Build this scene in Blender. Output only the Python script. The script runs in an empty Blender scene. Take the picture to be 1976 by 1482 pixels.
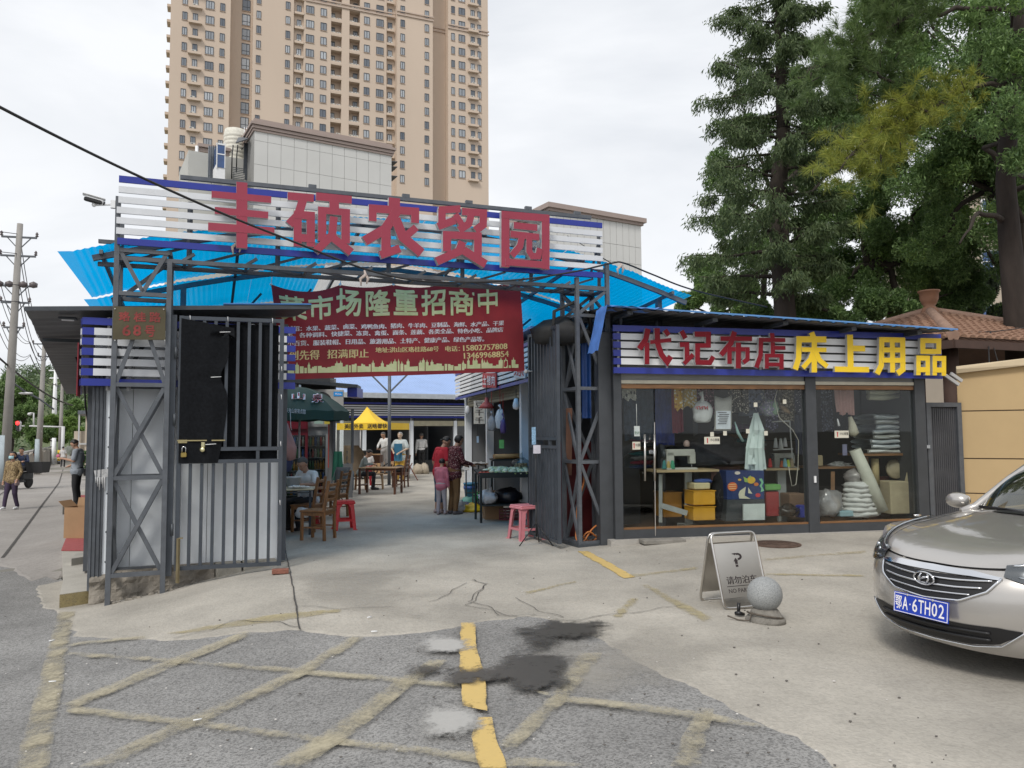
import bpy,bmesh,math,random
import numpy as np
from mathutils import Vector,Matrix,noise
from mathutils.geometry import delaunay_2d_cdt
R=math.radians
random.seed(7)
rng=np.random.default_rng(7)
sc=bpy.context.scene
COL=sc.collection
FPX=1484.0
PITCH=math.atan(97.0/FPX)
ROLL=-0.0065
CAMZ=1.62
cam_data=bpy.data.cameras.new('camera')
cam_data.sensor_width=36.0
cam_data.lens=FPX/1976.0*36.0
cam_data.clip_start=0.05
cam_data.clip_end=4000
cam=bpy.data.objects.new('camera',cam_data)
COL.objects.link(cam)
CR=Matrix.Rotation(R(90)+PITCH,3,'X')@Matrix.Rotation(ROLL,3,'Z')
cam.matrix_world=Matrix.Translation((0,0,CAMZ))@CR.to_4x4()
sc.camera=cam
SUN_EL,SUN_AZ=R(48),R(205)
world=bpy.data.worlds.new('World')
sc.world=world
world.use_nodes=True
nt=world.node_tree
nt.nodes.clear()
w_out=nt.nodes.new('ShaderNodeOutputWorld')
w_bg=nt.nodes.new('ShaderNodeBackground')
w_sky=nt.nodes.new('ShaderNodeTexSky')
w_sky.sky_type='NISHITA'
w_sky.sun_disc=False
w_sky.sun_elevation=SUN_EL
w_sky.sun_rotation=SUN_AZ
w_sky.dust_density=4.0
tc=nt.nodes.new('ShaderNodeTexCoord')
mp=nt.nodes.new('ShaderNodeMapping');mp.inputs['Scale'].default_value=(1.0,1.0,2.6)
nz=nt.nodes.new('ShaderNodeTexNoise');nz.inputs['Scale'].default_value=1.7;nz.inputs['Detail'].default_value=6;nz.inputs['Roughness'].default_value=0.52
nz.inputs['Distortion'].default_value=0.4
rp=nt.nodes.new('ShaderNodeValToRGB')
rp.color_ramp.elements[0].position=0.36;rp.color_ramp.elements[0].color=(7.0,7.3,7.75,1)
rp.color_ramp.elements[1].position=0.60;rp.color_ramp.elements[1].color=(9.2,9.35,9.6,1)
mx=nt.nodes.new('ShaderNodeMix');mx.data_type='RGBA';mx.inputs['Factor'].default_value=0.93
nt.links.new(tc.outputs['Generated'],mp.inputs['Vector'])
nt.links.new(mp.outputs['Vector'],nz.inputs['Vector'])
nt.links.new(nz.outputs['Fac'],rp.inputs['Fac'])
nt.links.new(w_sky.outputs['Color'],mx.inputs[6])
nt.links.new(rp.outputs['Color'],mx.inputs[7])
nt.links.new(mx.outputs[2],w_bg.inputs['Color'])
w_bg.inputs['Strength'].default_value=0.085
nt.links.new(w_bg.outputs['Background'],w_out.inputs['Surface'])
sun_d=bpy.data.lights.new('sun','SUN')
sun_d.energy=1.5
sun_d.angle=R(14)
sun_d.color=(1.0,0.96,0.9)
sun=bpy.data.objects.new('sun',sun_d)
COL.objects.link(sun)
sd=Vector((math.sin(SUN_AZ)*math.cos(SUN_EL),math.cos(SUN_AZ)*math.cos(SUN_EL),math.sin(SUN_EL)))
sun.rotation_euler=sd.to_track_quat('Z','Y').to_euler()
sun.location=(0,-5,30)
sc.view_settings.view_transform='Standard'
sc.view_settings.look='None'
sc.view_settings.gamma=1.0
sc.view_settings.use_curve_mapping=False
sc.view_settings.exposure=0.4
sc.cycles.max_bounces=7
sc.cycles.transparent_max_bounces=24
sc.cycles.use_denoising=True
CP=Vector((0,0,CAMZ))
def ray(px,py):
 return CR@Vector(((px-988)/FPX,-(py-741)/FPX,-1.0))
def at(px,py,Y):
 d=ray(px,py);return CP+d*(Y/d.y)
def atz(px,py,z):
 d=ray(px,py);return CP+d*((z-CAMZ)/d.z)
def pl(px,py,p0,ang):
 d=ray(px,py);n=Vector((-math.sin(R(ang)),math.cos(R(ang)),0))
 return CP+d*((Vector((p0[0],p0[1],0))-CP).dot(n)/d.dot(n))
def sstep(a,b,x):
 t=min(1,max(0,(x-a)/(b-a)));return t*t*(3-2*t)
def H(x,y):
 xr=1.0+(-2.6-1.0)*sstep(4.5,9.0,y)
 z=-0.34*(1-sstep(-5.2,xr,x))
 z*=1-0.0*y
 inside=sstep(11.0,13.0,y)*sstep(-7.5,-4.5,x+(y-10)*0.45)
 z*=1-inside
 z+=0.10*sstep(0.8,3.0,x)*sstep(7.5,10.8,y)
 z-=0.06*sstep(1.5,3,x)*(1-sstep(6.5,8.5,y))
 z-=0.36*sstep(20,62,y)*(1-sstep(-12,-6,x+(y-20)*0.5))
 return z
def gz(px,py):
 p=atz(px,py,0.0)
 for _ in range(25):
  p=atz(px,py,0.5*(H(p.x,p.y)+p.z))
 return Vector((p.x,p.y,H(p.x,p.y)))
def N(t,typ,**kw):
 n=t.nodes.new(typ)
 for k,v in kw.items():
  if k in n.inputs:n.inputs[k].default_value=v
  else:setattr(n,k,v)
 return n
def c4(c):return(c[0],c[1],c[2],1.0)
MATS={}
def mat(name,col,rough=0.6,metal=0.0,var=0.12,scale=6.0,bump=0.0,bscale=None,col2=None,spec=0.5,stain=0.0,stain_col=(0.12,0.1,0.08),stretch=None,coat=0.0,sheen=0.0,sub=0.0,coords='Object'):
 if name in MATS:return MATS[name]
 m=bpy.data.materials.new(name);m.use_nodes=True;t=m.node_tree
 b=t.nodes['Principled BSDF']
 b.inputs['Roughness'].default_value=rough
 b.inputs['Metallic'].default_value=metal
 b.inputs['Specular IOR Level'].default_value=spec
 if coat:b.inputs['Coat Weight'].default_value=coat;b.inputs['Coat Roughness'].default_value=0.04
 if sheen:b.inputs['Sheen Weight'].default_value=sheen
 co=N(t,'ShaderNodeTexCoord')
 src=co.outputs[coords]
 if stretch:
  mpn=N(t,'ShaderNodeMapping');mpn.inputs['Scale'].default_value=stretch
  t.links.new(src,mpn.inputs['Vector']);src=mpn.outputs['Vector']
 n1=N(t,'ShaderNodeTexNoise',Scale=scale,Detail=6.0,Roughness=0.6)
 t.links.new(src,n1.inputs['Vector'])
 r1=N(t,'ShaderNodeValToRGB')
 c2=col2 if col2 else tuple(min(1,c*(1+var))for c in col)
 c1=tuple(c*(1-var)for c in col)if not col2 else col
 r1.color_ramp.elements[0].position=0.3;r1.color_ramp.elements[0].color=c4(c1)
 r1.color_ramp.elements[1].position=0.7;r1.color_ramp.elements[1].color=c4(c2)
 t.links.new(n1.outputs['Fac'],r1.inputs['Fac'])
 out=r1.outputs['Color']
 if stain:
  n2=N(t,'ShaderNodeTexNoise',Scale=scale*0.31,Detail=8.0,Roughness=0.72)
  t.links.new(src,n2.inputs['Vector'])
  r2=N(t,'ShaderNodeValToRGB')
  r2.color_ramp.elements[0].position=0.52;r2.color_ramp.elements[0].color=(0,0,0,1)
  r2.color_ramp.elements[1].position=0.75;r2.color_ramp.elements[1].color=(stain,)*3+(1,)
  t.links.new(n2.outputs['Fac'],r2.inputs['Fac'])
  mm=N(t,'ShaderNodeMix',data_type='RGBA')
  t.links.new(r2.outputs['Color'],mm.inputs['Factor']);t.links.new(out,mm.inputs[6]);mm.inputs[7].default_value=c4(stain_col)
  out=mm.outputs[2]
 t.links.new(out,b.inputs['Base Color'])
 if bump:
  n3=N(t,'ShaderNodeTexNoise',Scale=bscale or scale*4,Detail=5.0)
  t.links.new(src,n3.inputs['Vector'])
  bp=N(t,'ShaderNodeBump',Strength=bump,Distance=0.02)
  t.links.new(n3.outputs['Fac'],bp.inputs['Height']);t.links.new(bp.outputs['Normal'],b.inputs['Normal'])
 MATS[name]=m
 return m
def leafmat(name,col,col2,trans=0.35,rough=0.55):
 if name in MATS:return MATS[name]
 m=bpy.data.materials.new(name);m.use_nodes=True;t=m.node_tree
 b=t.nodes['Principled BSDF'];o=t.nodes['Material Output']
 b.inputs['Roughness'].default_value=rough
 g=N(t,'ShaderNodeNewGeometry')
 r1=N(t,'ShaderNodeValToRGB')
 r1.color_ramp.elements[0].color=c4(col);r1.color_ramp.elements[1].color=c4(col2)
 t.links.new(g.outputs['Random Per Island'],r1.inputs['Fac'])
 t.links.new(r1.outputs['Color'],b.inputs['Base Color'])
 tr=N(t,'ShaderNodeBsdfTranslucent');t.links.new(r1.outputs['Color'],tr.inputs['Color'])
 ms=N(t,'ShaderNodeMixShader');ms.inputs[0].default_value=trans
 t.links.new(b.outputs[0],ms.inputs[1]);t.links.new(tr.outputs[0],ms.inputs[2]);t.links.new(ms.outputs[0],o.inputs[0])
 MATS[name]=m
 return m
def facing(t,base=0.04,gain=0.75,power=3.5):
 lw=N(t,'ShaderNodeLayerWeight',Blend=0.5);p=N(t,'ShaderNodeMath',operation='POWER');p.inputs[1].default_value=power
 m=N(t,'ShaderNodeMath',operation='MULTIPLY_ADD');m.inputs[1].default_value=gain;m.inputs[2].default_value=base
 t.links.new(lw.outputs['Facing'],p.inputs[0]);t.links.new(p.outputs[0],m.inputs[0]);return m
def glassmat(name,tint=(0.75,0.8,0.8),ior=1.5,rough=0.0,bumpy=0.0):
 if name in MATS:return MATS[name]
 m=bpy.data.materials.new(name);m.use_nodes=True;t=m.node_tree
 t.nodes.clear()
 o=N(t,'ShaderNodeOutputMaterial');tr=N(t,'ShaderNodeBsdfTransparent',Color=c4(tint));gl=N(t,'ShaderNodeBsdfGlossy',Roughness=rough)
 fr=facing(t,0.03,0.5);ms=N(t,'ShaderNodeMixShader')
 if bumpy:
  co=N(t,'ShaderNodeTexCoord');n=N(t,'ShaderNodeTexNoise',Scale=1.2,Detail=1.0);bp=N(t,'ShaderNodeBump',Strength=bumpy,Distance=0.05)
  t.links.new(co.outputs['Object'],n.inputs['Vector']);t.links.new(n.outputs['Fac'],bp.inputs['Height']);t.links.new(bp.outputs['Normal'],gl.inputs['Normal'])
 t.links.new(fr.outputs[0],ms.inputs[0]);t.links.new(tr.outputs[0],ms.inputs[1]);t.links.new(gl.outputs[0],ms.inputs[2]);t.links.new(ms.outputs[0],o.inputs[0])
 MATS[name]=m
 return m
def sheetmat(name,tcol,dcol,fac_t=0.6,gloss=0.12,scale=0.6):
 if name in MATS:return MATS[name]
 m=bpy.data.materials.new(name);m.use_nodes=True;t=m.node_tree
 t.nodes.clear()
 o=N(t,'ShaderNodeOutputMaterial');tr=N(t,'ShaderNodeBsdfTransparent',Color=c4(tcol));tl=N(t,'ShaderNodeBsdfTranslucent',Color=c4(dcol))
 gl=N(t,'ShaderNodeBsdfGlossy',Roughness=0.08)
 m1=N(t,'ShaderNodeMixShader');m2=N(t,'ShaderNodeMixShader');fr=facing(t,0.04)
 co=N(t,'ShaderNodeTexCoord');n=N(t,'ShaderNodeTexNoise',Scale=scale,Detail=5.0,Roughness=0.6)
 r=N(t,'ShaderNodeMapRange');r.inputs['To Min'].default_value=fac_t-0.2;r.inputs['To Max'].default_value=fac_t+0.2
 t.links.new(co.outputs['Object'],n.inputs['Vector']);t.links.new(n.outputs['Fac'],r.inputs['Value']);t.links.new(r.outputs[0],m1.inputs[0])
 t.links.new(tl.outputs[0],m1.inputs[1]);t.links.new(tr.outputs[0],m1.inputs[2])
 t.links.new(fr.outputs[0],m2.inputs[0]);t.links.new(m1.outputs[0],m2.inputs[1]);t.links.new(gl.outputs[0],m2.inputs[2]);t.links.new(m2.outputs[0],o.inputs[0])
 MATS[name]=m
 return m
def wearmat(name,col,wear=0.5,scale=9.0,rough=0.8,col2=None,edge=0.12,fade=0.0):
 if name in MATS:return MATS[name]
 m=bpy.data.materials.new(name);m.use_nodes=True;t=m.node_tree
 b=t.nodes['Principled BSDF'];o=t.nodes['Material Output']
 b.inputs['Roughness'].default_value=rough
 co=N(t,'ShaderNodeTexCoord')
 n=N(t,'ShaderNodeTexNoise',Scale=scale,Detail=9.0,Roughness=0.72);t.links.new(co.outputs['Object'],n.inputs['Vector'])
 n2=N(t,'ShaderNodeTexNoise',Scale=scale*0.12,Detail=3.0);t.links.new(co.outputs['Object'],n2.inputs['Vector'])
 ad=N(t,'ShaderNodeMath',operation='ADD');mu=N(t,'ShaderNodeMath',operation='MULTIPLY');mu.inputs[1].default_value=0.5
 t.links.new(n.outputs['Fac'],ad.inputs[0]);t.links.new(n2.outputs['Fac'],ad.inputs[1]);t.links.new(ad.outputs[0],mu.inputs[0])
 if fade:
  at_=N(t,'ShaderNodeAttribute',attribute_name='edge');ma=N(t,'ShaderNodeMath',operation='MULTIPLY_ADD');ma.inputs[1].default_value=fade;ma.inputs[2].default_value=-fade
  a2_=N(t,'ShaderNodeMath',operation='ADD');t.links.new(at_.outputs['Fac'],ma.inputs[0]);t.links.new(ma.outputs[0],a2_.inputs[0]);t.links.new(mu.outputs[0],a2_.inputs[1]);mu=a2_
 r=N(t,'ShaderNodeValToRGB')
 r.color_ramp.elements[0].position=max(0,wear-edge);r.color_ramp.elements[0].color=(0,0,0,1)
 r.color_ramp.elements[1].position=min(1,wear+edge);r.color_ramp.elements[1].color=(1,1,1,1)
 t.links.new(mu.outputs[0],r.inputs['Fac'])
 cr=N(t,'ShaderNodeMix',data_type='RGBA');cr.inputs[6].default_value=c4(col);cr.inputs[7].default_value=c4(col2 or col)
 t.links.new(n.outputs['Fac'],cr.inputs['Factor']);t.links.new(cr.outputs[2],b.inputs['Base Color'])
 tr=N(t,'ShaderNodeBsdfTransparent');ms=N(t,'ShaderNodeMixShader')
 t.links.new(r.outputs['Color'],ms.inputs[0]);t.links.new(tr.outputs[0],ms.inputs[1]);t.links.new(b.outputs[0],ms.inputs[2]);t.links.new(ms.outputs[0],o.inputs[0])
 MATS[name]=m
 return m
def emat(name,col,s):
 if name in MATS:return MATS[name]
 m=bpy.data.materials.new(name);m.use_nodes=True
 b=m.node_tree.nodes['Principled BSDF'];b.inputs['Base Color'].default_value=c4(col)
 b.inputs['Emission Color'].default_value=c4(col);b.inputs['Emission Strength'].default_value=s
 MATS[name]=m
 return m
def patmat(name,bg,cols,scale=30.0,thr=0.45,rough=0.9):
 if name in MATS:return MATS[name]
 m=bpy.data.materials.new(name);m.use_nodes=True;t=m.node_tree
 b=t.nodes['Principled BSDF'];b.inputs['Roughness'].default_value=rough
 co=N(t,'ShaderNodeTexCoord');v=N(t,'ShaderNodeTexVoronoi',Scale=scale);t.links.new(co.outputs['Object'],v.inputs['Vector'])
 r=N(t,'ShaderNodeValToRGB');r.color_ramp.interpolation='CONSTANT'
 r.color_ramp.elements[0].position=0;r.color_ramp.elements[0].color=(1,1,1,1)
 r.color_ramp.elements[1].position=thr;r.color_ramp.elements[1].color=(0,0,0,1)
 t.links.new(v.outputs['Distance'],r.inputs['Fac'])
 s=N(t,'ShaderNodeSeparateColor');t.links.new(v.outputs['Color'],s.inputs[0])
 rc=N(t,'ShaderNodeValToRGB');rc.color_ramp.interpolation='CONSTANT'
 while len(rc.color_ramp.elements)<len(cols):rc.color_ramp.elements.new(0.5)
 for i,c in enumerate(cols):
  rc.color_ramp.elements[i].position=i/len(cols);rc.color_ramp.elements[i].color=c4(c)
 t.links.new(s.outputs[0],rc.inputs['Fac'])
 mm=N(t,'ShaderNodeMix',data_type='RGBA');t.links.new(r.outputs['Color'],mm.inputs['Factor']);mm.inputs[6].default_value=c4(bg);t.links.new(rc.outputs['Color'],mm.inputs[7])
 t.links.new(mm.outputs[2],b.inputs['Base Color'])
 MATS[name]=m
 return m
WM={}
def tag(o,label=None,cat=None,group=None,kind=None):
 if label:o['label']=label
 if cat:o['category']=cat
 if group:o['group']=group
 if kind:o['kind']=kind
 return o
def thing(name,label,cat,loc=(0,0,0),rz=0.0,group=None):
 o=bpy.data.objects.new(name,None);COL.objects.link(o)
 o.empty_display_size=0.1
 o.location=loc;o.rotation_euler=(0,0,rz)
 WM[o.name]=Matrix.Translation(Vector(loc))@Matrix.Rotation(rz,4,'Z')
 return tag(o,label,cat,group)
def place(name,me,parent=None,loc=(0,0,0),rz=0.0):
 o=bpy.data.objects.new(name,me);COL.objects.link(o)
 o.parent=parent;o.location=loc;o.rotation_euler=(0,0,rz)
 L=Matrix.Translation(Vector(loc))@Matrix.Rotation(rz,4,'Z')
 WM[o.name]=(WM[parent.name]if parent else Matrix())@L
 return o
def copy_thing(root,loc,rz,label=None,group=None):
 r=root.copy();COL.objects.link(r);r.location=loc;r.rotation_euler=(0,0,rz)
 WM[r.name]=Matrix.Translation(Vector(loc))@Matrix.Rotation(rz,4,'Z')
 if label:r['label']=label
 if group:r['group']=group
 for ch in list(root.children):
  c=ch.copy();COL.objects.link(c);c.parent=r;WM[c.name]=WM[r.name]
  for g in list(ch.children):
   d=g.copy();COL.objects.link(d);d.parent=c;WM[d.name]=WM[r.name]
 return r
class MB:
 def __init__(s):s.v=[];s.f=[];s.m=[];s.s=[]
 def add(s,vs,fs,mi=0,smooth=False):
  b=len(s.v);s.v+=[tuple(v)for v in vs]
  for f in fs:s.f.append(tuple(i+b for i in f));s.m.append(mi);s.s.append(smooth)
  return s
 def box(s,c,d,rz=0.0,mi=0,M=None,ch=0.0):
  hx,hy,hz=d[0]/2,d[1]/2,d[2]/2
  if ch:
   k=ch;vs=[]
   for z,e in((-hz,k),(-hz+k,0),(hz-k,0),(hz,k)):
    for x,y in((-hx+k,-hy),(hx-k,-hy),(hx,-hy+k),(hx,hy-k),(hx-k,hy),(-hx+k,hy),(-hx,hy-k),(-hx,-hy+k)):
     vs.append((x-math.copysign(e,x)*(1 if abs(x)>hx-1.01*k else 0),y-math.copysign(e,y)*(1 if abs(y)>hy-1.01*k else 0),z))
   fs=[tuple(range(7,-1,-1)),tuple(range(24,32))]
   for l in range(3):
    for i in range(8):fs.append((l*8+i,l*8+(i+1)%8,l*8+8+(i+1)%8,l*8+8+i))
  else:
   vs=[(x,y,z)for z in(-hz,hz)for y in(-hy,hy)for x in(-hx,hx)]
   fs=[(0,2,3,1),(4,5,7,6),(0,1,5,4),(2,6,7,3),(0,4,6,2),(1,3,7,5)]
  if M is None:M=Matrix.Rotation(rz,4,'Z')
  M=Matrix.Translation(Vector(c))@M
  return s.add([M@Vector(v)for v in vs],fs,mi)
 def bar(s,a,b,w=0.05,h=None,mi=0,up=(0,0,1)):
  a,b=Vector(a),Vector(b);h=h or w;d=b-a;L=d.length
  if L<1e-6:return s
  d.normalize();u=Vector(up)
  if abs(d.dot(u))>0.99:u=Vector((0.35,0.94,0)).normalized()if abs(d.z)>0.9 else Vector((0,0,1))
  x=d.cross(u).normalized();z=x.cross(d).normalized()
  vs=[]
  for p in(a,b):
   for sx,sz in((-1,-1),(1,-1),(1,1),(-1,1)):vs.append(p+x*(w/2*sx)+z*(h/2*sz))
  return s.add(vs,[(0,1,2,3),(7,6,5,4),(0,4,5,1),(1,5,6,2),(2,6,7,3),(3,7,4,0)],mi)
 def tube(s,pts,r,n=8,mi=0,closed=False,caps=True):
  pts=[Vector(p)for p in pts];k=len(pts);rs=r if isinstance(r,(list,tuple))else[r]*k
  vs=[];prev=None
  for i,p in enumerate(pts):
   if closed:d=pts[(i+1)%k]-pts[i-1]
   else:d=pts[min(i+1,k-1)]-pts[max(i-1,0)]
   if d.length<1e-9:d=Vector((0,0,1))
   d.normalize()
   if prev is None:
    u=Vector((0,0,1))if abs(d.z)<0.9 else Vector((1,0,0))
    x=d.cross(u).normalized()
   else:
    x=(prev-d*prev.dot(d));x=x.normalized()if x.length>1e-6 else d.orthogonal().normalized()
   prev=x;y=d.cross(x)
   for j in range(n):
    a=2*math.pi*j/n;vs.append(p+(x*math.cos(a)+y*math.sin(a))*rs[i])
  fs=[]
  for i in range(k if closed else k-1):
   for j in range(n):
    a,b=i*n+j,i*n+(j+1)%n;c,d2=((i+1)%k)*n+(j+1)%n,((i+1)%k)*n+j
    fs.append((a,b,c,d2))
  s.add(vs,fs,mi,True)
  if caps and not closed:
   b0=len(s.v)-len(vs)
   s.f.append(tuple(b0+j for j in range(n-1,-1,-1)));s.m.append(mi);s.s.append(False)
   s.f.append(tuple(b0+(k-1)*n+j for j in range(n)));s.m.append(mi);s.s.append(False)
  return s
 def lathe(s,prof,c=(0,0,0),n=16,mi=0,M=None,sx=1.0,sy=1.0):
  vs=[];M=Matrix.Translation(Vector(c))@(M or Matrix())
  for r,z in prof:
   for j in range(n):
    a=2*math.pi*j/n;vs.append(M@Vector((r*math.cos(a)*sx,r*math.sin(a)*sy,z)))
  fs=[]
  for i in range(len(prof)-1):
   for j in range(n):fs.append((i*n+j,i*n+(j+1)%n,(i+1)*n+(j+1)%n,(i+1)*n+j))
  if prof[0][0]>1e-4:fs.append(tuple(range(n-1,-1,-1)))
  if prof[-1][0]>1e-4:fs.append(tuple((len(prof)-1)*n+j for j in range(n)))
  return s.add(vs,fs,mi,True)
 def ball(s,c,r,n=12,mi=0,M=None):
  rr=r if isinstance(r,(tuple,list))else(r,r,r)
  vs,fs=[],[];k=max(6,n//2+2);M=Matrix.Translation(Vector(c))@(M or Matrix())
  for i in range(k+1):
   th=math.pi*i/k
   for j in range(n):
    a=2*math.pi*j/n;vs.append(M@Vector((rr[0]*math.sin(th)*math.cos(a),rr[1]*math.sin(th)*math.sin(a),-rr[2]*math.cos(th))))
  for i in range(k):
   for j in range(n):fs.append((i*n+j,i*n+(j+1)%n,(i+1)*n+(j+1)%n,(i+1)*n+j))
  return s.add(vs,fs,mi,True)
 def prism(s,poly,a,b,mi=0):
  k=len(poly);off=Vector(b)-Vector(a)
  vs=[Vector(p)for p in poly]+[Vector(p)+off for p in poly]
  fs=[tuple(range(k-1,-1,-1)),tuple(range(k,2*k))]+[(i,(i+1)%k,(i+1)%k+k,i+k)for i in range(k)]
  return s.add(vs,fs,mi)
 def grid(s,fn,nu,nv,mi=0,smooth=True,thick=0.0):
  vs=[fn(i/nu,j/nv)for j in range(nv+1)for i in range(nu+1)]
  fs=[(j*(nu+1)+i,j*(nu+1)+i+1,(j+1)*(nu+1)+i+1,(j+1)*(nu+1)+i)for j in range(nv)for i in range(nu)]
  return s.add(vs,fs,mi,smooth)
 def quad(s,a,b,c,d,mi=0):return s.add([a,b,c,d],[(0,1,2,3)],mi)
 def mesh(s,name,mats):
  me=bpy.data.meshes.new(name)
  me.from_pydata(s.v,[],s.f)
  for m in(mats if isinstance(mats,(list,tuple))else[mats]):me.materials.append(m)
  me.polygons.foreach_set('material_index',s.m);me.polygons.foreach_set('use_smooth',s.s)
  me.update()
  return me
 def build(s,name,mats,parent=None,local=False,solid=0.0):
  if parent is not None and not local:
   I=WM[parent.name].inverted();s.v=[tuple(I@Vector(v))for v in s.v]
  me=s.mesh(name,mats)
  o=bpy.data.objects.new(name,me);COL.objects.link(o)
  if parent is not None:o.parent=parent;WM[o.name]=WM[parent.name]
  else:WM[o.name]=Matrix()
  if solid:
   md=o.modifiers.new('solid','SOLIDIFY');md.thickness=solid;md.offset=0
  return o
def struct(o):o['kind']='structure';return o
_tcache={}
def glyphs(s,ext=0.0,off=0.0,res=3,space=1.0):
 k=(s,round(ext,4),round(off,4),res,space)
 if k in _tcache:return _tcache[k]
 cu=bpy.data.curves.new('t','FONT');cu.body=s;cu.size=1.0;cu.extrude=ext;cu.offset=off;cu.resolution_u=res;cu.space_character=space
 cu.fill_mode='FRONT' if ext==0 else 'BOTH'
 o=bpy.data.objects.new('t',cu);COL.objects.link(o)
 dg=bpy.context.evaluated_depsgraph_get();dg.update()
 me=bpy.data.meshes.new_from_object(o.evaluated_get(dg))
 vs=np.empty(len(me.vertices)*3);me.vertices.foreach_get('co',vs);vs=vs.reshape(-1,3)
 fs=[tuple(p.vertices)for p in me.polygons];nz_=[p.normal.z for p in me.polygons]
 bpy.data.objects.remove(o);bpy.data.curves.remove(cu);bpy.data.meshes.remove(me)
 _tcache[k]=(vs,fs,nz_)
 return _tcache[k]
def lettering(mb,s,fn,ext=0.0,off=0.0,mi=0,side=None,res=3,space=1.0,box=None):
 vs,fs,nz_=glyphs(s,ext,off,res,space)
 lo,hi=vs[:,:2].min(0),vs[:,:2].max(0)
 if box:lo,hi=np.array(box[0]),np.array(box[1])
 d=hi-lo
 out=[fn((v[0]-lo[0])/d[0],(v[1]-lo[1])/d[1],v[2]+ext)for v in vs]
 b=len(mb.v);mb.v+=[tuple(p)for p in out]
 for f,z in zip(fs,nz_):
  mb.f.append(tuple(i+b for i in f));mb.m.append(mi if(side is None or z>0.5)else side);mb.s.append(False)
 return mb
def flat_text(mb,s,tl,tr,bl,off=0.0,mi=0,space=1.0,lift=0.004,box=None):
 tl,tr,bl=Vector(tl),Vector(tr),Vector(bl);U=tr-tl;V=tl-bl;n=U.cross(V).normalized()
 return lettering(mb,s,lambda u,v,d:bl+U*u+V*v+n*lift,0.0,off,mi,None,2,space,box)
m_steel=mat('grey_painted_steel',(0.105,0.115,0.13),0.5,0.2,0.16,9,0.05,stain=0.4,stain_col=(0.17,0.17,0.17))
m_steel_d=mat('dark_painted_steel',(0.06,0.068,0.078),0.5,0.2,0.15,9,0.05,stain=0.3,stain_col=(0.12,0.12,0.12))
m_gate=mat('gate_paint',(0.055,0.065,0.08),0.45,0.2,0.18,5,0.04,stain=0.35,stain_col=(0.13,0.13,0.13))
m_blue=mat('blue_lacquer',(0.02,0.035,0.29),0.35,0.0,0.1,4)
m_slat=mat('white_slat',(0.68,0.70,0.73),0.45,0.0,0.06,3,stain=0.25,stain_col=(0.4,0.4,0.4))
m_red=mat('red_letter',(0.31,0.034,0.066),0.5,0.0,0.06,3)
m_side=mat('letter_side',(0.5,0.5,0.5),0.4,0.3,0.05,3)
m_yel=mat('yellow_letter',(0.83,0.56,0.015),0.5,0.0,0.05,3)
m_white=mat('white_paint',(0.8,0.81,0.82),0.5,0,0.05,3)
m_black=mat('black_plastic',(0.02,0.02,0.022),0.45,0,0.2,8)
m_rubber=mat('black_rubber',(0.025,0.025,0.025),0.8,0,0.2,12,0.2)
m_chrome=mat('chrome',(0.75,0.76,0.78),0.12,1.0,0.02,3)
m_inox=mat('brushed_steel',(0.58,0.56,0.53),0.28,1.0,0.08,4,stretch=(1,30,1))
m_panel=mat('white_panel',(0.78,0.82,0.86),0.5,0,0.08,1.6,stain=0.2,stain_col=(0.66,0.67,0.67))
m_concrete=mat('pale_concrete',(0.36,0.345,0.31),0.9,0,0.14,2.4,0.3,60,stain=0.5,stain_col=(0.24,0.22,0.2))
m_wood=mat('brown_wood',(0.22,0.11,0.045),0.5,0,0.25,5,0.1,stretch=(1,1,8))
m_card=mat('cardboard',(0.36,0.22,0.12),0.85,0,0.08,4)
m_cable=mat('black_cable',(0.015,0.015,0.016),0.6,0,0.1,3)
m_clear=glassmat('clear_glass',(0.93,0.95,0.94),1.5,bumpy=0.03)
m_dark=mat('dark_interior',(0.035,0.037,0.04),0.8,0,0.2,3)
UP=Vector((0,0,1))
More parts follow.
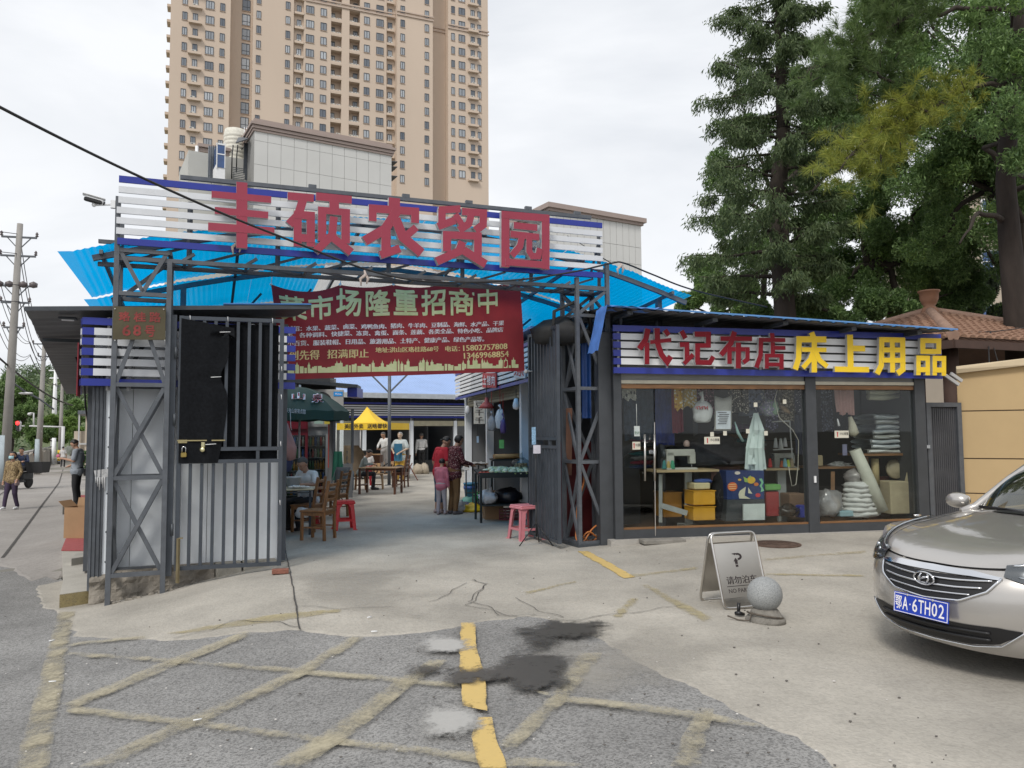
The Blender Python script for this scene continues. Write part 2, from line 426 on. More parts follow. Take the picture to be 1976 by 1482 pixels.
# ground
m_asphalt=mat('dusty_asphalt',(0.205,0.201,0.194),0.92,0,0.24,0.9,0.5,130,stain=0.55,stain_col=(0.215,0.21,0.2),coords='Object')
m_slab=mat('worn_concrete',(0.365,0.34,0.296),0.93,0,0.24,0.8,0.5,45,stain=0.75,stain_col=(0.25,0.235,0.21))
m_street=mat('street_concrete',(0.30,0.28,0.26),0.9,0,0.13,0.8,0.3,40,stain=0.6,stain_col=(0.2,0.185,0.17))
m_earth=mat('bare_ground',(0.2,0.19,0.165),0.95,0,0.2,0.2)
def add_grain(m,amt,scale,dark=0.55,light=1.5):
 t=m.node_tree;b=t.nodes['Principled BSDF'];l=b.inputs['Base Color'].links[0];src=l.from_socket
 co=N(t,'ShaderNodeTexCoord');v=N(t,'ShaderNodeTexVoronoi',Scale=scale);n=N(t,'ShaderNodeTexNoise',Scale=scale*0.4,Detail=4.0)
 t.links.new(co.outputs['Object'],v.inputs['Vector']);t.links.new(co.outputs['Object'],n.inputs['Vector'])
 s=N(t,'ShaderNodeSeparateColor');t.links.new(v.outputs['Color'],s.inputs[0])
 ad=N(t,'ShaderNodeMath',operation='ADD');t.links.new(s.outputs[0],ad.inputs[0]);t.links.new(n.outputs['Fac'],ad.inputs[1])
 r=N(t,'ShaderNodeValToRGB');r.color_ramp.elements[0].position=0.35;r.color_ramp.elements[0].color=(dark,)*3+(1,)
 r.color_ramp.elements[1].position=1.0;r.color_ramp.elements[1].color=(1,1,1,1)
 mr=N(t,'ShaderNodeMapRange');mr.inputs['From Min'].default_value=0.4;mr.inputs['From Max'].default_value=1.25;mr.inputs['To Min'].default_value=dark;mr.inputs['To Max'].default_value=light
 t.links.new(ad.outputs[0],mr.inputs['Value'])
 mm=N(t,'ShaderNodeMix',data_type='RGBA',blend_type='MULTIPLY');mm.inputs['Factor'].default_value=amt
 t.links.new(src,mm.inputs[6]);t.links.new(mr.outputs[0],mm.inputs[7]);t.links.new(mm.outputs[2],b.inputs['Base Color'])
add_grain(m_asphalt,0.85,90,0.55,1.5)
add_grain(m_slab,0.4,55,0.75,1.2)
add_grain(m_street,0.35,30,0.75,1.2)
def geo_axis(step,near,far,g=1.35):
 xs=list(np.arange(-near,near+1e-6,step));s=step;a=near
 while a<far:s*=g;a+=s;xs=[-a]+xs+[a]
 return xs
gx=geo_axis(1.0,16,1600);gy=[v+14 for v in geo_axis(1.0,20,1600)]
vs=[(x,y,H(x,y)-0.03)for y in gy for x in gx];nx=len(gx)
fs=[(j*nx+i,j*nx+i+1,(j+1)*nx+i+1,(j+1)*nx+i)for j in range(len(gy)-1)for i in range(nx-1)]
mb=MB();mb.add(vs,fs,0,True);struct(mb.build('ground',m_earth))
def rough_edge(P,seg=0.25,amp=0.02,sc=1.7,keep=None):
 out=[]
 for i,a in enumerate(P):
  b=P[(i+1)%len(P)];d=((b[0]-a[0])**2+(b[1]-a[1])**2)**0.5;k=max(1,int(d/seg))
  for j in range(k):
   t=j/k;x=a[0]+(b[0]-a[0])*t;y=a[1]+(b[1]-a[1])*t
   if amp:
    x,y=(x+amp*(noise.noise((x*5,y*5,1.3))+noise.noise((x*26,y*26,4.3))+0.5*noise.noise((x*70,y*70,2.3)))*1.3,y+amp*(noise.noise((x*5,y*5,7.7))+noise.noise((x*26,y*26,9.3))+0.5*noise.noise((x*70,y*70,5.3)))*1.3)
   out.append((x,y))
 return out
def sheet(name,P,dz,m,step=0.3,amp=0.0,seg=0.3,zf=H,fade=0.0,skirt=0.0):
 P=rough_edge([(p[0],p[1])for p in P],seg,amp)
 xs=[p[0]for p in P];ys=[p[1]for p in P]
 pts=[Vector(p)for p in P];n=len(pts)
 if step:
  for x in np.arange(min(xs),max(xs),step):
   for y in np.arange(min(ys),max(ys),step):pts.append(Vector((x+0.01,y+0.013)))
 r=delaunay_2d_cdt(pts,[(i,(i+1)%n)for i in range(n)],[],0,1e-5)
 V,F=r[0],r[2]
 A=np.array(P);x0,y0=A[:,0],A[:,1];x1,y1=np.roll(x0,-1),np.roll(y0,-1)
 C=np.array([[sum(V[i].x for i in f)/3,sum(V[i].y for i in f)/3]for f in F])
 keep=np.zeros(len(F),int)
 for k in range(n):
  c=((y0[k]>C[:,1])!=(y1[k]>C[:,1]))
  if abs(y1[k]-y0[k])>1e-9:
   keep+=(c&(C[:,0]<(x1[k]-x0[k])*(C[:,1]-y0[k])/(y1[k]-y0[k])+x0[k])).astype(int)
 F=[f for f,k in zip(F,keep)if k%2==1]
 F2=[]
 for f in F:
  a,b,c=(V[i]for i in f)
  F2.append(tuple(f)if(b-a).cross(c-a)>0 else tuple(reversed(f)))
 mb=MB();mb.add([(v.x,v.y,zf(v.x,v.y)+dz)for v in V],F2,0,True)
 if skirt:
  B_=[Vector((p[0],p[1],zf(*p)+dz))for p in P];c=sum(B_,Vector())/n;area=sum(P[i-1][0]*P[i][1]-P[i][0]*P[i-1][1]for i in range(n));vs=[]
  for i,b in enumerate(B_):d=B_[(i+1)%n]-B_[i-1];q=Vector((d.y,-d.x,0)).normalized()*(skirt if area>0 else-skirt);vs+=[b,b+q-UP*0.012]
  mb.add(vs,[(2*i,2*i+1,(2*i+3)%(2*n),(2*i+2)%(2*n))for i in range(n)],0,True)
 o=mb.build(name,m);o['kind']='structure'
 if fade:
  Q=np.array([[v.x,v.y]for v in V]);D=np.full(len(Q),9.0)
  for k in range(n):
   a=A[k];e=A[(k+1)%n]-a;w=np.clip(((Q-a)@e)/max(1e-9,e@e),0,1);D=np.minimum(D,np.linalg.norm(Q-(a+w[:,None]*e),axis=1))
  at_=o.data.attributes.new('edge','FLOAT','POINT');at_.data.foreach_set('value',np.clip(D/fade,0,1))
 return o
def gp(*pts):return[gz(x,y)for x,y in pts]
def A1(x,y):return(x/1.976,1080+y/1.975)
def A2(x,y):return(700+x/1.5486,1000+y/1.5478)
road=[(-30,-6),(9,-6),(6.5,2.2)]+[tuple(gz(*p))[:2]for p in((1800,1440),(1560,1340),(1250,1210),(1000,1150),(600,1175),(170,1190),(150,1170),(130,1140),(112,1100),(60,1060),(-60,1020))]+[(-30,8)]
sheet('asphalt_road',road,-0.004,m_asphalt,0.35)
vst=Vector((-0.5,0.866))
k0=gz(119,1150)
street=[tuple(gz(*q_))[:2]for q_ in((122,1090),(112,1118),(92,1112),(60,1120),(30,1096),(0,1088),(-60,1070),(-150,1050))]+[(-17,13.5),(-42,62),(-36.5,67),(-16.0,30.2)]
sheet('street',street,0.006,m_street,0.5,0.03,0.2,skirt=0.05)
edge=[A1(150,100),A1(155,150),A1(185,185),A1(222,190),A1(280,230),A1(300,285),A1(420,295),A1(650,303),A1(830,290),A1(1100,262),A1(1145,270),A1(1400,288),A1(1640,270),A1(1750,250),A1(1880,225)]+[A2(400,300),A2(500,290),A2(600,310),A2(690,345),A2(800,410),A2(1000,510),A2(1100,560),A2(1220,620),A2(1320,650),A2(1400,710),A2(1450,760)]
E=[tuple(gz(*p))[:2]for p in edge]
slab=E+[(2.1,2.6),(3.0,1.6),(14,1.0),(16,15),(8,20),(3,34),(-12,36),(-9.5,24),(-4.2,11.5),(-5.6,9.9),(E[0][0]+0.15,E[0][1]+0.5)]
sheet('concrete_forecourt',slab,0.004,m_slab,0.35,0.03,0.08,skirt=0.035)
m_y1=wearmat('faded_yellow_paint',(0.44,0.39,0.27),0.485,34,0.9,(0.36,0.325,0.24),0.13,0.12)
m_y2=wearmat('yellow_paint',(0.62,0.44,0.15),0.36,22,0.8,(0.52,0.38,0.15),0.07,0.1)
m_y3=wearmat('almost_gone_yellow_paint',(0.45,0.385,0.215),0.50,10,0.9,(0.37,0.32,0.2),0.14,0.2)
def mark(name,pts,m,dz=0.012,step=0.05,amp=0.006):return sheet(name,gp(*pts),dz,m,0.05,amp,0.06,fade=0.035)
mark('road_marking',[(112,1181),(145,1181),(93,1490),(26,1490)],m_y1)
hat=[[A1(255,322),A1(560,292),A1(560,302),A1(255,338)],[A1(255,355),A1(1180,425),A1(1760,478),A1(1760,500),A1(1150,445),A1(255,372)],[A1(250,560),A1(700,612),A1(1300,690),A1(1880,755),A1(1880,794),A1(1250,712),A1(680,640),A1(250,590)],[A1(225,560),A1(640,385),A1(930,280),A1(985,285),A1(700,400),A1(300,570)],[A1(290,804),A1(640,640),A1(1120,430),A1(1330,300),A1(1400,300),A1(1180,440),A1(760,640),A1(410,804)],[A1(1020,804),A1(1200,690),A1(1480,490),A1(1640,390),A1(1720,390),A1(1560,500),A1(1330,690),A1(1160,804)],[A2(400,690),A2(560,540),A2(650,410),A2(720,410),A2(620,545),A2(440,720)],[A2(500,522),A2(620,540),A2(1000,585),A2(1240,635),A2(1200,640),A2(900,598),A2(600,560)],[A2(1000,575),A2(1050,580),A2(1008,756),A2(915,756)],[A2(420,716),A2(560,735),A2(700,756),A2(420,756)]]
for k,h in enumerate(hat):mark('road_marking',h,m_y1,0.012+0.0012*(k+1))
mark('road_marking',[(890,1207),(917,1207),(920,1256),(938,1325),(940,1380),(893,1370),(890,1330),(886,1265)],m_y2,0.026,0.2,0.006)
mark('road_marking',[(922,1392),(948,1392),(960,1440),(980,1492),(925,1492),(908,1430)],m_y2,0.026,0.2,0.006)
for s in([A2(640,100),A2(675,100),A2(790,165),A2(815,178),A2(780,182)],[A2(820,200),A2(860,200),A2(1050,300),A2(1020,318)],[A2(782,170),A2(1010,145),A2(1010,155),A2(800,180)],[A2(1190,122),A2(1510,96),A2(1510,106),A2(1190,132)],[A2(1200,166),A2(1500,170),A2(1500,178),A2(1200,174)],[A2(480,222),A2(640,186),A2(640,194),A2(490,232)],[A2(740,300),A2(790,240),A2(830,240),A2(780,300)]):
 mark('road_marking',s,m_y3 if s[0][1]>1070 else m_y2,0.010,0.3,0.01)
mark('road_marking',[A1(620,285),A1(1050,210),A1(1300,190),A1(1310,205),A1(1080,240),A1(700,290)],m_y3,0.010)
def blob(px,py,rx,ry,n=60,irr=0.08,seed=0):
 out=[]
 for i in range(n):
  a=2*math.pi*i/n;k=1+irr*noise.noise((math.cos(a)*1.6+seed,math.sin(a)*1.6,seed*3.1))*2+0.6*irr*noise.noise((math.cos(a)*5,math.sin(a)*5,seed))+0.4*irr*noise.noise((math.cos(a)*14,math.sin(a)*14,seed))
  out.append((px+rx*k*math.cos(a),py+ry*k*math.sin(a)))
 return out
m_patch=wearmat('mortar_patch',(0.46,0.45,0.43),0.33,30,0.95,(0.31,0.305,0.29),0.10,0.30)
sheet('mortar_patch',gp(*blob(858,1251,68,19,seed=1)),0.028,m_patch,0.05,0.008,0.06,fade=0.16)
sheet('mortar_patch',gp(*blob(868,1402,77,36,seed=2)),0.028,m_patch,0.05,0.008,0.06,fade=0.16)
m_wet=wearmat('wet_stain',(0.05,0.047,0.043),0.42,15.0,0.4,(0.085,0.08,0.07),0.07,0.22)
for k,b in enumerate(((1080,1224,98,32),(990,1304,125,48),(835,1300,64,16),(965,1362,62,30),(1040,1262,60,20))):
 sheet('wet_stain',gp(*blob(*b,seed=5+k,irr=0.3)),0.034+k*0.001,m_wet,0.06,0.01,0.08,fade=0.2)
m_dust=wearmat('pale_dust',(0.42,0.395,0.35),0.50,2.2,0.95,(0.38,0.36,0.32),0.2,0.25)
for k,b in enumerate(((1150,1300,150,70),(1300,1260,160,60),(700,1150,200,50))):
 sheet('dust_patch',gp(*blob(*b,seed=15+k,irr=0.3)),0.0085+k*0.0002,m_dust,0.15,0.02,0.2,fade=0.6)
m_joint=mat('joint',(0.07,0.065,0.06),0.95,0,0.3,8)
def line(name,pts,w,jit=0.0,dz=0.009,seg=0.15,m=m_joint):
 P=[gz(*p)for p in pts];Q=[]
 for a,b in zip(P[:-1],P[1:]):
  k=max(1,int((b-a).length/seg))
  for i in range(k):Q.append(a.lerp(b,i/k))
 Q.append(P[-1]);mb=MB();vs=[]
 for i,q in enumerate(Q):
  d=(Q[min(i+1,len(Q)-1)]-Q[max(i-1,0)]);n=Vector((-d.y,d.x,0)).normalized()
  q=q+n*jit*noise.noise((q.x*4,q.y*4,3))*2;ww=w*(0.6+0.8*abs(noise.noise((q.x*6,q.y*6,9))))if jit else w
  for s in(-1,1):p=q+n*s*ww/2;vs.append((p.x,p.y,H(p.x,p.y)+dz))
 mb.add(vs,[(2*i,2*i+1,2*i+3,2*i+2)for i in range(len(Q)-1)]);return struct(mb.build(name,m))
line('slab_joint',[(578,1217),(566,1140),(553,1075),(549,1040)],0.018,0.006,0.014)
line('street_joint',[(5,1078),(100,951),(114,932),(122,905)],0.05,0,0.016)
line('street_joint',[(-60,1000),(75,905),(100,880)],0.04,0,0.016)
for pts in([A1(1145,262),A1(1000,236),A1(880,240),A1(800,275),A1(660,300)],[A1(1800,80),A1(1860,95),A1(1830,120),A1(1775,165),A1(1860,180),A1(1910,215),A1(1976,218)],[A2(330,185),A2(370,200),A2(340,235),A2(310,262),A2(400,280),A2(440,296),A2(520,292)],[A2(600,312),A2(800,285),A2(950,262)],[A1(1150,180),A1(1300,190),A1(1500,186)],[A2(455,240),A2(520,275),A2(600,300)],[A1(1640,165),A1(1720,130),A1(1780,92)]):
 line('crack',pts,0.009,0.03,0.0135,0.06)
mb=MB()
for k in range(260):
 px,py=rng.uniform(0,1976),1482-420*rng.random()**1.3
 p=gz(px,py);
 if p.x>2.4 and p.y<7 or(200<px<560 and py<1180)or(px<180 and py<1180):continue
 r=rng.uniform(0.003,0.011);mb.ball((p.x,p.y,p.z+0.008+r*0.3),(r,r*rng.uniform(0.5,1),r*0.5),6,int(rng.random()<0.3))
o=mb.build('pebbles',[mat('pebble_dark',(0.12,0.11,0.1),0.9),mat('pebble_pale',(0.55,0.53,0.5),0.9)]);o['kind']='stuff'
for px,py,a,lb in((101,1320,0.2,'on the broad yellow line at the left'),(713,1195,1.0,'on the concrete above the two patches'),(722,1223,0.1,'at the edge between concrete and asphalt'),(381,1395,0.5,'on the hatched yellow lines'),(100,1240,0.9,'high on the left yellow line')):
 p=gz(px,py);mb=MB();mb.tube([(p.x-0.025*math.cos(a),p.y-0.025*math.sin(a),p.z+0.02),(p.x+0.025*math.cos(a),p.y+0.025*math.sin(a),p.z+0.02)],0.005,6)
 tag(mb.build('cigarette_butt',m_white),'white cigarette butt '+lb,'litter','cigarette butts dropped on the road')
p=gz(1497,1051);t=thing('manhole_cover','round rusty brown manhole cover in the concrete behind the no parking board','manhole cover',(p.x,p.y,p.z))
mb=MB();mb.lathe([(0.33,0.0),(0.33,0.016),(0.31,0.018),(0.30,0.014),(0.0,0.014)],n=28,c=p);mb.build('rim',mat('rusty_iron',(0.13,0.085,0.065),0.8,0.4,0.3,9,0.4),t)
mb=MB();mb.lathe([(0.29,0.012),(0.29,0.02),(0.0,0.021)],n=28,c=p)
for i in range(-4,5):
 for j in range(-4,5):
  if i*i+j*j<17:mb.box((p.x+i*0.055,p.y+j*0.055,p.z+0.022),(0.03,0.03,0.006))
mb.build('lid',mat('rusty_iron2',(0.12,0.08,0.062),0.75,0.4,0.35,7,0.4),t)
def pavement_at(px,py,z):return atz(px,py,z)
ZP=-0.18
m_kerb=mat('kerb_concrete',(0.42,0.40,0.355),0.9,0,0.12,2.5,0.4,40,stain=0.45,stain_col=(0.27,0.24,0.2))
a=atz(115,1147,ZP);b=atz(188,1137,ZP)
Q=[a,b,b+Vector((0.6,1.6,0)),Vector((b.x+1.0-9,b.y+3+16,ZP)),Vector((a.x-9.6,a.y+17.5,ZP)),atz(120,1063,ZP),atz(123,1116,ZP)]
mb=MB();mb.prism([Vector((q.x,q.y,-0.75))for q in Q],(0,0,-0.75),(0,0,ZP));struct(mb.build('pavement',m_kerb))
mb=MB();n=Vector((b.x-a.x,b.y-a.y,0)).normalized();m_=Vector((n.y,-n.x,0))
mb.prism([a+m_*0.004+Vector((0,0,-0.004)),b+m_*0.004+Vector((0,0,-0.004)),b+m_*0.004+Vector((0,0,-0.155)),a+m_*0.004+Vector((0,0,-0.16))],(0,0,0),m_*0.004)
struct(mb.build('kerb_paint',wearmat('kerb_yellow',(0.42,0.33,0.15),0.47,7,0.85,(0.36,0.3,0.16))))
mb=MB()
c=atz(121,972,ZP+0.14)
Q=[c,atz(177,960,ZP+0.14),Vector((-14.5,33,ZP)),Vector((-15.6,32,ZP))]
mb.prism([Vector((q.x,q.y,ZP-0.3))for q in Q],(0,0,ZP-0.3),(0,0,ZP+0.14));struct(mb.build('raised_pavement',mat('pale_kerb',(0.5,0.48,0.45),0.9,0,0.1,3,0.2)))
m_mat=mat('red_carpet',(0.36,0.09,0.09),0.95,0,0.15,12,0.3,120)
for q,lab in(([(118,1063),(127,1040),(170,1040),(168,1063)],'faded red mat under the cardboard box on the pavement'),([(155,964),(156,956),(178,956),(178,963)],'red doormat behind the smoking man')):
 zz=ZP+(0.144 if q[0][1]<1000 else 0.006)
 P=[atz(x,y,zz)for x,y in q];mb=MB();mb.prism(P,(0,0,0),(0,0,0.012));tag(mb.build('floor_mat',m_mat),lab,'mat')
P=[atz(x,y,ZP+0.1)for x,y in((138,1078),(176,1072),(182,1064),(146,1068))];mb=MB();mb.prism([p-Vector((0,0,0.1))for p in P],(0,0,0),(0,0,0.1))
tag(mb.build('concrete_step',m_concrete),'short grey concrete step against the booth post on the pavement','step')
# the gate: two lattice towers and the beams between them
GA=21.5
gU=Vector((math.cos(R(GA)),math.sin(R(GA)),0));gV=Vector((-gU.y,gU.x,0));UP=Vector((0,0,1))
GL=atz(207,1172,-0.32);GL.z=0
def gpt(u,v,z):return Vector((GL.x,GL.y,0))+gU*u+gV*v+UP*z
def gpl(px,py,v=0.0):
 q=gpt(0,v,0);return pl(px,py,q,GA)
def gu(p):return(p-gpt(0,0,0)).dot(gU)
t_gate=thing('market_gate','grey steel gateway of lattice towers and beams carrying the market sign','gateway',(GL.x,GL.y,-0.32))
TW,TD=0.57,0.42
mb=MB()
def lattice(mb,u0,v0,w,d,zb,zt,levels,post=0.055,tops=None):
 names=[(0,0),(w,0),(w,d),(0,d)]
 for k,(a,b)in enumerate(names):
  mb.bar(gpt(u0+a,v0+b,zb),gpt(u0+a,v0+b,(tops or[zt]*4)[k]),post,up=gU)
 z=levels
 for i,zz in enumerate(z):
  for k in range(4):
   a,b=names[k],names[(k+1)%4]
   mb.bar(gpt(u0+a[0],v0+a[1],zz),gpt(u0+b[0],v0+b[1],zz),post*0.86)
zl=[1.62+(842-y)/FPX*8.85 for y in(1108,922,740,560,474)]
mb=MB();lattice(mb,0,0,TW,TD,-0.34,3.82,zl,tops=[4.45,3.72,3.72,4.3])
def X(mb,u0,v0,u1,v1,z0,z1,both=True,w=0.046):
 n=gV if abs(v1-v0)<1e-6 else gU
 mb.bar(gpt(u0,v0,z0),gpt(u1,v1,z1),w,0.03,up=n)
 if both:mb.bar(gpt(u1,v1,z0)+n*0.03,gpt(u0,v0,z1)+n*0.03,w,0.03,up=n)
for i in(0,1):X(mb,0.03,0,TW-0.03,0,zl[i]+0.03,zl[i+1]-0.03)
for a,b in((0.03,TW/2),(TW-0.03,TW/2)):
 X(mb,a,0,b,0,zl[2]+0.03,zl[3]-0.25,False)
 X(mb,b,0,a,0,zl[3]+0.03,zl[4],False)
for i in range(4):
 for vv in((0,TD),):
  X(mb,0,0.03,0,TD-0.03,zl[i]+0.03,zl[i+1]-0.03,i%2==0)
  X(mb,TW,0.03,TW,TD-0.03,zl[i]+0.03,zl[i+1]-0.03,i%2==0)
 X(mb,0.03,TD,TW-0.03,TD,zl[i]+0.03,zl[i+1]-0.03,False)
mb.build('lattice_tower',m_steel,t_gate)
mb=MB();mb.bar(gpt(-0.09,-0.035,-0.335),gpt(TW+0.05,-0.035,-0.27),0.035,0.06);mb.build('base_rail',m_steel_d,t_gate)
RT=pl(1119,1057,gpt(0,0,0),GA);RU=gu(RT)
zr=[1.62+(837-y)/FPX*11.0 for y in(1045,892,748,604)]
mb=MB();lattice(mb,RU,0,0.50,0.5,H(1.3,11)-0.02,3.95,[0.06]+zr[1:]+[3.75],tops=[3.9,4.15,3.9,3.9])
LV=[0.06]+zr[1:]+[3.75]
for i in range(4):
 X(mb,RU+0.03,0,RU+0.47,0,LV[i]+0.03,LV[i+1]-0.03,False)if i%2 else X(mb,RU+0.47,0,RU+0.03,0,LV[i]+0.03,LV[i+1]-0.03,False)
 X(mb,RU,0.03,RU,0.47,LV[i]+0.03,LV[i+1]-0.03,i%2==0)
 X(mb,RU+0.5,0.03,RU+0.5,0.47,LV[i]+0.03,LV[i+1]-0.03,False)
 X(mb,RU+0.03,0.5,RU+0.47,0.5,LV[i]+0.03,LV[i+1]-0.03,i%2==1)
mb.build('lattice_tower',m_steel,t_gate)
mb=MB();mb.bar(gpt(RU-0.05,-0.02,0.02),gpt(RU+0.56,-0.02,0.02),0.07,0.05);mb.bar(gpt(RU-0.02,-0.02,0.03),gpt(RU-0.02,0.55,0.03),0.07,0.05);mb.build('base_rail',m_steel_d,t_gate)
UB=RU+0.5
for v,zt,zb in((0.02,4.6,3.72),(0.44,4.25,3.72)):
 mb=MB();mb.bar(gpt(-0.25 if v>0.1 else 0.0,v,zb),gpt(UB,v,zb+0.05),0.05);mb.build('chord',m_steel,t_gate)
mb=MB();mb.bar(gpt(-0.25,0.44,4.0),gpt(UB,0.44,4.04),0.045);mb.build('chord',m_steel,t_gate)
mb=MB()
ns=9
for i in range(ns+1):
 u=UB*i/ns
 mb.bar(gpt(u,0.02,3.745),gpt(u,0.44,3.745),0.035)
 if i<ns:
  mb.bar(gpt(u,0.05,3.75),gpt(u+UB/ns,0.44,3.75),0.03)
  mb.bar(gpt(u,0.02,3.75),gpt(u+0.12,0.0,3.83),0.035)
  mb.bar(gpt(u,0.44,3.75),gpt(u+UB/ns,0.44,4.0),0.03)
mb.build('beam_struts',m_steel,t_gate)
mb=MB();a=gpl(348,342,0.12);b=gpl(1140,420,0.12);mb.bar(a,b,0.05)
for f in(0.28,0.5,0.66,0.82,0.96):q=a.lerp(b,f);mb.bar(q+UP*0.045-gU*0.05,q+UP*0.045+gU*0.05,0.05)
mb.build('top_rail',m_steel,t_gate)
for f in(0.12,0.28,0.5,0.66,0.82,0.99):
 mb=MB();u=UB*f;mb.bar(gpt(u,0.12,3.75),gpt(u,0.12,4.62 if f>0.2 else 4.5),0.045)
 mb.bar(gpt(u,0.12,4.5),gpt(u+0.02,0.44,4.05),0.03);mb.build('sign_post',m_steel,t_gate)
SU0,SU1=gu(gpl(228,400,-0.06)),gu(gpl(1163,480,-0.06))
t_sign=thing('market_sign','long slatted sign with five big red characters over the gateway','sign',tuple(gpt(SU0,-0.06,3.8)))
def zlow(p):return p.z
zb0,zb1=gpl(228,471,-0.06).z,gpl(1163,536,-0.06).z
zt0,zt1=gpl(228,338,-0.06).z,gpl(1163,430,-0.06).z
def slat(u0,u1,f0,f1,m,v=-0.06,th=0.03,parent=None,name='slat'):
 mb=MB()
 za=lambda u,f:(zb0+(zb1-zb0)*(u-SU0)/(SU1-SU0))*(1-f)+(zt0+(zt1-zt0)*(u-SU0)/(SU1-SU0))*f
 mb.prism([gpt(u0,v,za(u0,f0)),gpt(u1,v,za(u1,f0)),gpt(u1,v,za(u1,f1)),gpt(u0,v,za(u0,f1))],(0,0,0),gV*th)
 o=mb.build(name,m,parent);return o
slat(SU0,SU1,0.0,0.095,m_blue,parent=t_sign);slat(SU0,SU1,0.905,1.0,m_blue,parent=t_sign)
for k in range(5):
 f=0.150+k*0.151;slat(SU0-(0.0 if k>2 else 0.015),SU1,f,f+0.092,m_slat,parent=t_sign)
def strokes(name,parent,plane,S,front,side,conv,thick=0.09):
 mb=MB();dep=0.0
 for st in S:
  w=st[0];P=[plane(*conv(x,y))for x,y in st[1:]]
  p0=plane(*conv(st[1][0],st[1][1]));p1=plane(*conv(st[1][0]+10,st[1][1]));sc_=(p1-p0).length/10
  W=w*sc_/2;n=st_n;L,Rr=[],[]
  for i,p in enumerate(P):
   d0=(P[i]-P[i-1]).normalized()if i else(P[1]-P[0]).normalized()
   d1=(P[i+1]-P[i]).normalized()if i<len(P)-1 else d0
   d=(d0+d1).normalized();s=d.cross(n).normalized();k=1/max(0.5,d.dot(d0))
   if abs(d.z)<0.35 and len(P)==2:s=Vector((0,0,1))*(1 if s.z>0 else-1)
   elif abs(d.z)>0.94 and len(P)==2:h=Vector((n.y,-n.x,0));s=h*(1 if s.dot(h)>0 else-1)
   L.append(p+s*W*k);Rr.append(p-s*W*k)
  dep+=0.0012;off=-n*(thick+dep);kk=len(P)
  vs=[q for q in L]+[q for q in Rr];vf=[q+off for q in vs];allv=vf+vs
  fs,mi=[],[]
  for i in range(kk-1):
   fs.append((i,i+1,kk+i+1,kk+i));mi.append(0)
  b=len(mb.v);mb.add(allv,fs,0)
  B=2*kk;ss=[]
  for i in range(kk-1):
   ss.append((i,i+1,B+i+1,B+i));ss.append((kk+i,kk+i+1,B+kk+i+1,B+kk+i))
  ss.append((0,kk,B+kk,B));ss.append((kk-1,2*kk-1,B+2*kk-1,B+kk-1))
  for f in ss:mb.f.append(tuple(i+b for i in f));mb.m.append(1);mb.s.append(False)
  for i in range(kk-1):mb.f.append(tuple(b+B+q for q in(i,i+1,kk+i+1,kk+i)));mb.m.append(1);mb.s.append(False)
 return mb.build(name,[front,side],parent)
c2=lambda x,y:(180+x/3.8,320+y/3.8)
c3=lambda x,y:(680+x/3.529,340+y/3.529)
c5=lambda x,y:(1160+x/5.81,560+y/5.81)
c5b=lambda x,y:(1360+x/8.233,640+y/8.233)
c6=lambda x,y:(1480+x/3.984,560+y/3.984)
st_n=gV
sgp=lambda x,y:gpl(x,y,-0.15)
BIG=[(c2,[(80,(1088,133),(1088,612)),(55,(867,220),(1302,260)),(55,(890,338),(1280,373)),(62,(842,455),(1325,490))]),(c2,[(60,(1422,232),(1612,248)),(62,(1532,262),(1500,370),(1432,440)),(58,(1494,350),(1494,600)),(60,(1590,352),(1590,602)),(60,(1468,368),(1620,378)),(60,(1468,535),(1620,545)),(60,(1628,236),(1888,262)),(70,(1760,262),(1760,345)),(52,(1642,335),(1875,356)),(60,(1672,335),(1672,562)),(62,(1843,350),(1843,578)),(56,(1757,385),(1745,520),(1626,636)),(60,(1752,540),(1885,645))]),(c3,[(76,(278,158),(278,235)),(55,(105,228),(445,252)),(52,(131,228),(131,316)),(54,(418,252),(418,328)),(62,(300,240),(215,370),(76,450)),(62,(220,360),(220,545)),(52,(182,545),(315,500)),(48,(425,358),(340,430)),(66,(285,300),(335,425),(462,532))]),(c3,[(48,(578,240),(725,232)),(50,(600,235),(600,340)),(48,(572,352),(690,308)),(42,(690,268),(738,345)),(48,(735,250),(905,262)),(50,(880,262),(878,340),(825,380)),(46,(800,262),(780,335),(715,378)),(50,(605,408),(868,418)),(56,(633,410),(633,522)),(52,(842,418),(842,550)),(52,(738,455),(715,520),(563,588)),(56,(745,515),(895,608))]),(c3,[(55,(1030,248),(1030,625)),(52,(1302,272),(1302,640)),(48,(1005,270),(1325,296)),(44,(1030,590),(1302,612)),(42,(1085,343),(1245,360)),(42,(1062,402),(1258,424)),(42,(1140,420),(1128,485),(1072,550)),(40,(1190,420),(1190,520),(1210,553),(1250,553),(1262,500))]),]
for cv,S in BIG:strokes('letter',t_sign,sgp,S,m_red,m_side,cv,0.07)
mb=MB()
for x in(440,470,500,575,610,650,730,770,860,900,985,1035):
 p=gpl(x,440+(x-440)*0.06,-0.15);mb.bar(p,p+gV*0.09,0.02)
mb.build('bracket',m_side,t_sign)['kind']='stuff'
t=thing('address_plate','olive brown metal plate with faded red street number on the left gate tower','sign',tuple(gpl(215,655,-0.05)))
mb=MB();q=[gpl(*p,-0.06)for p in((217,655),(319,656),(320,593),(219,591))];mb.prism(q,(0,0,0),gV*0.004);mb.build('plate',mat('olive_plate',(0.10,0.085,0.05),0.4,0.5,0.2,3,stain=0.3,stain_col=(0.16,0.14,0.09)),t)
mb=MB()
m_fr=mat('faded_red_print',(0.24,0.04,0.035),0.7,0,0.35,9)
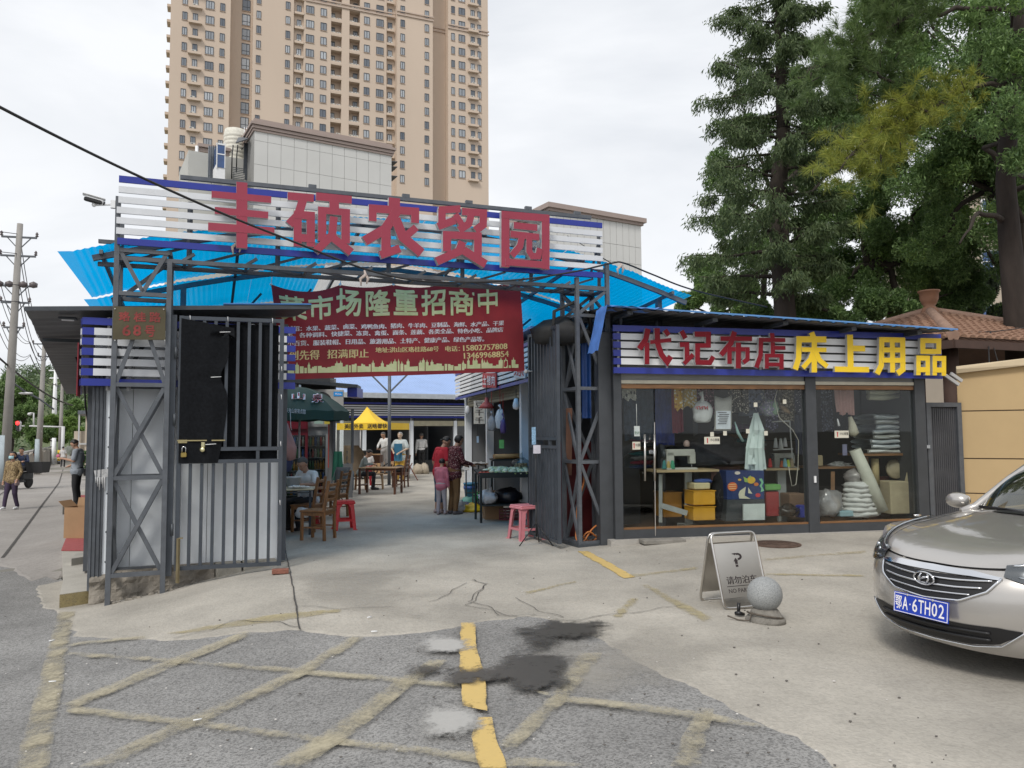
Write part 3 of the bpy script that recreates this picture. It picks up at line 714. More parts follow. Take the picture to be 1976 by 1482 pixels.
for i,(ch,x0,x1,y0,y1)in enumerate((('珞',229,250,601,619),('桂',258,280,602,620),('路',288,309,602,621),('6',236,251,627,647),('8',257,271,627,647),('号',279,298,628,649))):
 for d in range(4):
  ox,oy=(d%2)*1.3,(d//2)*1.2
  flat_text(mb,ch,gpl(x0+ox,y0+oy,-0.062),gpl(x1+ox,y0+oy,-0.062),gpl(x0+ox,y1+oy,-0.062),lift=0.0008*(d+1))
mb.build('inscription',m_fr,t)['kind']='stuff'
mb=MB()
for p in((222,596),(316,597),(222,657),(318,657)):mb.ball(gpl(*p,-0.065),0.009,6)
mb.build('bolt',m_side,t)
p=gpl(222,395,0.0)
t=thing('security_camera','white and black bullet camera on an arm at the top of the left gate tower','camera',tuple(p))
h=p-gU*0.02;c=p-gU*0.22+UP*0.03
mb=MB();mb.tube([h,h-gU*0.08-UP*0.01,c-UP*0.06],0.012,6);mb.ball(c-UP*0.055,0.025,8);mb.box(h,(0.05,0.05,0.09),R(GA));mb.build('arm',m_white,t)
Mx=Matrix.Rotation(R(GA+8),4,'Z')@Matrix.Rotation(R(10),4,'Y')
mb=MB();mb.box(c,(0.2,0.075,0.06),M=Mx,ch=0.012);mb.box(c+Vector((0,0,0.04)),(0.24,0.1,0.014),M=Mx,ch=0.005);mb.build('housing',m_white,t)
mb=MB();mb.box(c-Vector((0.0,0.02,0.012)),(0.19,0.06,0.045),M=Mx,ch=0.01);mb.tube([c+Mx@Vector((0.1,-0.01,-0.01)),c+Mx@Vector((0.115,-0.01,-0.012))],0.025,10);mb.build('lens',m_black,t)
def leaf(name,label,h0,h1,zb,zt,nbar,mesh_net=False,zmid=(0.42,0.47),back=None):
 h0=Vector((h0[0],h0[1],0));h1=Vector((h1[0],h1[1],0));d=(h1-h0);L=d.length;d.normalize();n=Vector((-d.y,d.x,0))
 t=thing(name,label,'gate leaf',(h0.x,h0.y,zb))
 Pz=lambda s,z:h0+d*s+UP*z
 mb=MB();fr=0.05
 for s in(0,L):mb.bar(Pz(s,zb-fr/2),Pz(s,zt+fr/2),fr,up=n)
 for z in(zb,zb+(zt-zb)*zmid[0],zb+(zt-zb)*zmid[1],zt):mb.bar(Pz(fr/2,z),Pz(L-fr/2,z),fr*0.9,up=n)
 mb.build('frame',m_gate,t)
 z1,z2=zb+(zt-zb)*zmid[0],zb+(zt-zb)*zmid[1]
 for i in range(1,nbar+1):
  s=L*i/(nbar+1)
  for a,b in((zb+fr/2,z1-fr/2),(z2+fr/2,zt-fr/2)):
   mb=MB();mb.bar(Pz(s,a),Pz(s,b),0.036,0.036,up=n);mb.build('bar',m_gate,t)
 mb=MB()
 for s in(L*0.28,L*0.77):mb.bar(Pz(s,z1+fr/2),Pz(s,z2-fr/2),0.04,up=n)
 mb.build('block',m_gate,t)
 return t,Pz,n,L
a=pl(352,1110,gpl(352,1110,-0.05),GA+9);
LP0=(gpl(345,900,0.05)).xy;LP1=at(541,900,9.55).xy
zb=1.62-(1102-842)/FPX*Vector(LP0).length*0.93
tL,Pz,nL,LL=leaf('gate_leaf','open left gate leaf with black shade netting and a brass padlock',LP0,LP1,0.06,3.05,8)
m_net=mat('black_net',(0.008,0.009,0.011),0.9,0,0.35,30,0.3,200,spec=0.15)
def netpt(u,v):
 s=0.02+(LL-0.06)*u;z=1.32+(3.0-1.32)*v
 return Pz(s,z)+nL*(0.045+0.012*math.sin(9*u+4*v)+0.01*math.sin(23*u+3))
mb=MB();mb.grid(netpt,26,20);mb.build('netting',m_net,tL)
def flap(u,v):
 wv=0.46+0.02*math.sin(3.2*v)+(0.06 if v>0.9 else 0)-0.14*math.exp(-((v-0.60)/0.09)**2)*0.6
 wv*=1-0.18*(1-v)**3-0.0
 s=0.0+LL*wv*u;z=1.30+(3.04-1.30)*v-(0.10*u if v>0.93 else 0)
 pinch=math.exp(-((v-0.60)/0.12)**2)
 return Pz(s,z)-nL*(0.045+0.02*math.sin(11*u+2*v)*u*(1-pinch)+0.012*math.sin(30*(v-0.6)/(0.25+u))*pinch*u)
mb=MB();mb.grid(flap,24,30);mb.build('netting',m_net,tL)
mb=MB()
for s,z in((LL*0.42,2.88),(LL*0.34,2.33),(LL*0.30,1.52)):mb.tube([Pz(s-0.05,z)-nL*0.075,Pz(s+0.07,z+0.008)-nL*0.07],0.004,5)
for s,z in((LL*0.08,3.05),(LL*0.45,3.05),(LL*0.9,3.05),(LL,2.45),(LL,2.1),(LL,1.52),(LL,0.8)):mb.tube([Pz(s,z+0.03)-nL*0.028,Pz(s+0.004,z-0.03)-nL*0.028],0.004,5)
mb.build('cable_tie',m_white,tL)['kind']='stuff'
zz=1.62-(852-842)/FPX*8.9-0.09
mb=MB();mb.bar(Pz(-0.02,zz+0.1)-nL*0.05,Pz(0.52,zz+0.1)-nL*0.05,0.012,0.014);mb.box(Pz(0.06,zz+0.09)-nL*0.045,(0.14,0.02,0.04),R(30));mb.build('bolt',mat('tarnished_brass',(0.45,0.38,0.2),0.4,0.8,0.15,9),tL)
mb=MB();mb.lathe([(0.026,0),(0.03,0.012),(0.026,0.024)],c=Pz(0.27,zz-0.01)-nL*0.06,n=12,M=Matrix.Rotation(R(90),4,'X'));mb.bar(Pz(0.27,zz+0.08)-nL*0.05,Pz(0.27,zz+0.02)-nL*0.05,0.05,0.012);mb.build('staple',mat('pale_brass',(0.75,0.7,0.42),0.35,0.8,0.1,9),tL)
t=thing('padlock','small brass padlock hanging from the bolt of the left gate leaf','padlock',tuple(Pz(0.06,zz-0.1)-nL*0.06))
mb=MB();mb.box(Pz(0.06,zz-0.07)-nL*0.065,(0.065,0.028,0.055),R(30),ch=0.006);mb.build('body',mat('padlock_brass',(0.42,0.31,0.1),0.35,0.9,0.1,9),t)
mb=MB();q=Pz(0.06,zz-0.04)-nL*0.065;mb.tube([q-gU*0.02,q-gU*0.02+UP*0.05,q-gU*0.01+UP*0.065,q+gU*0.01+UP*0.065,q+gU*0.02+UP*0.05,q+gU*0.02],0.006,6);mb.build('shackle',m_chrome,t)
t_lp=thing('gate_post','dark steel gate post between the left tower and the open leaf','post',(gpl(328,1105,0.1).x,gpl(328,1105,0.1).y,0))
q=gpl(322,900,0.1);mb=MB();mb.bar(Vector((q.x+0.03,q.y,-0.02)),Vector((q.x+0.03,q.y,3.08)),0.13,0.1,up=gU);mb.build('post',m_gate,t_lp)
mb=MB()
for z in(0.45,1.75,2.55):mb.tube([Vector((q.x+0.1,q.y-0.05,z)),Vector((q.x+0.1,q.y-0.05,z+0.14))],0.018,8)
mb.build('hinge',m_steel_d,t_lp)
mb=MB();mb.bar(Pz(0.02,0.42)-nL*0.06,Pz(0.02,-0.1)-nL*0.06,0.03,0.03);mb.bar(Pz(0.02,0.42)-nL*0.06,Pz(0.07,0.42)-nL*0.06,0.015);mb.build('drop_bolt',mat('old_brass',(0.3,0.25,0.15),0.5,0.7,0.2,9),tL)
RP1=at(1024,900,12.05).xy;RP0=at(1078,900,10.95).xy
tR,Pz2,nR,LR=leaf('gate_leaf','open right gate leaf with a blue payment card and a white note',RP0,RP1,0.10,3.16,8,zmid=(0.435,0.475))
for k,(px0,px1,y0,y1,m_)in enumerate(((1026,1034,824,858,mat('blue_card',(0.25,0.42,0.6),0.5,0,0.4,60)),(1029,1043,859,875,mat('white_note',(0.62,0.6,0.68),0.6)))):
 c0=at((px0+px1)/2,(y0+y1)/2,11.45-0.1*k)
 mb=MB();w=(px1-px0)/FPX*11.4;h=(y1-y0)/FPX*11.4;mb.box(c0,(w,0.006,h),R(8));o=mb.build('card',m_);tag(o,('pale blue payment card tied to the right gate leaf','small white note hanging over the tripod at the right gate leaf')[k],'card')
m_rag=mat('pale_rag',(0.5,0.42,0.38),0.9,0,0.15,9)
for(px,py,v,lab)in((457,468,-0.1,'scrap of white cloth caught under the sign beside the left tower'),(703,530,-0.1,'knotted pink rag hanging from the beam under the sign'),(1197,512,0.0,'small knotted rag tied to the wire right of the sign')):
 p=gpl(px,py,v);mb=MB()
 mb.tube([p+UP*0.06,p+gU*0.02,p-UP*0.06-gU*0.05,p-UP*0.15-gU*0.04],[0.01,0.025,0.02,0.008],6);mb.tube([p+UP*0.03,p-UP*0.05+gU*0.05,p-UP*0.12+gU*0.03],[0.012,0.022,0.008],6)
 tag(mb.build('rag',m_rag),lab,'rag')
m_sheet=sheetmat('blue_roof_sheet',(0.0,0.26,0.66),(0.0,0.44,0.86),0.4,scale=1.2)
m_sheet_w=sheetmat('clear_roof_sheet',(0.88,0.89,0.89),(0.9,0.9,0.9),0.55)
CU0=gu(pl(132,478,gpt(0,0.3,0),GA));CU1=gu(pl(1332,582,gpt(0,0.3,0),GA));CM=(CU0+CU1)/2;CH=(CU1-CU0)/2
def roofz(u):
 q=abs((u-CM)/CH);return 4.62-0.82*q**1.7
t_roof=thing('market_canopy','arched roof of see-through blue plastic sheets on grey rafters behind the sign','canopy',tuple(gpt(CM,4,0)))
ranges=[(0.25,2.35),(2.35,4.4),(4.4,6.6)]
nseg=8
for k,(v0,v1)in enumerate(ranges):
 for i in range(nseg):
  ua=CU0+(CU1-CU0)*i/nseg;ub=CU0+(CU1-CU0)*(i+1)/nseg
  m_=m_sheet_w if((i in(3,4)and k==1)or(k==2 and 1<=i<=6))else m_sheet
  ex=0.16 if i==0 else 0
  def f(a,b,ua=ua,ub=ub,v0=v0,v1=v1,k=k,ex=ex,i=i):
   u=ua+(ub-ua)*a;v=v0+(v1-v0)*b
   return gpt(u-(0.22*(1-b)*ex*3 if a==0 else 0),v,roofz(u)-0.03*k-0.09*(v-0.25)+0.006*math.sin(a*88)-0.03*math.sin(math.pi*a)*(1-b)*(i%2)+(0.01 if i%2 else 0))
  mb=MB();mb.grid(f,56,4);mb.build('roof_sheet',m_,t_roof)
for v in(0.35,2.35,4.4,6.5):
 mb=MB();pts=[CU0+0.25+(CU1-CU0-0.3)*i/16 for i in range(17)]
 for a,b in zip(pts[:-1],pts[1:]):mb.bar(gpt(a,v,roofz(a)-0.08-0.09*v),gpt(b,v,roofz(b)-0.08-0.09*v),0.05,0.07)
 mb.build('rafter',m_steel,t_roof)
for f in(0.04,0.22,0.40,0.60,0.78,0.96):
 u=CU0+(CU1-CU0)*f;mb=MB();mb.bar(gpt(u,0.25,roofz(u)-0.045-0.03),gpt(u,6.55,roofz(u)-0.045-0.6),0.04,0.05);mb.build('purlin',m_steel,t_roof)
for v in(3.4,):
 mb=MB();za=3.75-0.08*v;u0,u1=CU0+1.3,CU1-0.9
 mb.bar(gpt(u0,v,roofz(u0)-0.3-0.09*v),gpt(CM-0.6,v,roofz(CM)-0.32-0.09*v),0.06,0.09);mb.bar(gpt(CM-0.6,v,roofz(CM)-0.32-0.09*v),gpt(u1,v,roofz(u1)-0.3-0.09*v),0.06,0.09)
 for i in range(1,8):
  u=u0+(u1-u0)*i/8;mb.bar(gpt(u,v,roofz(u)-0.36-0.09*v),gpt(u+0.25,v,roofz(u+0.25)-0.1-0.09*v),0.035)
 mb.build('truss',m_steel_d,t_roof)
for u,v in((CU0+1.2,2.35),(CU0+1.2,6.5),(CU1-0.85,4.4),(CU1-0.4,0.6)):
 mb=MB();mb.bar(gpt(u,v,0.0),gpt(u,v,roofz(u)-0.1-0.09*v),0.08,up=gU);mb.build('post',m_steel,t_roof)
BL,BR=gpl(560,640,1.25),gpl(1006,640,0.9)
def bplane(px,py):
 d=(BR-BL);return pl(px,py,BL,math.degrees(math.atan2(d.y,d.x)))
bd=(BR-BL);bd.z=0;bd.normalize();bn=Vector((bd.y,-bd.x,0))
Ctl,Ctr,Cbl,Cbr=bplane(523,549),bplane(1004,549),bplane(548,733),bplane(1012,716)
def ban(u,v,lift=0.0):
 p=Cbl.lerp(Cbr,u).lerp(Ctl.lerp(Ctr,u),v)
 sag=0.0
 for a,b in((0.0,0.26),(0.26,0.47),(0.47,0.67),(0.67,0.92),(0.92,1.0)):
  if a<=u<=b:q=(u-a)/(b-a);sag=4*q*(1-q)*(0.09 if a==0 else 0.045)*(b-a)/0.22
 p=p-UP*sag*v**3
 w=0.02*math.sin(7*u+1.5*v)+0.014*math.sin(17*u+6*v+1)*(0.4+v*0.6)+0.03*math.exp(-((u-0.93+0.16*v)/0.02)**2)-0.018*math.exp(-((u-0.90+0.1*v)/0.03)**2)
 w+=0.008*math.sin(60*(u-0.26)*(1.2-v))*math.exp(-abs(u-0.26)*14)*v
 return p+bn*(w+lift)
t_ban=thing('banner','red cloth banner with pale green and white lettering hung across the gateway','banner',tuple(Cbl))
m_ban=mat('banner_red',(0.22,0.012,0.022),0.6,0,0.35,1.1,col2=(0.40,0.025,0.035),stain=0.35,stain_col=(0.11,0.006,0.018))
mb=MB();mb.grid(lambda u,v:ban(u,v),120,40);mb.build('cloth',m_ban,t_ban)
def buv(px,py):
 p=bplane(px,py);U=(p-Cbl).dot(bd);l0=(Cbr-Cbl).dot(bd);u=U/l0
 lo=Cbl.lerp(Cbr,u).z;hi=Ctl.lerp(Ctr,u).z;u=u+(0.0)
 o=Cbl.lerp(Ctl,(p.z-lo)/(hi-lo));l1=(Ctr-Ctl).dot(bd);v=(p.z-lo)/(hi-lo);off=(Ctl-Cbl).dot(bd)*v
 u=(U-off)/(l0+(l1-l0)*v);return u,v
def btext(s,x0,y0,x1,y1,xb0,yb0,m_i=0,bold=1,off=0.0,sp=1.0,mb=None):
 tl,tr,bl=buv(x0,y0),buv(x1,y1),buv(xb0,yb0)
 for k in range(bold):
  du,dv=(k%2)*0.0022,(k//2)*0.006
  lettering(mb,s,lambda u,v,d:ban(bl[0]+(tr[0]-tl[0])*u+(tl[0]-bl[0])*v+du,bl[1]+(tr[1]-tl[1])*u+(tl[1]-bl[1])*v+dv,0.006+0.0006*k),0.0,off,m_i,None,2,sp)
m_bt=mat('banner_green',(0.62,0.72,0.34),0.6,0,0.1,9,col2=(0.85,0.82,0.5));m_bw=mat('banner_white',(0.85,0.83,0.87),0.6);m_bg=mat('banner_gold',(0.8,0.66,0.32),0.6);m_bs=mat('banner_shadow',(0.05,0.01,0.01),0.7)
B=lambda x,y:(500+x/3.8,520+y/3.8)
rows=[('菜',140,182,335,178,165,372),('市',362,172,545,170,365,362),('场',565,152,755,150,565,345),('隆',782,150,965,150,785,342),('重',985,148,1168,148,988,335),('招',1190,146,1372,148,1192,335),('商',1392,142,1578,142,1396,335),('中',1600,140,1748,142,1604,320)]
for ch,a,b,c,d,e,f in rows:mb=MB();btext(ch,*B(a,b),*B(c-8,d),*B(e,f),0,8,0,mb=mb);mb.build('character',m_bt,t_ban)
mb=MB()
btext('诚招：水果、蔬菜、卤菜、鸡鸭鱼肉、猪肉、牛羊肉、豆制品、海鲜、水产品、干果',*B(205,412),*B(1790,376),*B(205,451),0,2,mb=mb)
btext('类、各种调料、快捷菜、冻货、禽蛋、面条、莲藕、各类全品、特色小吃、品牌店',*B(200,463),*B(1785,424),*B(200,502),0,2,mb=mb)
btext('小百货、服装鞋帽、日用品、旅游用品、土特产、健康产品、绿色产品等。',*B(205,522),*B(1650,490),*B(205,563),0,2,mb=mb)
mb.build('lettering',m_bw,t_ban)['kind']='stuff'
mb=MB()
btext('先到先得',*B(140,600),*B(440,590),*B(140,672),0,2,mb=mb);btext('招满即止',*B(498,590),*B(800,585),*B(498,655),0,2,mb=mb)
btext('地址:洪山区珞桂路68号',*B(852,572),*B(1315,562),*B(852,612),0,2,mb=mb);btext('电话：',*B(1365,562),*B(1470,560),*B(1365,602),0,2,mb=mb)
btext('15802757808',*B(1495,556),*B(1815,543),*B(1497,598),0,2,mb=mb);btext('13469968854',*B(1500,612),*B(1825,598),*B(1502,655),0,2,mb=mb)
mb.build('lettering',m_bg,t_ban)['kind']='stuff'
mb=MB();r_=random.Random(3);x=150
sky=[]
while x<1900:
 w=r_.choice((14,18,22,28));h=r_.choice((10,18,26,34,50))*(0.7 if x<900 else 1);sky.append((x,h,x+w));x+=w+r_.choice((0,0,6))
def btm(x):return 765-(x-150)*0.020
def top0(x):return 738-(x-150)*0.014-14*math.exp(-((x-700)/160)**2)-10*math.exp(-((x-1250)/100)**2)
for x0,h,x1 in sky:
 q=[buv(*B(a,b))for a,b in((x0,btm(x0)),(x1,btm(x1)),(x1,top0(x1)-h),(x0,top0(x0)-h))]
 if x0<1500:pass
 else:q[0]=buv(*B(x0,top0(x0)+8));q[1]=buv(*B(x1,top0(x1)+8))
 mb.add([ban(u,v,0.005)for u,v in q],[(0,1,2,3)])
 if h>30:
  q=[buv(*B(a,b))for a,b in(((x0+x1)/2-5,top0(x0)-h),((x0+x1)/2+5,top0(x0)-h),((x0+x1)/2,top0(x0)-h-22))];mb.add([ban(u,v,0.005)for u,v in q],[(0,1,2)])
mb.build('skyline_print',m_bt,t_ban)
mb=MB()
for u in(0.0,0.26,0.47,0.67,0.92):
 q=ban(u,1.0);mb.tube([q-UP*0.02,q+UP*(0.14 if u else 0.2)+gU*0.02],0.008,5);mb.ball(q,0.022,6)
mb.tube([ban(1,0),ban(1,0)+bd*0.12],0.01,5);mb.ball(ban(1,0.0)+bd*0.02,0.035,6)
mb.build('tie',m_white,t_ban)['kind']='stuff'
# far buildings
m_tw=mat('tower_render',(0.60,0.49,0.395),0.9,0,0.05,0.06,stain=0.4,stain_col=(0.52,0.43,0.35),stretch=(1,1,0.35))
m_tw_c=mat('tower_trim',(0.52,0.42,0.35),0.9,0,0.05,0.2)
m_wf=mat('window_frame_dark',(0.075,0.085,0.10),0.4,0.3,0.1,4)  # frame grey lightened: the tower's haze is put into this colour
def winglass(name,a,b):
 m=bpy.data.materials.new(name);m.use_nodes=True;t=m.node_tree;p=t.nodes['Principled BSDF']
 p.inputs['Roughness'].default_value=0.08;p.inputs['Specular IOR Level'].default_value=0.9
 oi=N(t,'ShaderNodeObjectInfo');g=N(t,'ShaderNodeNewGeometry');ad=N(t,'ShaderNodeMath',operation='ADD');fr=N(t,'ShaderNodeMath',operation='FRACT')
 t.links.new(oi.outputs['Random'],ad.inputs[0]);t.links.new(g.outputs['Random Per Island'],ad.inputs[1]);t.links.new(ad.outputs[0],fr.inputs[0])
 r=N(t,'ShaderNodeValToRGB');r.color_ramp.elements[0].color=c4(a);r.color_ramp.elements[1].color=c4(b)
 t.links.new(fr.outputs[0],r.inputs['Fac']);t.links.new(r.outputs['Color'],p.inputs['Base Color']);return m
m_wg=winglass('tower_glass',(0.10,0.12,0.15),(0.5,0.53,0.56))
m_ac=mat('air_con_white',(0.55,0.54,0.5),0.5,0,0.1,4)
T0=at(316,600,140.0);T0.z=0;TA=21.5
tU=Vector((math.cos(R(TA)),math.sin(R(TA)),0));tV=Vector((-tU.y,tU.x,0))
def tw(u,v,z):return T0+tU*u+tV*v+UP*z
def tu(px,v=0.0):q=pl(px,700,tw(0,v,0),TA);return(q-tw(0,v,0)).dot(tU)
def tz(px,py,v=0.0):return pl(px,py,tw(0,v,0),TA).z
FL=3.0
t=thing('apartment_tower','tall beige apartment tower rising out of the picture behind the market sign','apartment tower',tuple(T0),R(TA))
ZT=112.0
def sec(mb,u0,u1,v0,v1,z0=-2,z1=ZT):
 mb.prism([tw(u0,v0,z0),tw(u1,v0,z0),tw(u1,v1,z0),tw(u0,v1,z0)],(0,0,z0),(0,0,z1))
uA0,uA1=0.0,tu(433);uB1=tu(478);uC1=tu(762);uD1=tu(832);uE1=tu(866);uF1=tu(945)
r1a,r1b,r2a,r2b=tu(633.5),tu(655),tu(670),tu(691)
mb=MB()
sec(mb,uA0,uA1,0,18);sec(mb,uA1,uB1,3.2,18);sec(mb,uB1,tu(559),0.3,18);sec(mb,tu(559),tu(579),0.9,18);sec(mb,tu(579),r1a,0.3,18)
sec(mb,r1b,r2a,0.3,18);sec(mb,r2b,tu(744),0.3,18);sec(mb,tu(744),uC1,0.9,18);sec(mb,r1a,r1b,1.9,18);sec(mb,r2a,r2b,1.9,18)
sec(mb,uC1,uD1,-1.2,18);sec(mb,uD1,uE1,2.5,18);sec(mb,uE1,uF1,0.2,18)
mb.build('wall',m_tw,t)
zc=tz(750,33,0.3)
for(a,b,v)in((uB1+(uC1-uB1)*0.35,uC1,0.3),(uC1-0.15,uD1+0.15,-1.2),(uD1+0.2,uE1,2.5),(uE1-0.1,uF1+0.2,0.2)):
 mb=MB()
 for dz in(0,0.75):mb.prism([tw(a,v-0.22,zc+dz),tw(b,v-0.22,zc+dz),tw(b,v-0.01,zc+dz),tw(a,v-0.01,zc+dz)],(0,0,0),(0,0,0.28))
 mb.build('string_course',m_tw_c,t)
def winmesh(name,w,h,bars=(0.5,),hb=None):
 mb=MB();f=0.09
 mb.box((0,0.02,0),(w,0.06,h),mi=1)
 for s in(-1,1):
  mb.box((s*(w/2-f/2),-0.04,0),(f,0.09,h));mb.box((0,-0.045,s*(h/2-f/2)),(w-2*f,0.08,f))
 for b in bars:mb.box(((b-0.5)*w,-0.04,0),(f,0.08,h-2*f))
 if hb:mb.box((0,-0.035,(hb-0.5)*h),(w-2*f,0.06,f*0.8))
 mb.box((0,-0.06,-h/2-0.06),(w+0.15,0.16,0.07),mi=2)
 mb.v=[tuple(Matrix.Rotation(0,4,'Z')@Vector(v))for v in mb.v]
 return mb.mesh(name,[m_wf,m_wg,m_tw_c])
def ledgemesh(w):
 mb=MB();mb.box((0,-0.38,-0.25),(w,0.76,0.14));mb.box((0,-0.72,-0.02),(w,0.07,0.34));mb.box((-w/2+0.04,-0.36,-0.02),(0.07,0.66,0.34));mb.box((w/2-0.04,-0.36,-0.02),(0.07,0.66,0.34))
 return mb.mesh('ledge',[m_tw])
def acmesh(w=0.85,h=0.6):
 mb=MB();mb.box((0,0,0),(w,0.35,h),ch=0.02);mb.lathe([(0.2,0),(0.21,0.02),(0.0,0.02)],c=(-0.12,-0.17,0),n=14,mi=1,M=Matrix.Rotation(R(90),4,'X'));return mb.mesh('air_conditioner',[m_ac,m_wf])
wcache={}
zref=tz(774,45,-1.2)
zbase=zref%FL
LO,HI=44.0,97.0
floors=[zbase+FL*k for k in range(40)if LO<zbase+FL*k<HI]
acm=acmesh()
cols=[(342,10,0,1.55,0,'window'),(363,10,0,1.55,2.3,'window'),(392,17,0,1.6,0,'window'),(417,10,0,1.55,0,'window'),(464,16,3.2,2.3,0,'stair_window'),(489,9,0.3,1.55,0,'window'),(547,9,0.3,1.55,0,'window'),(569,9,0.9,1.55,1.75,'window'),(591,16,0.3,1.6,0,'window'),(618,12,0.3,1.6,0,'window'),(704,11,0.3,1.6,0,'window'),(730,14,0.3,1.6,0,'window'),(750,8.5,0.9,1.6,1.6,'window'),(775,8,-1.2,1.6,0,'window'),(823,8,-1.2,1.6,0,'window'),(875,7,0.2,1.6,0,'window'),(892.5,12.5,0.2,1.6,0,'window'),(914,8,0.2,1.6,2.3,'window'),(927,7,0.2,1.6,0,'window')]
shift={489:0.15}
I=WM[t.name].inverted()
wcount=0
for(px,w,v,h,led,nm)in cols:
 uc=tu(px,v);ww=tu(px+w/2,v)-tu(px-w/2,v)
 k=(round(ww,1),h)
 if k not in wcache:wcache[k]=winmesh(nm,ww,h,(0.5,)if ww<1.5 else(0.36,0.64)if h<2 else(0.62,),0.35 if h>2 else None)
 lm=ledgemesh(led)if led else None
 for f,z in enumerate(floors):
  zz=z+(0.0 if led else 0.0)
  q=pl(px,700,tw(0,v,0),TA);
  pyy=838-(z-CAMZ)/tw(uc,v,z).y*FPX
  if pyy>345 or(484<px<757 and pyy>238+(px-484)*0.2+10)or(400<px<484 and pyy>285):continue
  loc=I@tw(uc,v-0.02,zz);wcount+=1
  place(nm,wcache[k],t,tuple(loc))
  if led:
   place('ledge',lm,t,tuple(I@tw(uc,v,zz-1.05)))
   if random.random()<0.62:place('air_conditioner',acm,t,tuple(I@tw(uc+random.uniform(-0.3,0.3),v-0.42,zz-0.86)))
slabm=None
for(a,b)in((r1a,r1b),(r2a,r2b)):
 w=b-a;mb=MB();mb.box((0,0.8,0),(w,1.55,0.22));mb.box((0,0.06,0.35),(w,0.1,0.5));sl=mb.mesh('balcony_floor',[m_tw])
 dm=winmesh('balcony_door',w*0.42,2.2)
 for z in floors:
  uc=(a+b)/2;pyy=838-(z-CAMZ)/tw(uc,0.3,z).y*FPX
  if pyy>300:continue
  place('balcony_floor',sl,t,tuple(I@tw(uc,0.32,z-1.35)))
  place('balcony_door',dm,t,tuple(I@tw(a+w*(0.25 if a==r1a else 0.68),1.86,z-0.05)))
  for du in(-0.27,0.25):
   if random.random()<0.85:place('air_conditioner',acm,t,tuple(I@tw(uc+du*w,0.75,z-0.75)))
mb=MB();mb.box((-0.35,2.2,0),(0.7,2.2,0.5));sm=mb.mesh('side_balcony',[m_tw])
for z in floors:place('side_balcony',sm,t,tuple(I@tw(0,0,z-0.9)))
mb=MB();mb.box((0,0,0),(0.1,0.6,2.1));slm=mb.mesh('slit_window',[m_wf])
for z in floors:place('slit_window',slm,t,tuple(I@tw(uD1+0.45,2.46,z)))
print('tower windows',wcount)
WA=30.0
m_tile=mat('white_wall_tile',(0.60,0.60,0.58),0.55,0,0.035,0.35,stain=0.25,stain_col=(0.52,0.52,0.49))
m_grout=mat('tile_joint',(0.30,0.30,0.29),0.9)
m_corn=mat('brown_cornice',(0.36,0.29,0.26),0.8,0,0.06,0.8)
m_bei=mat('beige_wall',(0.48,0.41,0.33),0.9,0,0.06,0.5)
m_bglass=mat('blue_glass',(0.03,0.08,0.22),0.12,0,0.2,2,spec=0.8)
W0=at(484,700,58.0);W0.z=0
wU=Vector((math.cos(R(WA)),math.sin(R(WA)),0));wV=Vector((-wU.y,wU.x,0))
def wl(u,v,z):return W0+wU*u+wV*v+UP*z
def wpl(px,py,v=0.0):return pl(px,py,wl(0,v,0),WA)
def wu(px,v=0.0):return(wpl(px,500,v)-wl(0,v,0)).dot(wU)
UW=wu(755);zt=wpl(484,250).z
t=thing('tiled_apartment_block','white tiled apartment block with brown cornice, water tank and window cages','apartment block',tuple(W0))
mb=MB();mb.prism([wl(0,0.04,-2),wl(UW,0.04,-2),wl(UW,9,-2),wl(0,9,-2)],(0,0,-2),(0,0,zt+0.2));mb.build('wall',m_grout,t)
hrow=[zt,wpl(484,269).z,wpl(484,315).z];hrow.append(hrow[2]-(hrow[1]-hrow[2]));hrow.append(hrow[3]-(hrow[1]-hrow[2]));hrow.append(hrow[4]-(hrow[1]-hrow[2]))
for i in range(11):
 for j in range(5):
  u0,u1=UW*i/11+0.012,UW*(i+1)/11-0.012
  mb=MB();mb.prism([wl(u0,0,hrow[j+1]+0.012),wl(u1,0,hrow[j+1]+0.012),wl(u1,0,hrow[j]-0.012),wl(u0,0,hrow[j]-0.012)],(0,0,0),wV*0.03);mb.build('panel',m_tile,t)
def cornice(fn,u0,u1,z,side_left=8.0,name='cornice',parent=None):
 for(e,a,b)in((0.30,0.42,0.62),(0.18,0.16,0.38),(0.1,-0.04,0.12)):
  mb=MB();mb.prism([fn(u0-e,-e,z+a),fn(u1+e,-e,z+a),fn(u1+e,side_left,z+a),fn(u0-e,side_left,z+a)],(0,0,z+a),(0,0,z+b));mb.build(name,m_corn,parent)
mb=MB();mb.prism([wl(-0.05,-0.05,zt+0.6),wl(UW+0.05,-0.05,zt+0.6),wl(UW+0.05,9,zt+0.6),wl(-0.05,9,zt+0.6)],(0,0,zt+0.6),(0,0,zt+0.95));mb.build('parapet',m_corn,t)
cornice(wl,0,UW,zt,9.05,parent=t)
mb=MB();mb.prism([wl(-4.3,3.2,-2),wl(0,3.2,-2),wl(0,9,-2),wl(-4.3,9,-2)],(0,0,-2),(0,0,zt-1.3));mb.build('wall',mat('pale_side_wall',(0.5,0.5,0.47),0.8,0,0.06,0.5),t)
def wbox(px0,px1,py0,py1,v,dep,m,name,parent):
 a=wpl(px0,py1,v);b=wpl(px1,py1,v);z0=a.z;z1=wpl(px0,py0,v).z
 mb=MB();mb.prism([Vector((a.x,a.y,z0)),Vector((b.x,b.y,z0)),Vector((b.x,b.y,z1)),Vector((a.x,a.y,z1))],(0,0,0),wV*dep);return mb.build(name,m,parent)
wbox(417,434,316,344,0.9,1.6,m_white,'bay',t);bw=wbox(418.5,433.5,278,322,0.85,1.5,m_bglass,'bay_window',t)
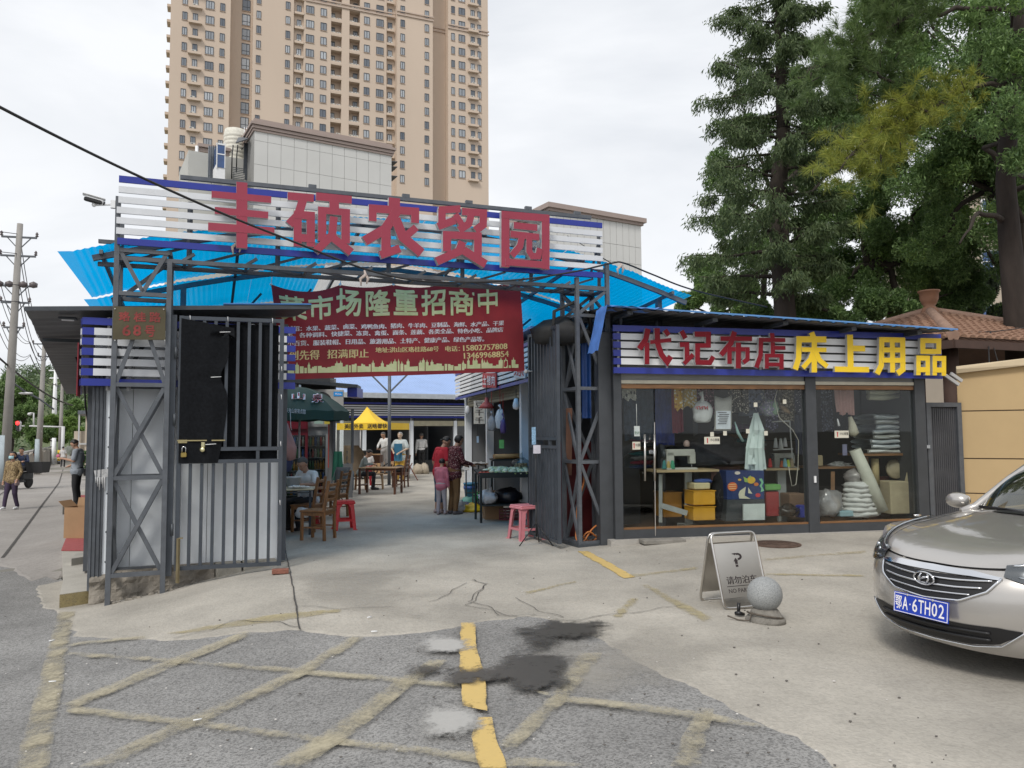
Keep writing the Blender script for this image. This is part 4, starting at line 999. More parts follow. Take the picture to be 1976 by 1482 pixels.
for(x0,x1,y0,y1)in((417.5,419,276,324),(433,434.5,276,324),(417.5,434.5,275,278),(418,434,295,297)):wbox(x0,x1,y0,y1,0.82,0.1,m_white,'window_frame',t)
wbox(401,417,281,343,3.0,0.2,m_wg,'window',t)
for x in(402,406,410,414):wbox(x,x+1.2,280,343,2.92,0.08,m_wf,'window_frame',t)
q=[wpl(455,276,1.0),wpl(479,268,1.0),wpl(478,265,2.9),wpl(460,266,2.9)];mb=MB();mb.add(q,[(0,1,2,3)]);mb.build('window_canopy',m_steel,t,solid=0.08)
wbox(470,477,275,345,2.5,0.2,m_wf,'window',t)
for j in range(9):
 yy=322+j*3.4;wbox(449,476,yy,yy+1.3,0.9,0.04,m_steel_d,'cage_bar',t)
wbox(452,472,332,345,1.4,0.8,m_ac,'air_conditioner',t)
for px in(450,459):
 mb=MB();mb.tube([wpl(px,280,2.0),wpl(px-2,300,2.0),wpl(px-3,345,2.0)],0.05,5);mb.build('cable',m_cable,t)
for yy in(311,321,339):
 q=[wpl(755,yy,0.2),wpl(767,yy+1,0.2),wpl(757,yy+10,1.4),wpl(752,yy+10,1.4)];mb=MB();mb.add(q,[(0,1,2,3)]);mb.build('window_canopy',m_steel,t,solid=0.06)
wing=thing('beige_apartment_wing','lower beige wing with brown stepped cornice and white drain pipe left of the tiled block','apartment block',tuple(wl(-8.6,3,0)))
a=wpl(388,340,4.0);uL=(a-wl(0,4,0)).dot(wU);uR=wu(402,4.0)
ztw=wpl(388,293,4.0).z
mb=MB();mb.prism([wl(uL,4.0,-2),wl(uR+1.5,4.0,-2),wl(uR+1.5,10,-2),wl(uL,10,-2)],(0,0,-2),(0,0,ztw));mb.build('wall',m_bei,wing)
for e,a_,b_ in((0.3,0.35,0.6),(0.12,0.0,0.3)):
 mb=MB();mb.prism([wl(uL-e,4-e,ztw+a_),wl(uR+1.5,4-e,ztw+a_),wl(uR+1.5,10,ztw+a_),wl(uL-e,10,ztw+a_)],(0,0,0),(0,0,b_-a_));mb.build('cornice',m_corn,wing)
mb=MB();mb.tube([wpl(380,282,3.8),wpl(378,345,3.8),wpl(377,400,3.8)],0.13,8);mb.build('pipe',m_white,wing)
c=wpl(455,262,2.5);t=thing('water_tank','round ribbed cream water tank on the roof of the tiled block','water tank',tuple(wl((c-wl(0,2.5,0)).dot(wU),4.2,zt-1.3)))
ctr=wl((c-wl(0,2.5,0)).dot(wU)+0.35,4.6,zt-1.3);rr=0.93;prof=[(rr*0.97,0)]
for k in range(7):prof+=[(rr,0.1+k*0.33),(rr,0.3+k*0.33),(rr*0.965,0.34+k*0.33),(rr*0.965,0.38+k*0.33)]
prof+=[(rr*0.9,2.75),(0.3,2.9),(0,2.92)]
mb=MB();mb.lathe(prof,c=ctr,n=28);mb.build('tank',mat('cream_tank',(0.66,0.64,0.56),0.6),t)
for dx in(-0.08,0.08):
 mb=MB();mb.tube([ctr+wU*(0.62+dx)-wV*0.75+UP*0.1,ctr+wU*(0.62+dx)-wV*0.75+UP*2.9],0.03,5);mb.build('ladder_rail',m_white,t)
mb=MB();mb.tube([ctr+wU*0.3-wV*1.0+UP*0.9,ctr+wU*0.8-wV*1.0+UP*1.6,ctr+wU*1.2-wV*0.9+UP*2.6],0.04,5);mb.build('pipe',m_cable,t)
P1=at(1237,436,84.0);z2=P1.z
t=thing('tiled_apartment_block','distant tiled block with slim cornice seen just right of the market sign','apartment block',(P1.x,P1.y,0))
def w2(u,v,z):return Vector((P1.x,P1.y,0))+wU*u+wV*v+UP*z
ul=(pl(1062,500,(P1.x,P1.y),WA)-w2(0,0,0)).dot(wU)
mb=MB();mb.prism([w2(ul,0.06,-2),w2(0,0.06,-2),w2(0,10,-2),w2(ul,10,-2)],(0,0,-2),(0,0,z2));mb.build('wall',m_grout,t)
n=14
for i in range(n):
 for j in range(7):
  u0,u1=ul+(0-ul)*i/n+0.02,ul+(0-ul)*(i+1)/n-0.02;za,zb_=z2-0.6-1.9*(j+1),z2-0.6-1.9*j
  if j==0:zb_=z2
  mb=MB();mb.prism([w2(u0,0,za+0.02),w2(u1,0,za+0.02),w2(u1,0,zb_-0.02),w2(u0,0,zb_-0.02)],(0,0,0),wV*0.05);mb.build('panel',m_tile,t)
for e,a_,b_ in((0.45,0.3,0.8),(0.2,0.0,0.3)):
 mb=MB();mb.prism([w2(ul-e,-e,z2+a_),w2(e,-e,z2+a_),w2(e,10,z2+a_),w2(ul-e,10,z2+a_)],(0,0,0),(0,0,b_-a_));mb.build('cornice',m_corn,t)
p=at(1020,408,80);
t=thing('solar_heater','small solar water heater on the far roof behind the sign','water heater',tuple(p));
mb=MB();mb.tube([p-wU*2.2-UP*0.2,p+wU*1.2-UP*0.9+UP*0.6],0.3,10);mb.build('tank',m_white,t)
mb=MB();
for i in range(7):mb.bar(p-wU*(1.9-i*0.45),p-wU*(1.9-i*0.45)-wV*1.6-UP*1.3,0.12)
mb.build('collector',m_bglass,t)
p=at(1905,600,34.0)
t=thing('beige_house','beige house with blue tinted windows glimpsed between the trees on the right','house',(p.x,p.y,0))
def hb(x0,x1,y0,y1,Y,d,m,name):
 a=at(x0,y1,Y);b=at(x1,y1,Y);z1=at(x0,y0,Y).z;mb=MB();mb.prism([Vector((a.x,Y,a.z)),Vector((b.x,Y,a.z)),Vector((b.x,Y,z1)),Vector((a.x,Y,z1))],(0,0,0),(0,d,0));mb.build(name,m,t)
hb(1886,2200,372,800,34,8,m_bei,'wall');hb(1880,2210,360,372,33.8,8.4,m_corn,'roof')
for i,x in enumerate((1898,2010,2120)):
 for y0 in(386,484,590):
  hb(x,x+42,y0,y0+44,33.9,0.06,m_bglass,'window')
  for(a,b,c,d)in((x-2,x,y0-2,y0+46),(x+42,x+44,y0-2,y0+46),(x,x+42,y0-2,y0),(x,x+42,y0+20,y0+22),(x,x+42,y0+44,y0+46),(x+20,x+22,y0+22,y0+44)):hb(a,b,c,d,33.86,0.08,m_white,'window_frame')
# left booth beside the gate, with its slatted sign
BA=23.5
Bo=at(157,700,8.95);Bo.z=0
bU=Vector((math.cos(R(BA)),math.sin(R(BA)),0));bV=Vector((-bU.y,bU.x,0))
def bo(u,v,z):return Bo+bU*u+bV*v+UP*z
def bpl(px,py,v=0.0):return pl(px,py,bo(0,v,0),BA)
def bu(px,v=0.0):return(bpl(px,700,v)-bo(0,v,0)).dot(bU)
uE=bu(541,0.35)
m_corr=mat('grey_corrugated',(0.16,0.16,0.165),0.55,0.3,0.1,3,stain=0.3,stain_col=(0.1,0.1,0.1))
m_rubble=mat('rubble_concrete',(0.25,0.225,0.19),0.95,0,0.3,5,1.0,22,stain=0.6,stain_col=(0.12,0.1,0.085))
t_bo=thing('gate_booth','small white panelled booth with dark grey post behind the left gate leaf','booth',tuple(Bo))
uW0=bu(182,0.30)
for i in range(5):
 a,b=uW0+(uE-uW0)*i/5,uW0+(uE-uW0)*(i+1)/5-0.006
 mb=MB();mb.prism([bo(a,0.35,0.02),bo(b,0.35,0.02),bo(b,0.35,2.95),bo(a,0.35,2.95)],(0,0,0),bV*0.05);mb.build('wall_panel',m_panel,t_bo)
mb=MB();mb.prism([bo(uE-0.02,0.36,0),bo(uE-0.02,4.6,0),bo(uE-0.02,4.6,3.0),bo(uE-0.02,0.36,3.0)],(0,0,0),bU*0.05);mb.build('side_wall',m_panel,t_bo)
mb=MB();mb.bar(bo(uE+0.05,0.33,0),bo(uE+0.05,0.33,3.1),0.08,up=gU);mb.build('corner_post',m_gate,t_bo)
x0,x1=bu(180,0.1),bu(206,0.1)
mb=MB();mb.prism([bo(x0,0.1,-0.17),bo(x1,0.1,-0.17),bo(x1,0.28,-0.17),bo(x0,0.28,-0.17)],(0,0,0),(0,0,2.75));
for k in range(3):mb.bar(bo(x0+(x1-x0)*(0.2+0.3*k),0.095,-0.16),bo(x0+(x1-x0)*(0.2+0.3*k),0.095,2.55),0.012)
mb.build('corner_post',m_steel,t_bo)
x2=bu(221,0.1)
mb=MB();mb.prism([bo(x1+0.003,0.12,-0.02),bo(x2,0.12,-0.02),bo(x2,0.3,-0.02),bo(x1+0.003,0.3,-0.02)],(0,0,0),(0,0,2.6));mb.build('white_trim',m_panel,t_bo)
mb=MB()
for z in(0.15,0.5,0.95,1.25,1.5,1.85,2.2):mb.ball(bo((x1+x2)/2,0.118,z),0.011,6)
mb.build('rivets',m_steel_d,t_bo)['kind']='stuff'
q=bpl(193,925,0.09);mb=MB()
P=[bpl(*p,0.092)for p in((181,908),(210,904),(213,918),(200,922),(184,921))];mb.add(P,[tuple(range(5))]);mb.build('paint_smear',wearmat('silver_smear',(0.55,0.55,0.55),0.4,20,0.5),t_bo)
mb=MB()
for k in range(6):mb.tube([bpl(185+k*3.4,921,0.09),bpl(185.5+k*3.3,932+(k*7)%19,0.09)],0.006,5)
mb.build('paint_drips',mat('silver_paint',(0.6,0.6,0.6),0.5),t_bo)['kind']='stuff'
def plinth(u0,u1,v,z0,z1,m,name,irr=0.0):
 def f(a,b):
  u=u0+(u1-u0)*a;z=z0+(z1-z0)*b
  return bo(u,v+irr*noise.noise((u*7,z*9,2))*1.5-0.08*(1-b),z)
 mb=MB();mb.grid(f,24,8,smooth=False);mb.prism([bo(u0,v+0.06,z0),bo(u1,v+0.06,z0),bo(u1,v+0.4,z0),bo(u0,v+0.4,z0)],(0,0,0),(0,0,z1-z0));mb.build(name,m,t_bo)
plinth(bu(186,0.2),bu(420,0.3),0.12,-0.36,0.03,m_rubble,'rubble_plinth',0.06)
m_blk=mat('concrete_block',(0.27,0.255,0.22),0.95,0,0.2,6,0.7,40,stain=0.5,stain_col=(0.15,0.13,0.11))
for a,b in((422,470),(474,536)):plinth(bu(a,0.3),bu(b,0.3),0.13,-0.18,0.03,m_blk,'block',0.01)
t=thing('brick','loose red brick on the ground under the free end of the left gate leaf','brick',tuple(gz(543,1106)))
p=gz(541,1108);mb=MB();mb.box(p+UP*0.035,(0.19,0.09,0.055),R(15),ch=0.006);mb.build('brick_body',mat('red_brick',(0.24,0.1,0.07),0.95,0,0.25,20,0.5),t)
mb=MB()
for k in range(60):
 u,v=rng.uniform(-0.1,0.75),rng.uniform(0.02,0.45);p=gpt(u,v,0);r=rng.uniform(0.012,0.05);mb.ball((p.x,p.y,H(p.x,p.y)+r*0.2),(r,r*rng.uniform(0.6,1),r*0.6),6)
mb.build('rubble',m_rubble)['kind']='stuff'
SR0,SR1=pl(48,596,bo(0,-0.05,0),BA),pl(600,593,bo(0,-0.05,0),BA)
sU=Vector((math.cos(R(BA)),math.sin(R(BA)),0));rV=Vector((-0.4835,0.8753,0))
mb=MB();n=40
def soffit(i_,b_,z0,z1,u0,u1,v0,v1,wave=0.0,nu=1,nv=40):
 def f(a,b):
  u=u0+(u1-u0)*a;v=v0+(v1-v0)*b;z=SR0.z+(SR1.z-SR0.z)*(u-uS0)/(uS1-uS0)
  return Vector((SR0.x,SR0.y,0))+sU*(u-uS0)+rV*v+UP*(z+(wave*abs(math.sin(v*math.pi/0.11))if wave else 0)-0.0*v)
 mb=MB();mb.grid(f,nu,nv,smooth=False);return mb
uS0,uS1=0.0,(SR1-SR0).xy.length
mb=soffit(0,0,0,0,0,uS1,0,0.75,0,1,1);mb.build('roof',m_steel_d,t_bo,solid=0.02)
mb=soffit(0,0,0,0,0,uS1,0.75,4.4,0.03,1,140);mb.build('roof',m_corr,t_bo,solid=0.004)
q0=Vector((SR0.x,SR0.y,SR0.z));q1=Vector((SR1.x,SR1.y,SR1.z));mb=MB();mb.bar(q0-UP*0.0,q1,0.05,0.05);mb.build('roof_edge',m_steel_d,t_bo)
q2=pl(430,594,bo(0,0.1,0),BA);mb=MB();mb.bar(q2+UP*0.03-bV*0.1,q1+UP*0.035+bU*0.0,0.1,0.016);mb.build('roof_edge',mat('blue_edge',(0.06,0.2,0.5),0.4),t_bo)
mb=MB();q=SR0+sU*0.42+rV*0.42-UP*0.03;mb.box(q,(0.2,0.1,0.03),R(BA),ch=0.01);mb.box(q-UP*0.02,(0.13,0.04,0.015),R(BA),mi=1);mb.build('roof_lamp',[m_steel_d,m_white],t_bo)
t=thing('booth_sign','short blue and white slatted sign band round the top of the left booth','sign',tuple(bo(0,0,2.2)))
zt_,zb_=bpl(157,609).z,bpl(157,744).z
nr=7;pit=(zt_-zb_)/6.85
u9=bu(570,-0.02)
for k in range(nr):
 za=zb_+k*pit;hh=pit*0.70
 full=k in(0,nr-1)
 segs=[(0,u9,m_blue)]if full else[(0,0.125,m_blue),(0.125,u9-0.11,m_slat),(u9-0.11,u9,m_blue)]
 for a,b,m in segs:
  mb=MB();mb.prism([bo(a,-0.02,za),bo(b,-0.02,za),bo(b,-0.02,za+hh),bo(a,-0.02,za+hh)],(0,0,0),bV*0.03);mb.build('slat',m,t)
for u in(0.28,0.5,1.2,1.9,u9-0.2):
 mb=MB();mb.bar(bo(u,0.045,zb_-0.05),bo(u,0.045,zt_),0.035);mb.build('upright',m_side,t)
mb=MB();mb.prism([bo(-0.03,-0.02,zb_-0.12),bo(-0.03,0.3,zb_-0.12),bo(-0.03,0.3,zb_+0.5),bo(-0.03,-0.02,zb_+0.5)],(0,0,0),-bU*0.012);mb.build('side_plate',mat('dark_red_plate',(0.2,0.01,0.02),0.5),t)
for k in range(nr):
 za=zb_+k*pit;mb=MB();q=bo(-0.02,0.02,za);mb.prism([q,q+rV*2.2,q+rV*2.2+UP*pit*0.6,q+UP*pit*0.6],(0,0,0),bU*0.02);mb.build('slat',m_blue if k in(0,nr-1)else m_slat,t)
t=thing('street_shop_row','row of small shops under a long grey corrugated roof along the left street','shop row',tuple(bo(0.1,0.5,-0.1)))
S0=bo(0.12,0.3,0)
def so(s,w,z):return S0+rV*s+Vector((rV.y,-rV.x,0))*w+UP*z
L=19.0
mb=MB();mb.prism([so(0.3,0,-0.2),so(L,0,-0.2),so(L,2.2,-0.2),so(1.8,2.2,-0.2)],(0,0,0),(0,0,3.0));mb.build('wall',m_dark,t)
for k in range(6):
 s=1.2+k*3.0
 mb=MB();mb.prism([so(s,-0.02,-0.15),so(s+0.25,-0.02,-0.15),so(s+0.25,-0.02,2.8),so(s,-0.02,2.8)],(0,0,0),Vector((-rV.y,rV.x,0))*0.05);mb.build('pilaster',m_steel,t)
 mb=MB();mb.prism([so(s+0.35,-0.01,2.0),so(s+2.9,-0.01,2.0),so(s+2.9,-0.01,2.8),so(s+0.35,-0.01,2.8)],(0,0,0),Vector((-rV.y,rV.x,0))*0.03);mb.build('fascia',m_steel_d,t)
def f(a,b):
 s=4.3+(L+1-4.3)*b;k=Vector((SR0.x,SR0.y,0))+rV*s+sU*(a*2.4+0.0)
 return k+UP*(SR0.z+0.03*abs(math.sin(s*math.pi/0.22))+a*0.1)
mb=MB();mb.grid(f,1,260,smooth=False);mb.build('roof',m_corr,t,solid=0.004)
mb=MB();mb.bar(SR0+rV*2.9-UP*0.03+sU*0.05,SR0+rV*2.9-UP*0.03+sU*0.9,0.06,0.05);mb.build('roof_beam',m_steel_d,t)
c=so(3.2,-0.28,0);mb=MB();mb.tube([so(3.0,-0.25,2.85),so(3.1,-0.12,2.4),so(3.2,-0.1,2.1),so(3.5,-0.05,1.8)],0.014,6);mb.build('cable',m_cable,t)
a=at(173,866,16.0);b=at(181,820,16.0)
t=thing('lit_shop_sign','narrow lit purple and blue sign sticking out from the street shops','sign',tuple(a))
mb=MB();mb.box(((a.x+b.x)/2,16.0,(a.z+b.z)/2),(abs(b.x-a.x),0.08,b.z-a.z+0.04),R(-12));mb.build('box',m_black,t)
mb=MB();mb.box(((a.x+b.x)/2,15.95,(a.z+b.z)/2),(abs(b.x-a.x)*0.92,0.02,b.z-a.z-0.04),R(-12));mb.build('screen',emat('purple_light',(0.16,0.08,0.75),0.9),t)
mb=MB();w=emat('white_light',(0.8,0.85,1.0),1.0);r_=emat('red_light',(0.9,0.1,0.1),1.0)
flat_text(mb,'R',at(174,821,15.9),at(180,821,15.9),at(174,828,15.9),0,0);flat_text(mb,'R',at(174,858,15.9),at(180,858,15.9),at(174,865,15.9),0,0)
mb.build('lettering',w,t)
mb=MB();mb.tube([at(174,838,15.9),at(177,833,15.88),at(180,836,15.9)],0.012,5);mb.build('light_stroke',r_,t)
mb=MB();mb.tube([at(174,852,15.9),at(179,844,15.88)],0.02,5);mb.build('light_stroke',emat('blue_light',(0.1,0.2,1.0),1.5),t)
# cloth shop on the right
m_shopsteel=mat('charcoal_frame',(0.06,0.065,0.072),0.5,0.2,0.12,5,stain=0.25,stain_col=(0.1,0.1,0.1))
Sa=at(1190,700,11.15);Sb=at(1816,700,12.2)
SAng=math.degrees(math.atan2(Sb.y-Sa.y,Sb.x-Sa.x))
hU=Vector((math.cos(R(SAng)),math.sin(R(SAng)),0));hV=Vector((-hU.y,hU.x,0));So=Vector((Sa.x,Sa.y,0))
def sh(u,v,z):return So+hU*u+hV*v+UP*z
def spl(px,py,v=0.0):return pl(px,py,sh(0,v,0),SAng)
def su(px,py=900,v=0.0):return(spl(px,py,v)-sh(0,v,0)).dot(hU)
t_sh=thing('cloth_shop','single storey glass fronted cloth shop with charcoal frame and blue edged roof','shop',tuple(sh(0,0,0.1)))
U0=su(1188);U9=su(1787);UM0,UM1=su(1558,900),su(1578,900);D=3.6
zs=spl(1300,1033).z;zsill=spl(1300,1016).z;zh=spl(1300,738).z
zfl=zs+0.02
def hbx(u0,u1,v0,v1,z0,z1,m,name,parent=t_sh,solid=None):
 mb=MB();mb.prism([sh(u0,v0,z0),sh(u1,v0,z0),sh(u1,v1,z0),sh(u0,v1,z0)],(0,0,z0),(0,0,z1));return mb.build(name,m,parent)
hbx(U0-0.12,U9+0.3,-0.10,D,-0.2,zs-0.03,mat('shop_step',(0.37,0.35,0.32),0.95,0,0.15,3,0.6,40),'plinth')
hbx(U0,U9,0.0,0.1,zs-0.028,zsill-0.03,m_shopsteel,'sill');hbx(U0+0.1,U9-0.1,0.02,0.09,zsill-0.028,zsill,m_wood,'sill')
for a,b in((U0-0.02,U0+0.10),(UM0,UM1),(U9-0.16,U9+0.02)):hbx(a,b,-0.015,0.115,zs-0.03,2.75,m_shopsteel,'post')
for a,b in((U0-0.22,U0-0.025),):hbx(a,b,0.06,0.26,0.02,3.1,m_shopsteel,'post')
hbx(U0+0.1,UM0,0.0,0.08,zh-0.02,zh+0.03,mat('cream_track',(0.55,0.52,0.42),0.5),'door_track');hbx(UM1,U9-0.16,0.0,0.08,zh-0.02,zh+0.03,MATS['cream_track'],'door_track')
hbx(U0+0.1,UM0,0.01,0.07,zh-0.09,zh-0.03,m_wood,'header');hbx(UM1,U9-0.16,0.01,0.07,zh-0.09,zh-0.03,m_wood,'header')
hbx(U0,U9,0.02,0.1,zh+0.032,3.02,mat('grey_fascia',(0.23,0.235,0.23),0.7,0,0.08,3),'fascia')
for k in range(3):hbx(U0,U9+0.1,-0.002,0.016,2.84+k*0.09+0.25*0,2.90+k*0.09,MATS['grey_fascia'],'fascia')
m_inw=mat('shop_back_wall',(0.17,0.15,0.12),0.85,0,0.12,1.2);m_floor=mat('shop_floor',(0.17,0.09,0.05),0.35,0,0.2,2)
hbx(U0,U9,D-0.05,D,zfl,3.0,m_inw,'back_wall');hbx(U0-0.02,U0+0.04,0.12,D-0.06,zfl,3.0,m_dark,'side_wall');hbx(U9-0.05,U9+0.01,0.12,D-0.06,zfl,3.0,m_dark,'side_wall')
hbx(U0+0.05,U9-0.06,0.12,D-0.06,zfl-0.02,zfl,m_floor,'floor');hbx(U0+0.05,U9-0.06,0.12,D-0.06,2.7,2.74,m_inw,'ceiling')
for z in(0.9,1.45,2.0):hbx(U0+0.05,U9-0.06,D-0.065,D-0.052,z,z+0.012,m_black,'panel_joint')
r0,r1=spl(1170,590,-0.55),spl(1848,636,-0.55)
ru0,ru1=(r0-sh(0,-0.55,0)).dot(hU),(r1-sh(0,-0.55,0)).dot(hU)
def roof(a,b):
 u=ru0+(ru1-ru0)*a;v=-0.55+4.6*b;z=r0.z+(r1.z-r0.z)*a+0.012*math.sin(u*2*math.pi/0.2)+b*0.35-0.02;return sh(u,v,z)
mb=MB();mb.grid(roof,160,3,smooth=False);k0_=len(mb.f);mb.grid(lambda a,b:roof(a,b)+UP*0.01,160,3,mi=1,smooth=False)
mb.build('roof',[m_corr,mat('blue_sheet',(0.07,0.22,0.5),0.4)],t_sh)
mb=MB();mb.bar(roof(0,0)+UP*0.012,roof(1,0)+UP*0.012,0.02,0.022);mb.build('roof_edge',mat('blue_edge2',(0.10,0.26,0.55),0.4),t_sh)
for f_ in(0.07,0.30,0.50,0.70,0.90):
 p=roof(f_,0.02)-UP*0.05;mb=MB();mb.bar(p+hV*0.03,p+hV*0.65-UP*0.0,0.08,0.05);q=sh((p-So).dot(hU),0.0,0);mb.bar(Vector((q.x,q.y,3.05))-hV*0.03,Vector((q.x,q.y,p.z-0.02))-hV*0.03,0.035);mb.build('roof_bracket',m_steel_d,t_sh)
def tarp(a,b):
 p=roof(0.0,0);x=a
 if a<0.5:q=p+hU*(-0.14*(1-a*2))-UP*(0.62*(1-a*2));
 else:q=roof((a-0.5)*0.30,0)+UP*0.03
 return q+hV*(-0.04+0.5*b)+UP*(0.01*math.sin(20*a)+0.012*math.sin(9*b+6*a))
mb=MB();mb.grid(tarp,24,8);tag(mb.build('tarpaulin',mat('blue_tarp',(0.10,0.23,0.62),0.35,0,0.2,5,0.4,12)),'bright blue tarpaulin hanging over the left end of the shop roof','tarpaulin')
mb=MB();mb.grid(lambda a,b:sh(U0-0.40+0.15*a,0.33,1.85+1.2*b)+hV*0.02*math.sin(9*a),6,6);tag(mb.build('tarpaulin',mat('dark_blue_sheet',(0.01,0.05,0.2),0.5)),'dark blue sheet tucked between the right gate tower and the shop','tarpaulin')
px=spl(1795,780,0.25)
t=thing('metal_door','narrow grey ribbed metal door between the shop and the beige wall','door',tuple(sh(U9+0.04,0.25,0.1)))
d0,d1=su(1788,900,0.25),su(1856,900,0.25);zd=spl(1820,777,0.25).z
m_rib=mat('ribbed_grey_sheet',(0.09,0.092,0.10),0.5,0.3,0.18,3,stain=0.3,stain_col=(0.14,0.14,0.14))
for a,b,z0,z1,nm in((d0,d0+0.08,0,zd,'frame'),(d1-0.08,d1,0,zd,'frame'),(d0+0.081,d1-0.081,zd-0.07,zd,'frame')):hbx(a,b,0.2,0.3,z0,z1,m_steel,nm,t)
mb=MB();n=13
for i in range(n):
 a=d0+0.085+(d1-d0-0.17)*i/n;w_=(d1-d0-0.17)/n
 mb.prism([sh(a,0.25,0.05),sh(a+w_*0.5,0.25,0.05),sh(a+w_*0.62,0.235,0.05),sh(a+w_*0.9,0.235,0.05),sh(a+w_,0.25,0.05),sh(a+w_,0.27,0.05),sh(a,0.27,0.05)],(0,0,0),(0,0,zd-0.13))
mb.build('leaf',m_rib,t);mb=MB();mb.box(spl(1790,862,0.19),(0.06,0.04,0.05));mb.build('lock',m_chrome,t)
hbx(U9+0.02,d1+0.02,0.28,3.4,-0.1,zd+0.0,m_dark,'side_annexe')
q=spl(1835,735,0.0);mb=MB();mb.bar(q-hU*0.15+UP*0.12,q+hU*0.14-UP*0.06,0.03,0.05);mb.bar(q+UP*0.12,q+hU*0.2,0.03,0.05);mb.build('side_bracket',m_side,t_sh)
t=thing('shop_sign','blue and white slatted shop sign with four red and four yellow characters','sign',tuple(sh(0,-0.12,2.5)))
s0,s1=su(1184,700,-0.12),su(1818,700,-0.12);a0,a1=spl(1184,720,-0.12).z,spl(1818,731,-0.12).z;b0,b1=spl(1184,627,-0.12).z,spl(1818,645,-0.12).z
def sslat(u0,u1,f0,f1,m,nm='slat'):
 za=lambda u,f:(a0+(a1-a0)*(u-s0)/(s1-s0))*(1-f)+(b0+(b1-b0)*(u-s0)/(s1-s0))*f
 mb=MB();mb.prism([sh(u0,-0.12,za(u0,f0)),sh(u1,-0.12,za(u1,f0)),sh(u1,-0.12,za(u1,f1)),sh(u0,-0.12,za(u0,f1))],(0,0,0),hV*0.03);return mb.build(nm,m,t)
sslat(s0,s1,0,0.125,m_blue);sslat(s0,s1,0.87,1,m_blue)
wu_=0.115
for k in range(4):
 f0=0.185+k*0.172;sslat(s0,s0+wu_,f0,f0+0.13,m_blue);sslat(s0+wu_,s1-wu_,f0,f0+0.13,m_white);sslat(s1-wu_,s1,f0,f0+0.13,m_blue)
for k in range(8):
 u=s0+0.09+(s1-s0-0.2)*k/7;mb=MB();mb.bar(sh(u,-0.075,a0-0.0),sh(u,-0.075,b0-0.02),0.03);mb.build('upright',m_side,t)
st_n=hV
ssp=lambda x,y:spl(x,y,-0.2)
BIG2=[(c5,m_red,[(60,(512,438),(485,560),(412,662)),(52,(500,590),(500,834)),(42,(535,587),(770,562)),(60,(612,432),(618,600),(660,725),(725,808),(765,745)),(52,(700,452),(742,512))]),(c5,m_red,[(54,(885,462),(930,545)),(50,(865,615),(972,612)),(52,(946,610),(946,790)),(46,(912,828),(1015,725)),(56,(1030,498),(1212,500)),(55,(1184,480),(1184,640)),(48,(1035,625),(1210,624)),(55,(1062,625),(1062,815)),(52,(1040,812),(1200,815),(1238,748))]),(c5,m_red,[(48,(1320,547),(1674,550)),(56,(1478,470),(1435,600),(1325,730)),(46,(1400,665),(1645,667)),(50,(1420,655),(1420,830)),(48,(1622,660),(1620,780),(1572,815)),(58,(1518,592),(1518,880))]),(c5b,m_red,[(70,(1040,30),(1052,130)),(60,(838,135),(1250,140)),(70,(866,110),(858,380),(790,575)),(66,(1050,175),(1050,385)),(58,(1060,262),(1250,265)),(66,(955,360),(955,592)),(70,(1186,360),(1186,602)),(56,(920,386),(1220,387)),(56,(925,526),(1215,528))]),(c5b,m_yel,[(86,(1665,18),(1700,110)),(90,(1425,127),(1900,131)),(86,(1468,110),(1460,430),(1405,605)),(66,(1512,290),(1900,295)),(86,(1706,160),(1706,652)),(70,(1690,310),(1640,450),(1525,580)),(76,(1725,310),(1790,460),(1912,560))]),(c6,m_yel,[(46,(622,345),(628,600)),(40,(645,450),(738,452)),(38,(505,609),(768,613))]),(c6,m_yel,[(36,(848,383),(1045,387)),(40,(866,366),(862,580),(830,645)),(40,(1025,370),(1027,610),(985,642)),(38,(945,380),(948,634)),(34,(870,462),(1040,463)),(34,(866,540),(1040,542))]),(c6,m_yel,[(40,(1180,373),(1180,490)),(38,(1302,374),(1302,492)),(34,(1162,390),(1320,392)),(34,(1162,473),(1320,475)),(34,(1145,506),(1145,655)),(34,(1216,507),(1216,656)),(34,(1130,524),(1230,526)),(34,(1130,612),(1230,614)),(34,(1268,508),(1268,657)),(34,(1338,509),(1338,660)),(34,(1252,526),(1354,528)),(34,(1252,615),(1354,617))]),]
m_red2=mat('deep_red_letter',(0.2,0.004,0.014),0.6,0,0.05,3,spec=0.3)
for cv,m,S in BIG2:
 if m is m_red:m=m_red2
 strokes('letter',t,ssp,S,m,m_side,cv,0.05)
m_gw=mat('yellow_beige_wall',(0.50,0.36,0.19),0.85,0,0.06,1.0,stain=0.3,stain_col=(0.42,0.31,0.17))
m_cop=mat('wall_coping',(0.52,0.42,0.28),0.85,0,0.08,2,0.1)
def gwl(px,top):return at(px,top,12.9)
g0=sh(d1+0.02,0.3,0);g1=Vector((9.2,11.2,0));g2=Vector((13.0,7.0,0))
t=thing('garden_wall','yellowish beige garden wall with pale coping at the right edge','wall',tuple(g0))
zt1=1.62+(833-722)/FPX*g0.y
ztr=1.62+(830-700)/FPX*(at(1976,700,12).y+0.6)
pts=[g0,g0.lerp(g1,0.5)+Vector((0.05,0.15,0)),g1,g2]
zz_=[zt1,(zt1+ztr)/2+0.02,ztr,ztr]
rowz=[-0.2,0.62,1.18,1.95]
for j in range(4):
 for i in range(3):
  a,b=pts[i],pts[i+1];d=(b-a).normalized();n_=Vector((-d.y,d.x,0));za=rowz[j]+0.01;zb1=rowz[j+1]-0.01 if j<3 else zz_[i];zb2=rowz[j+1]-0.01 if j<3 else zz_[i+1]
  mb=MB();mb.prism([a+UP*za,b+UP*za,b+UP*zb2,a+UP*zb1],(0,0,0),n_*0.2);mb.build('panel',m_gw,t)
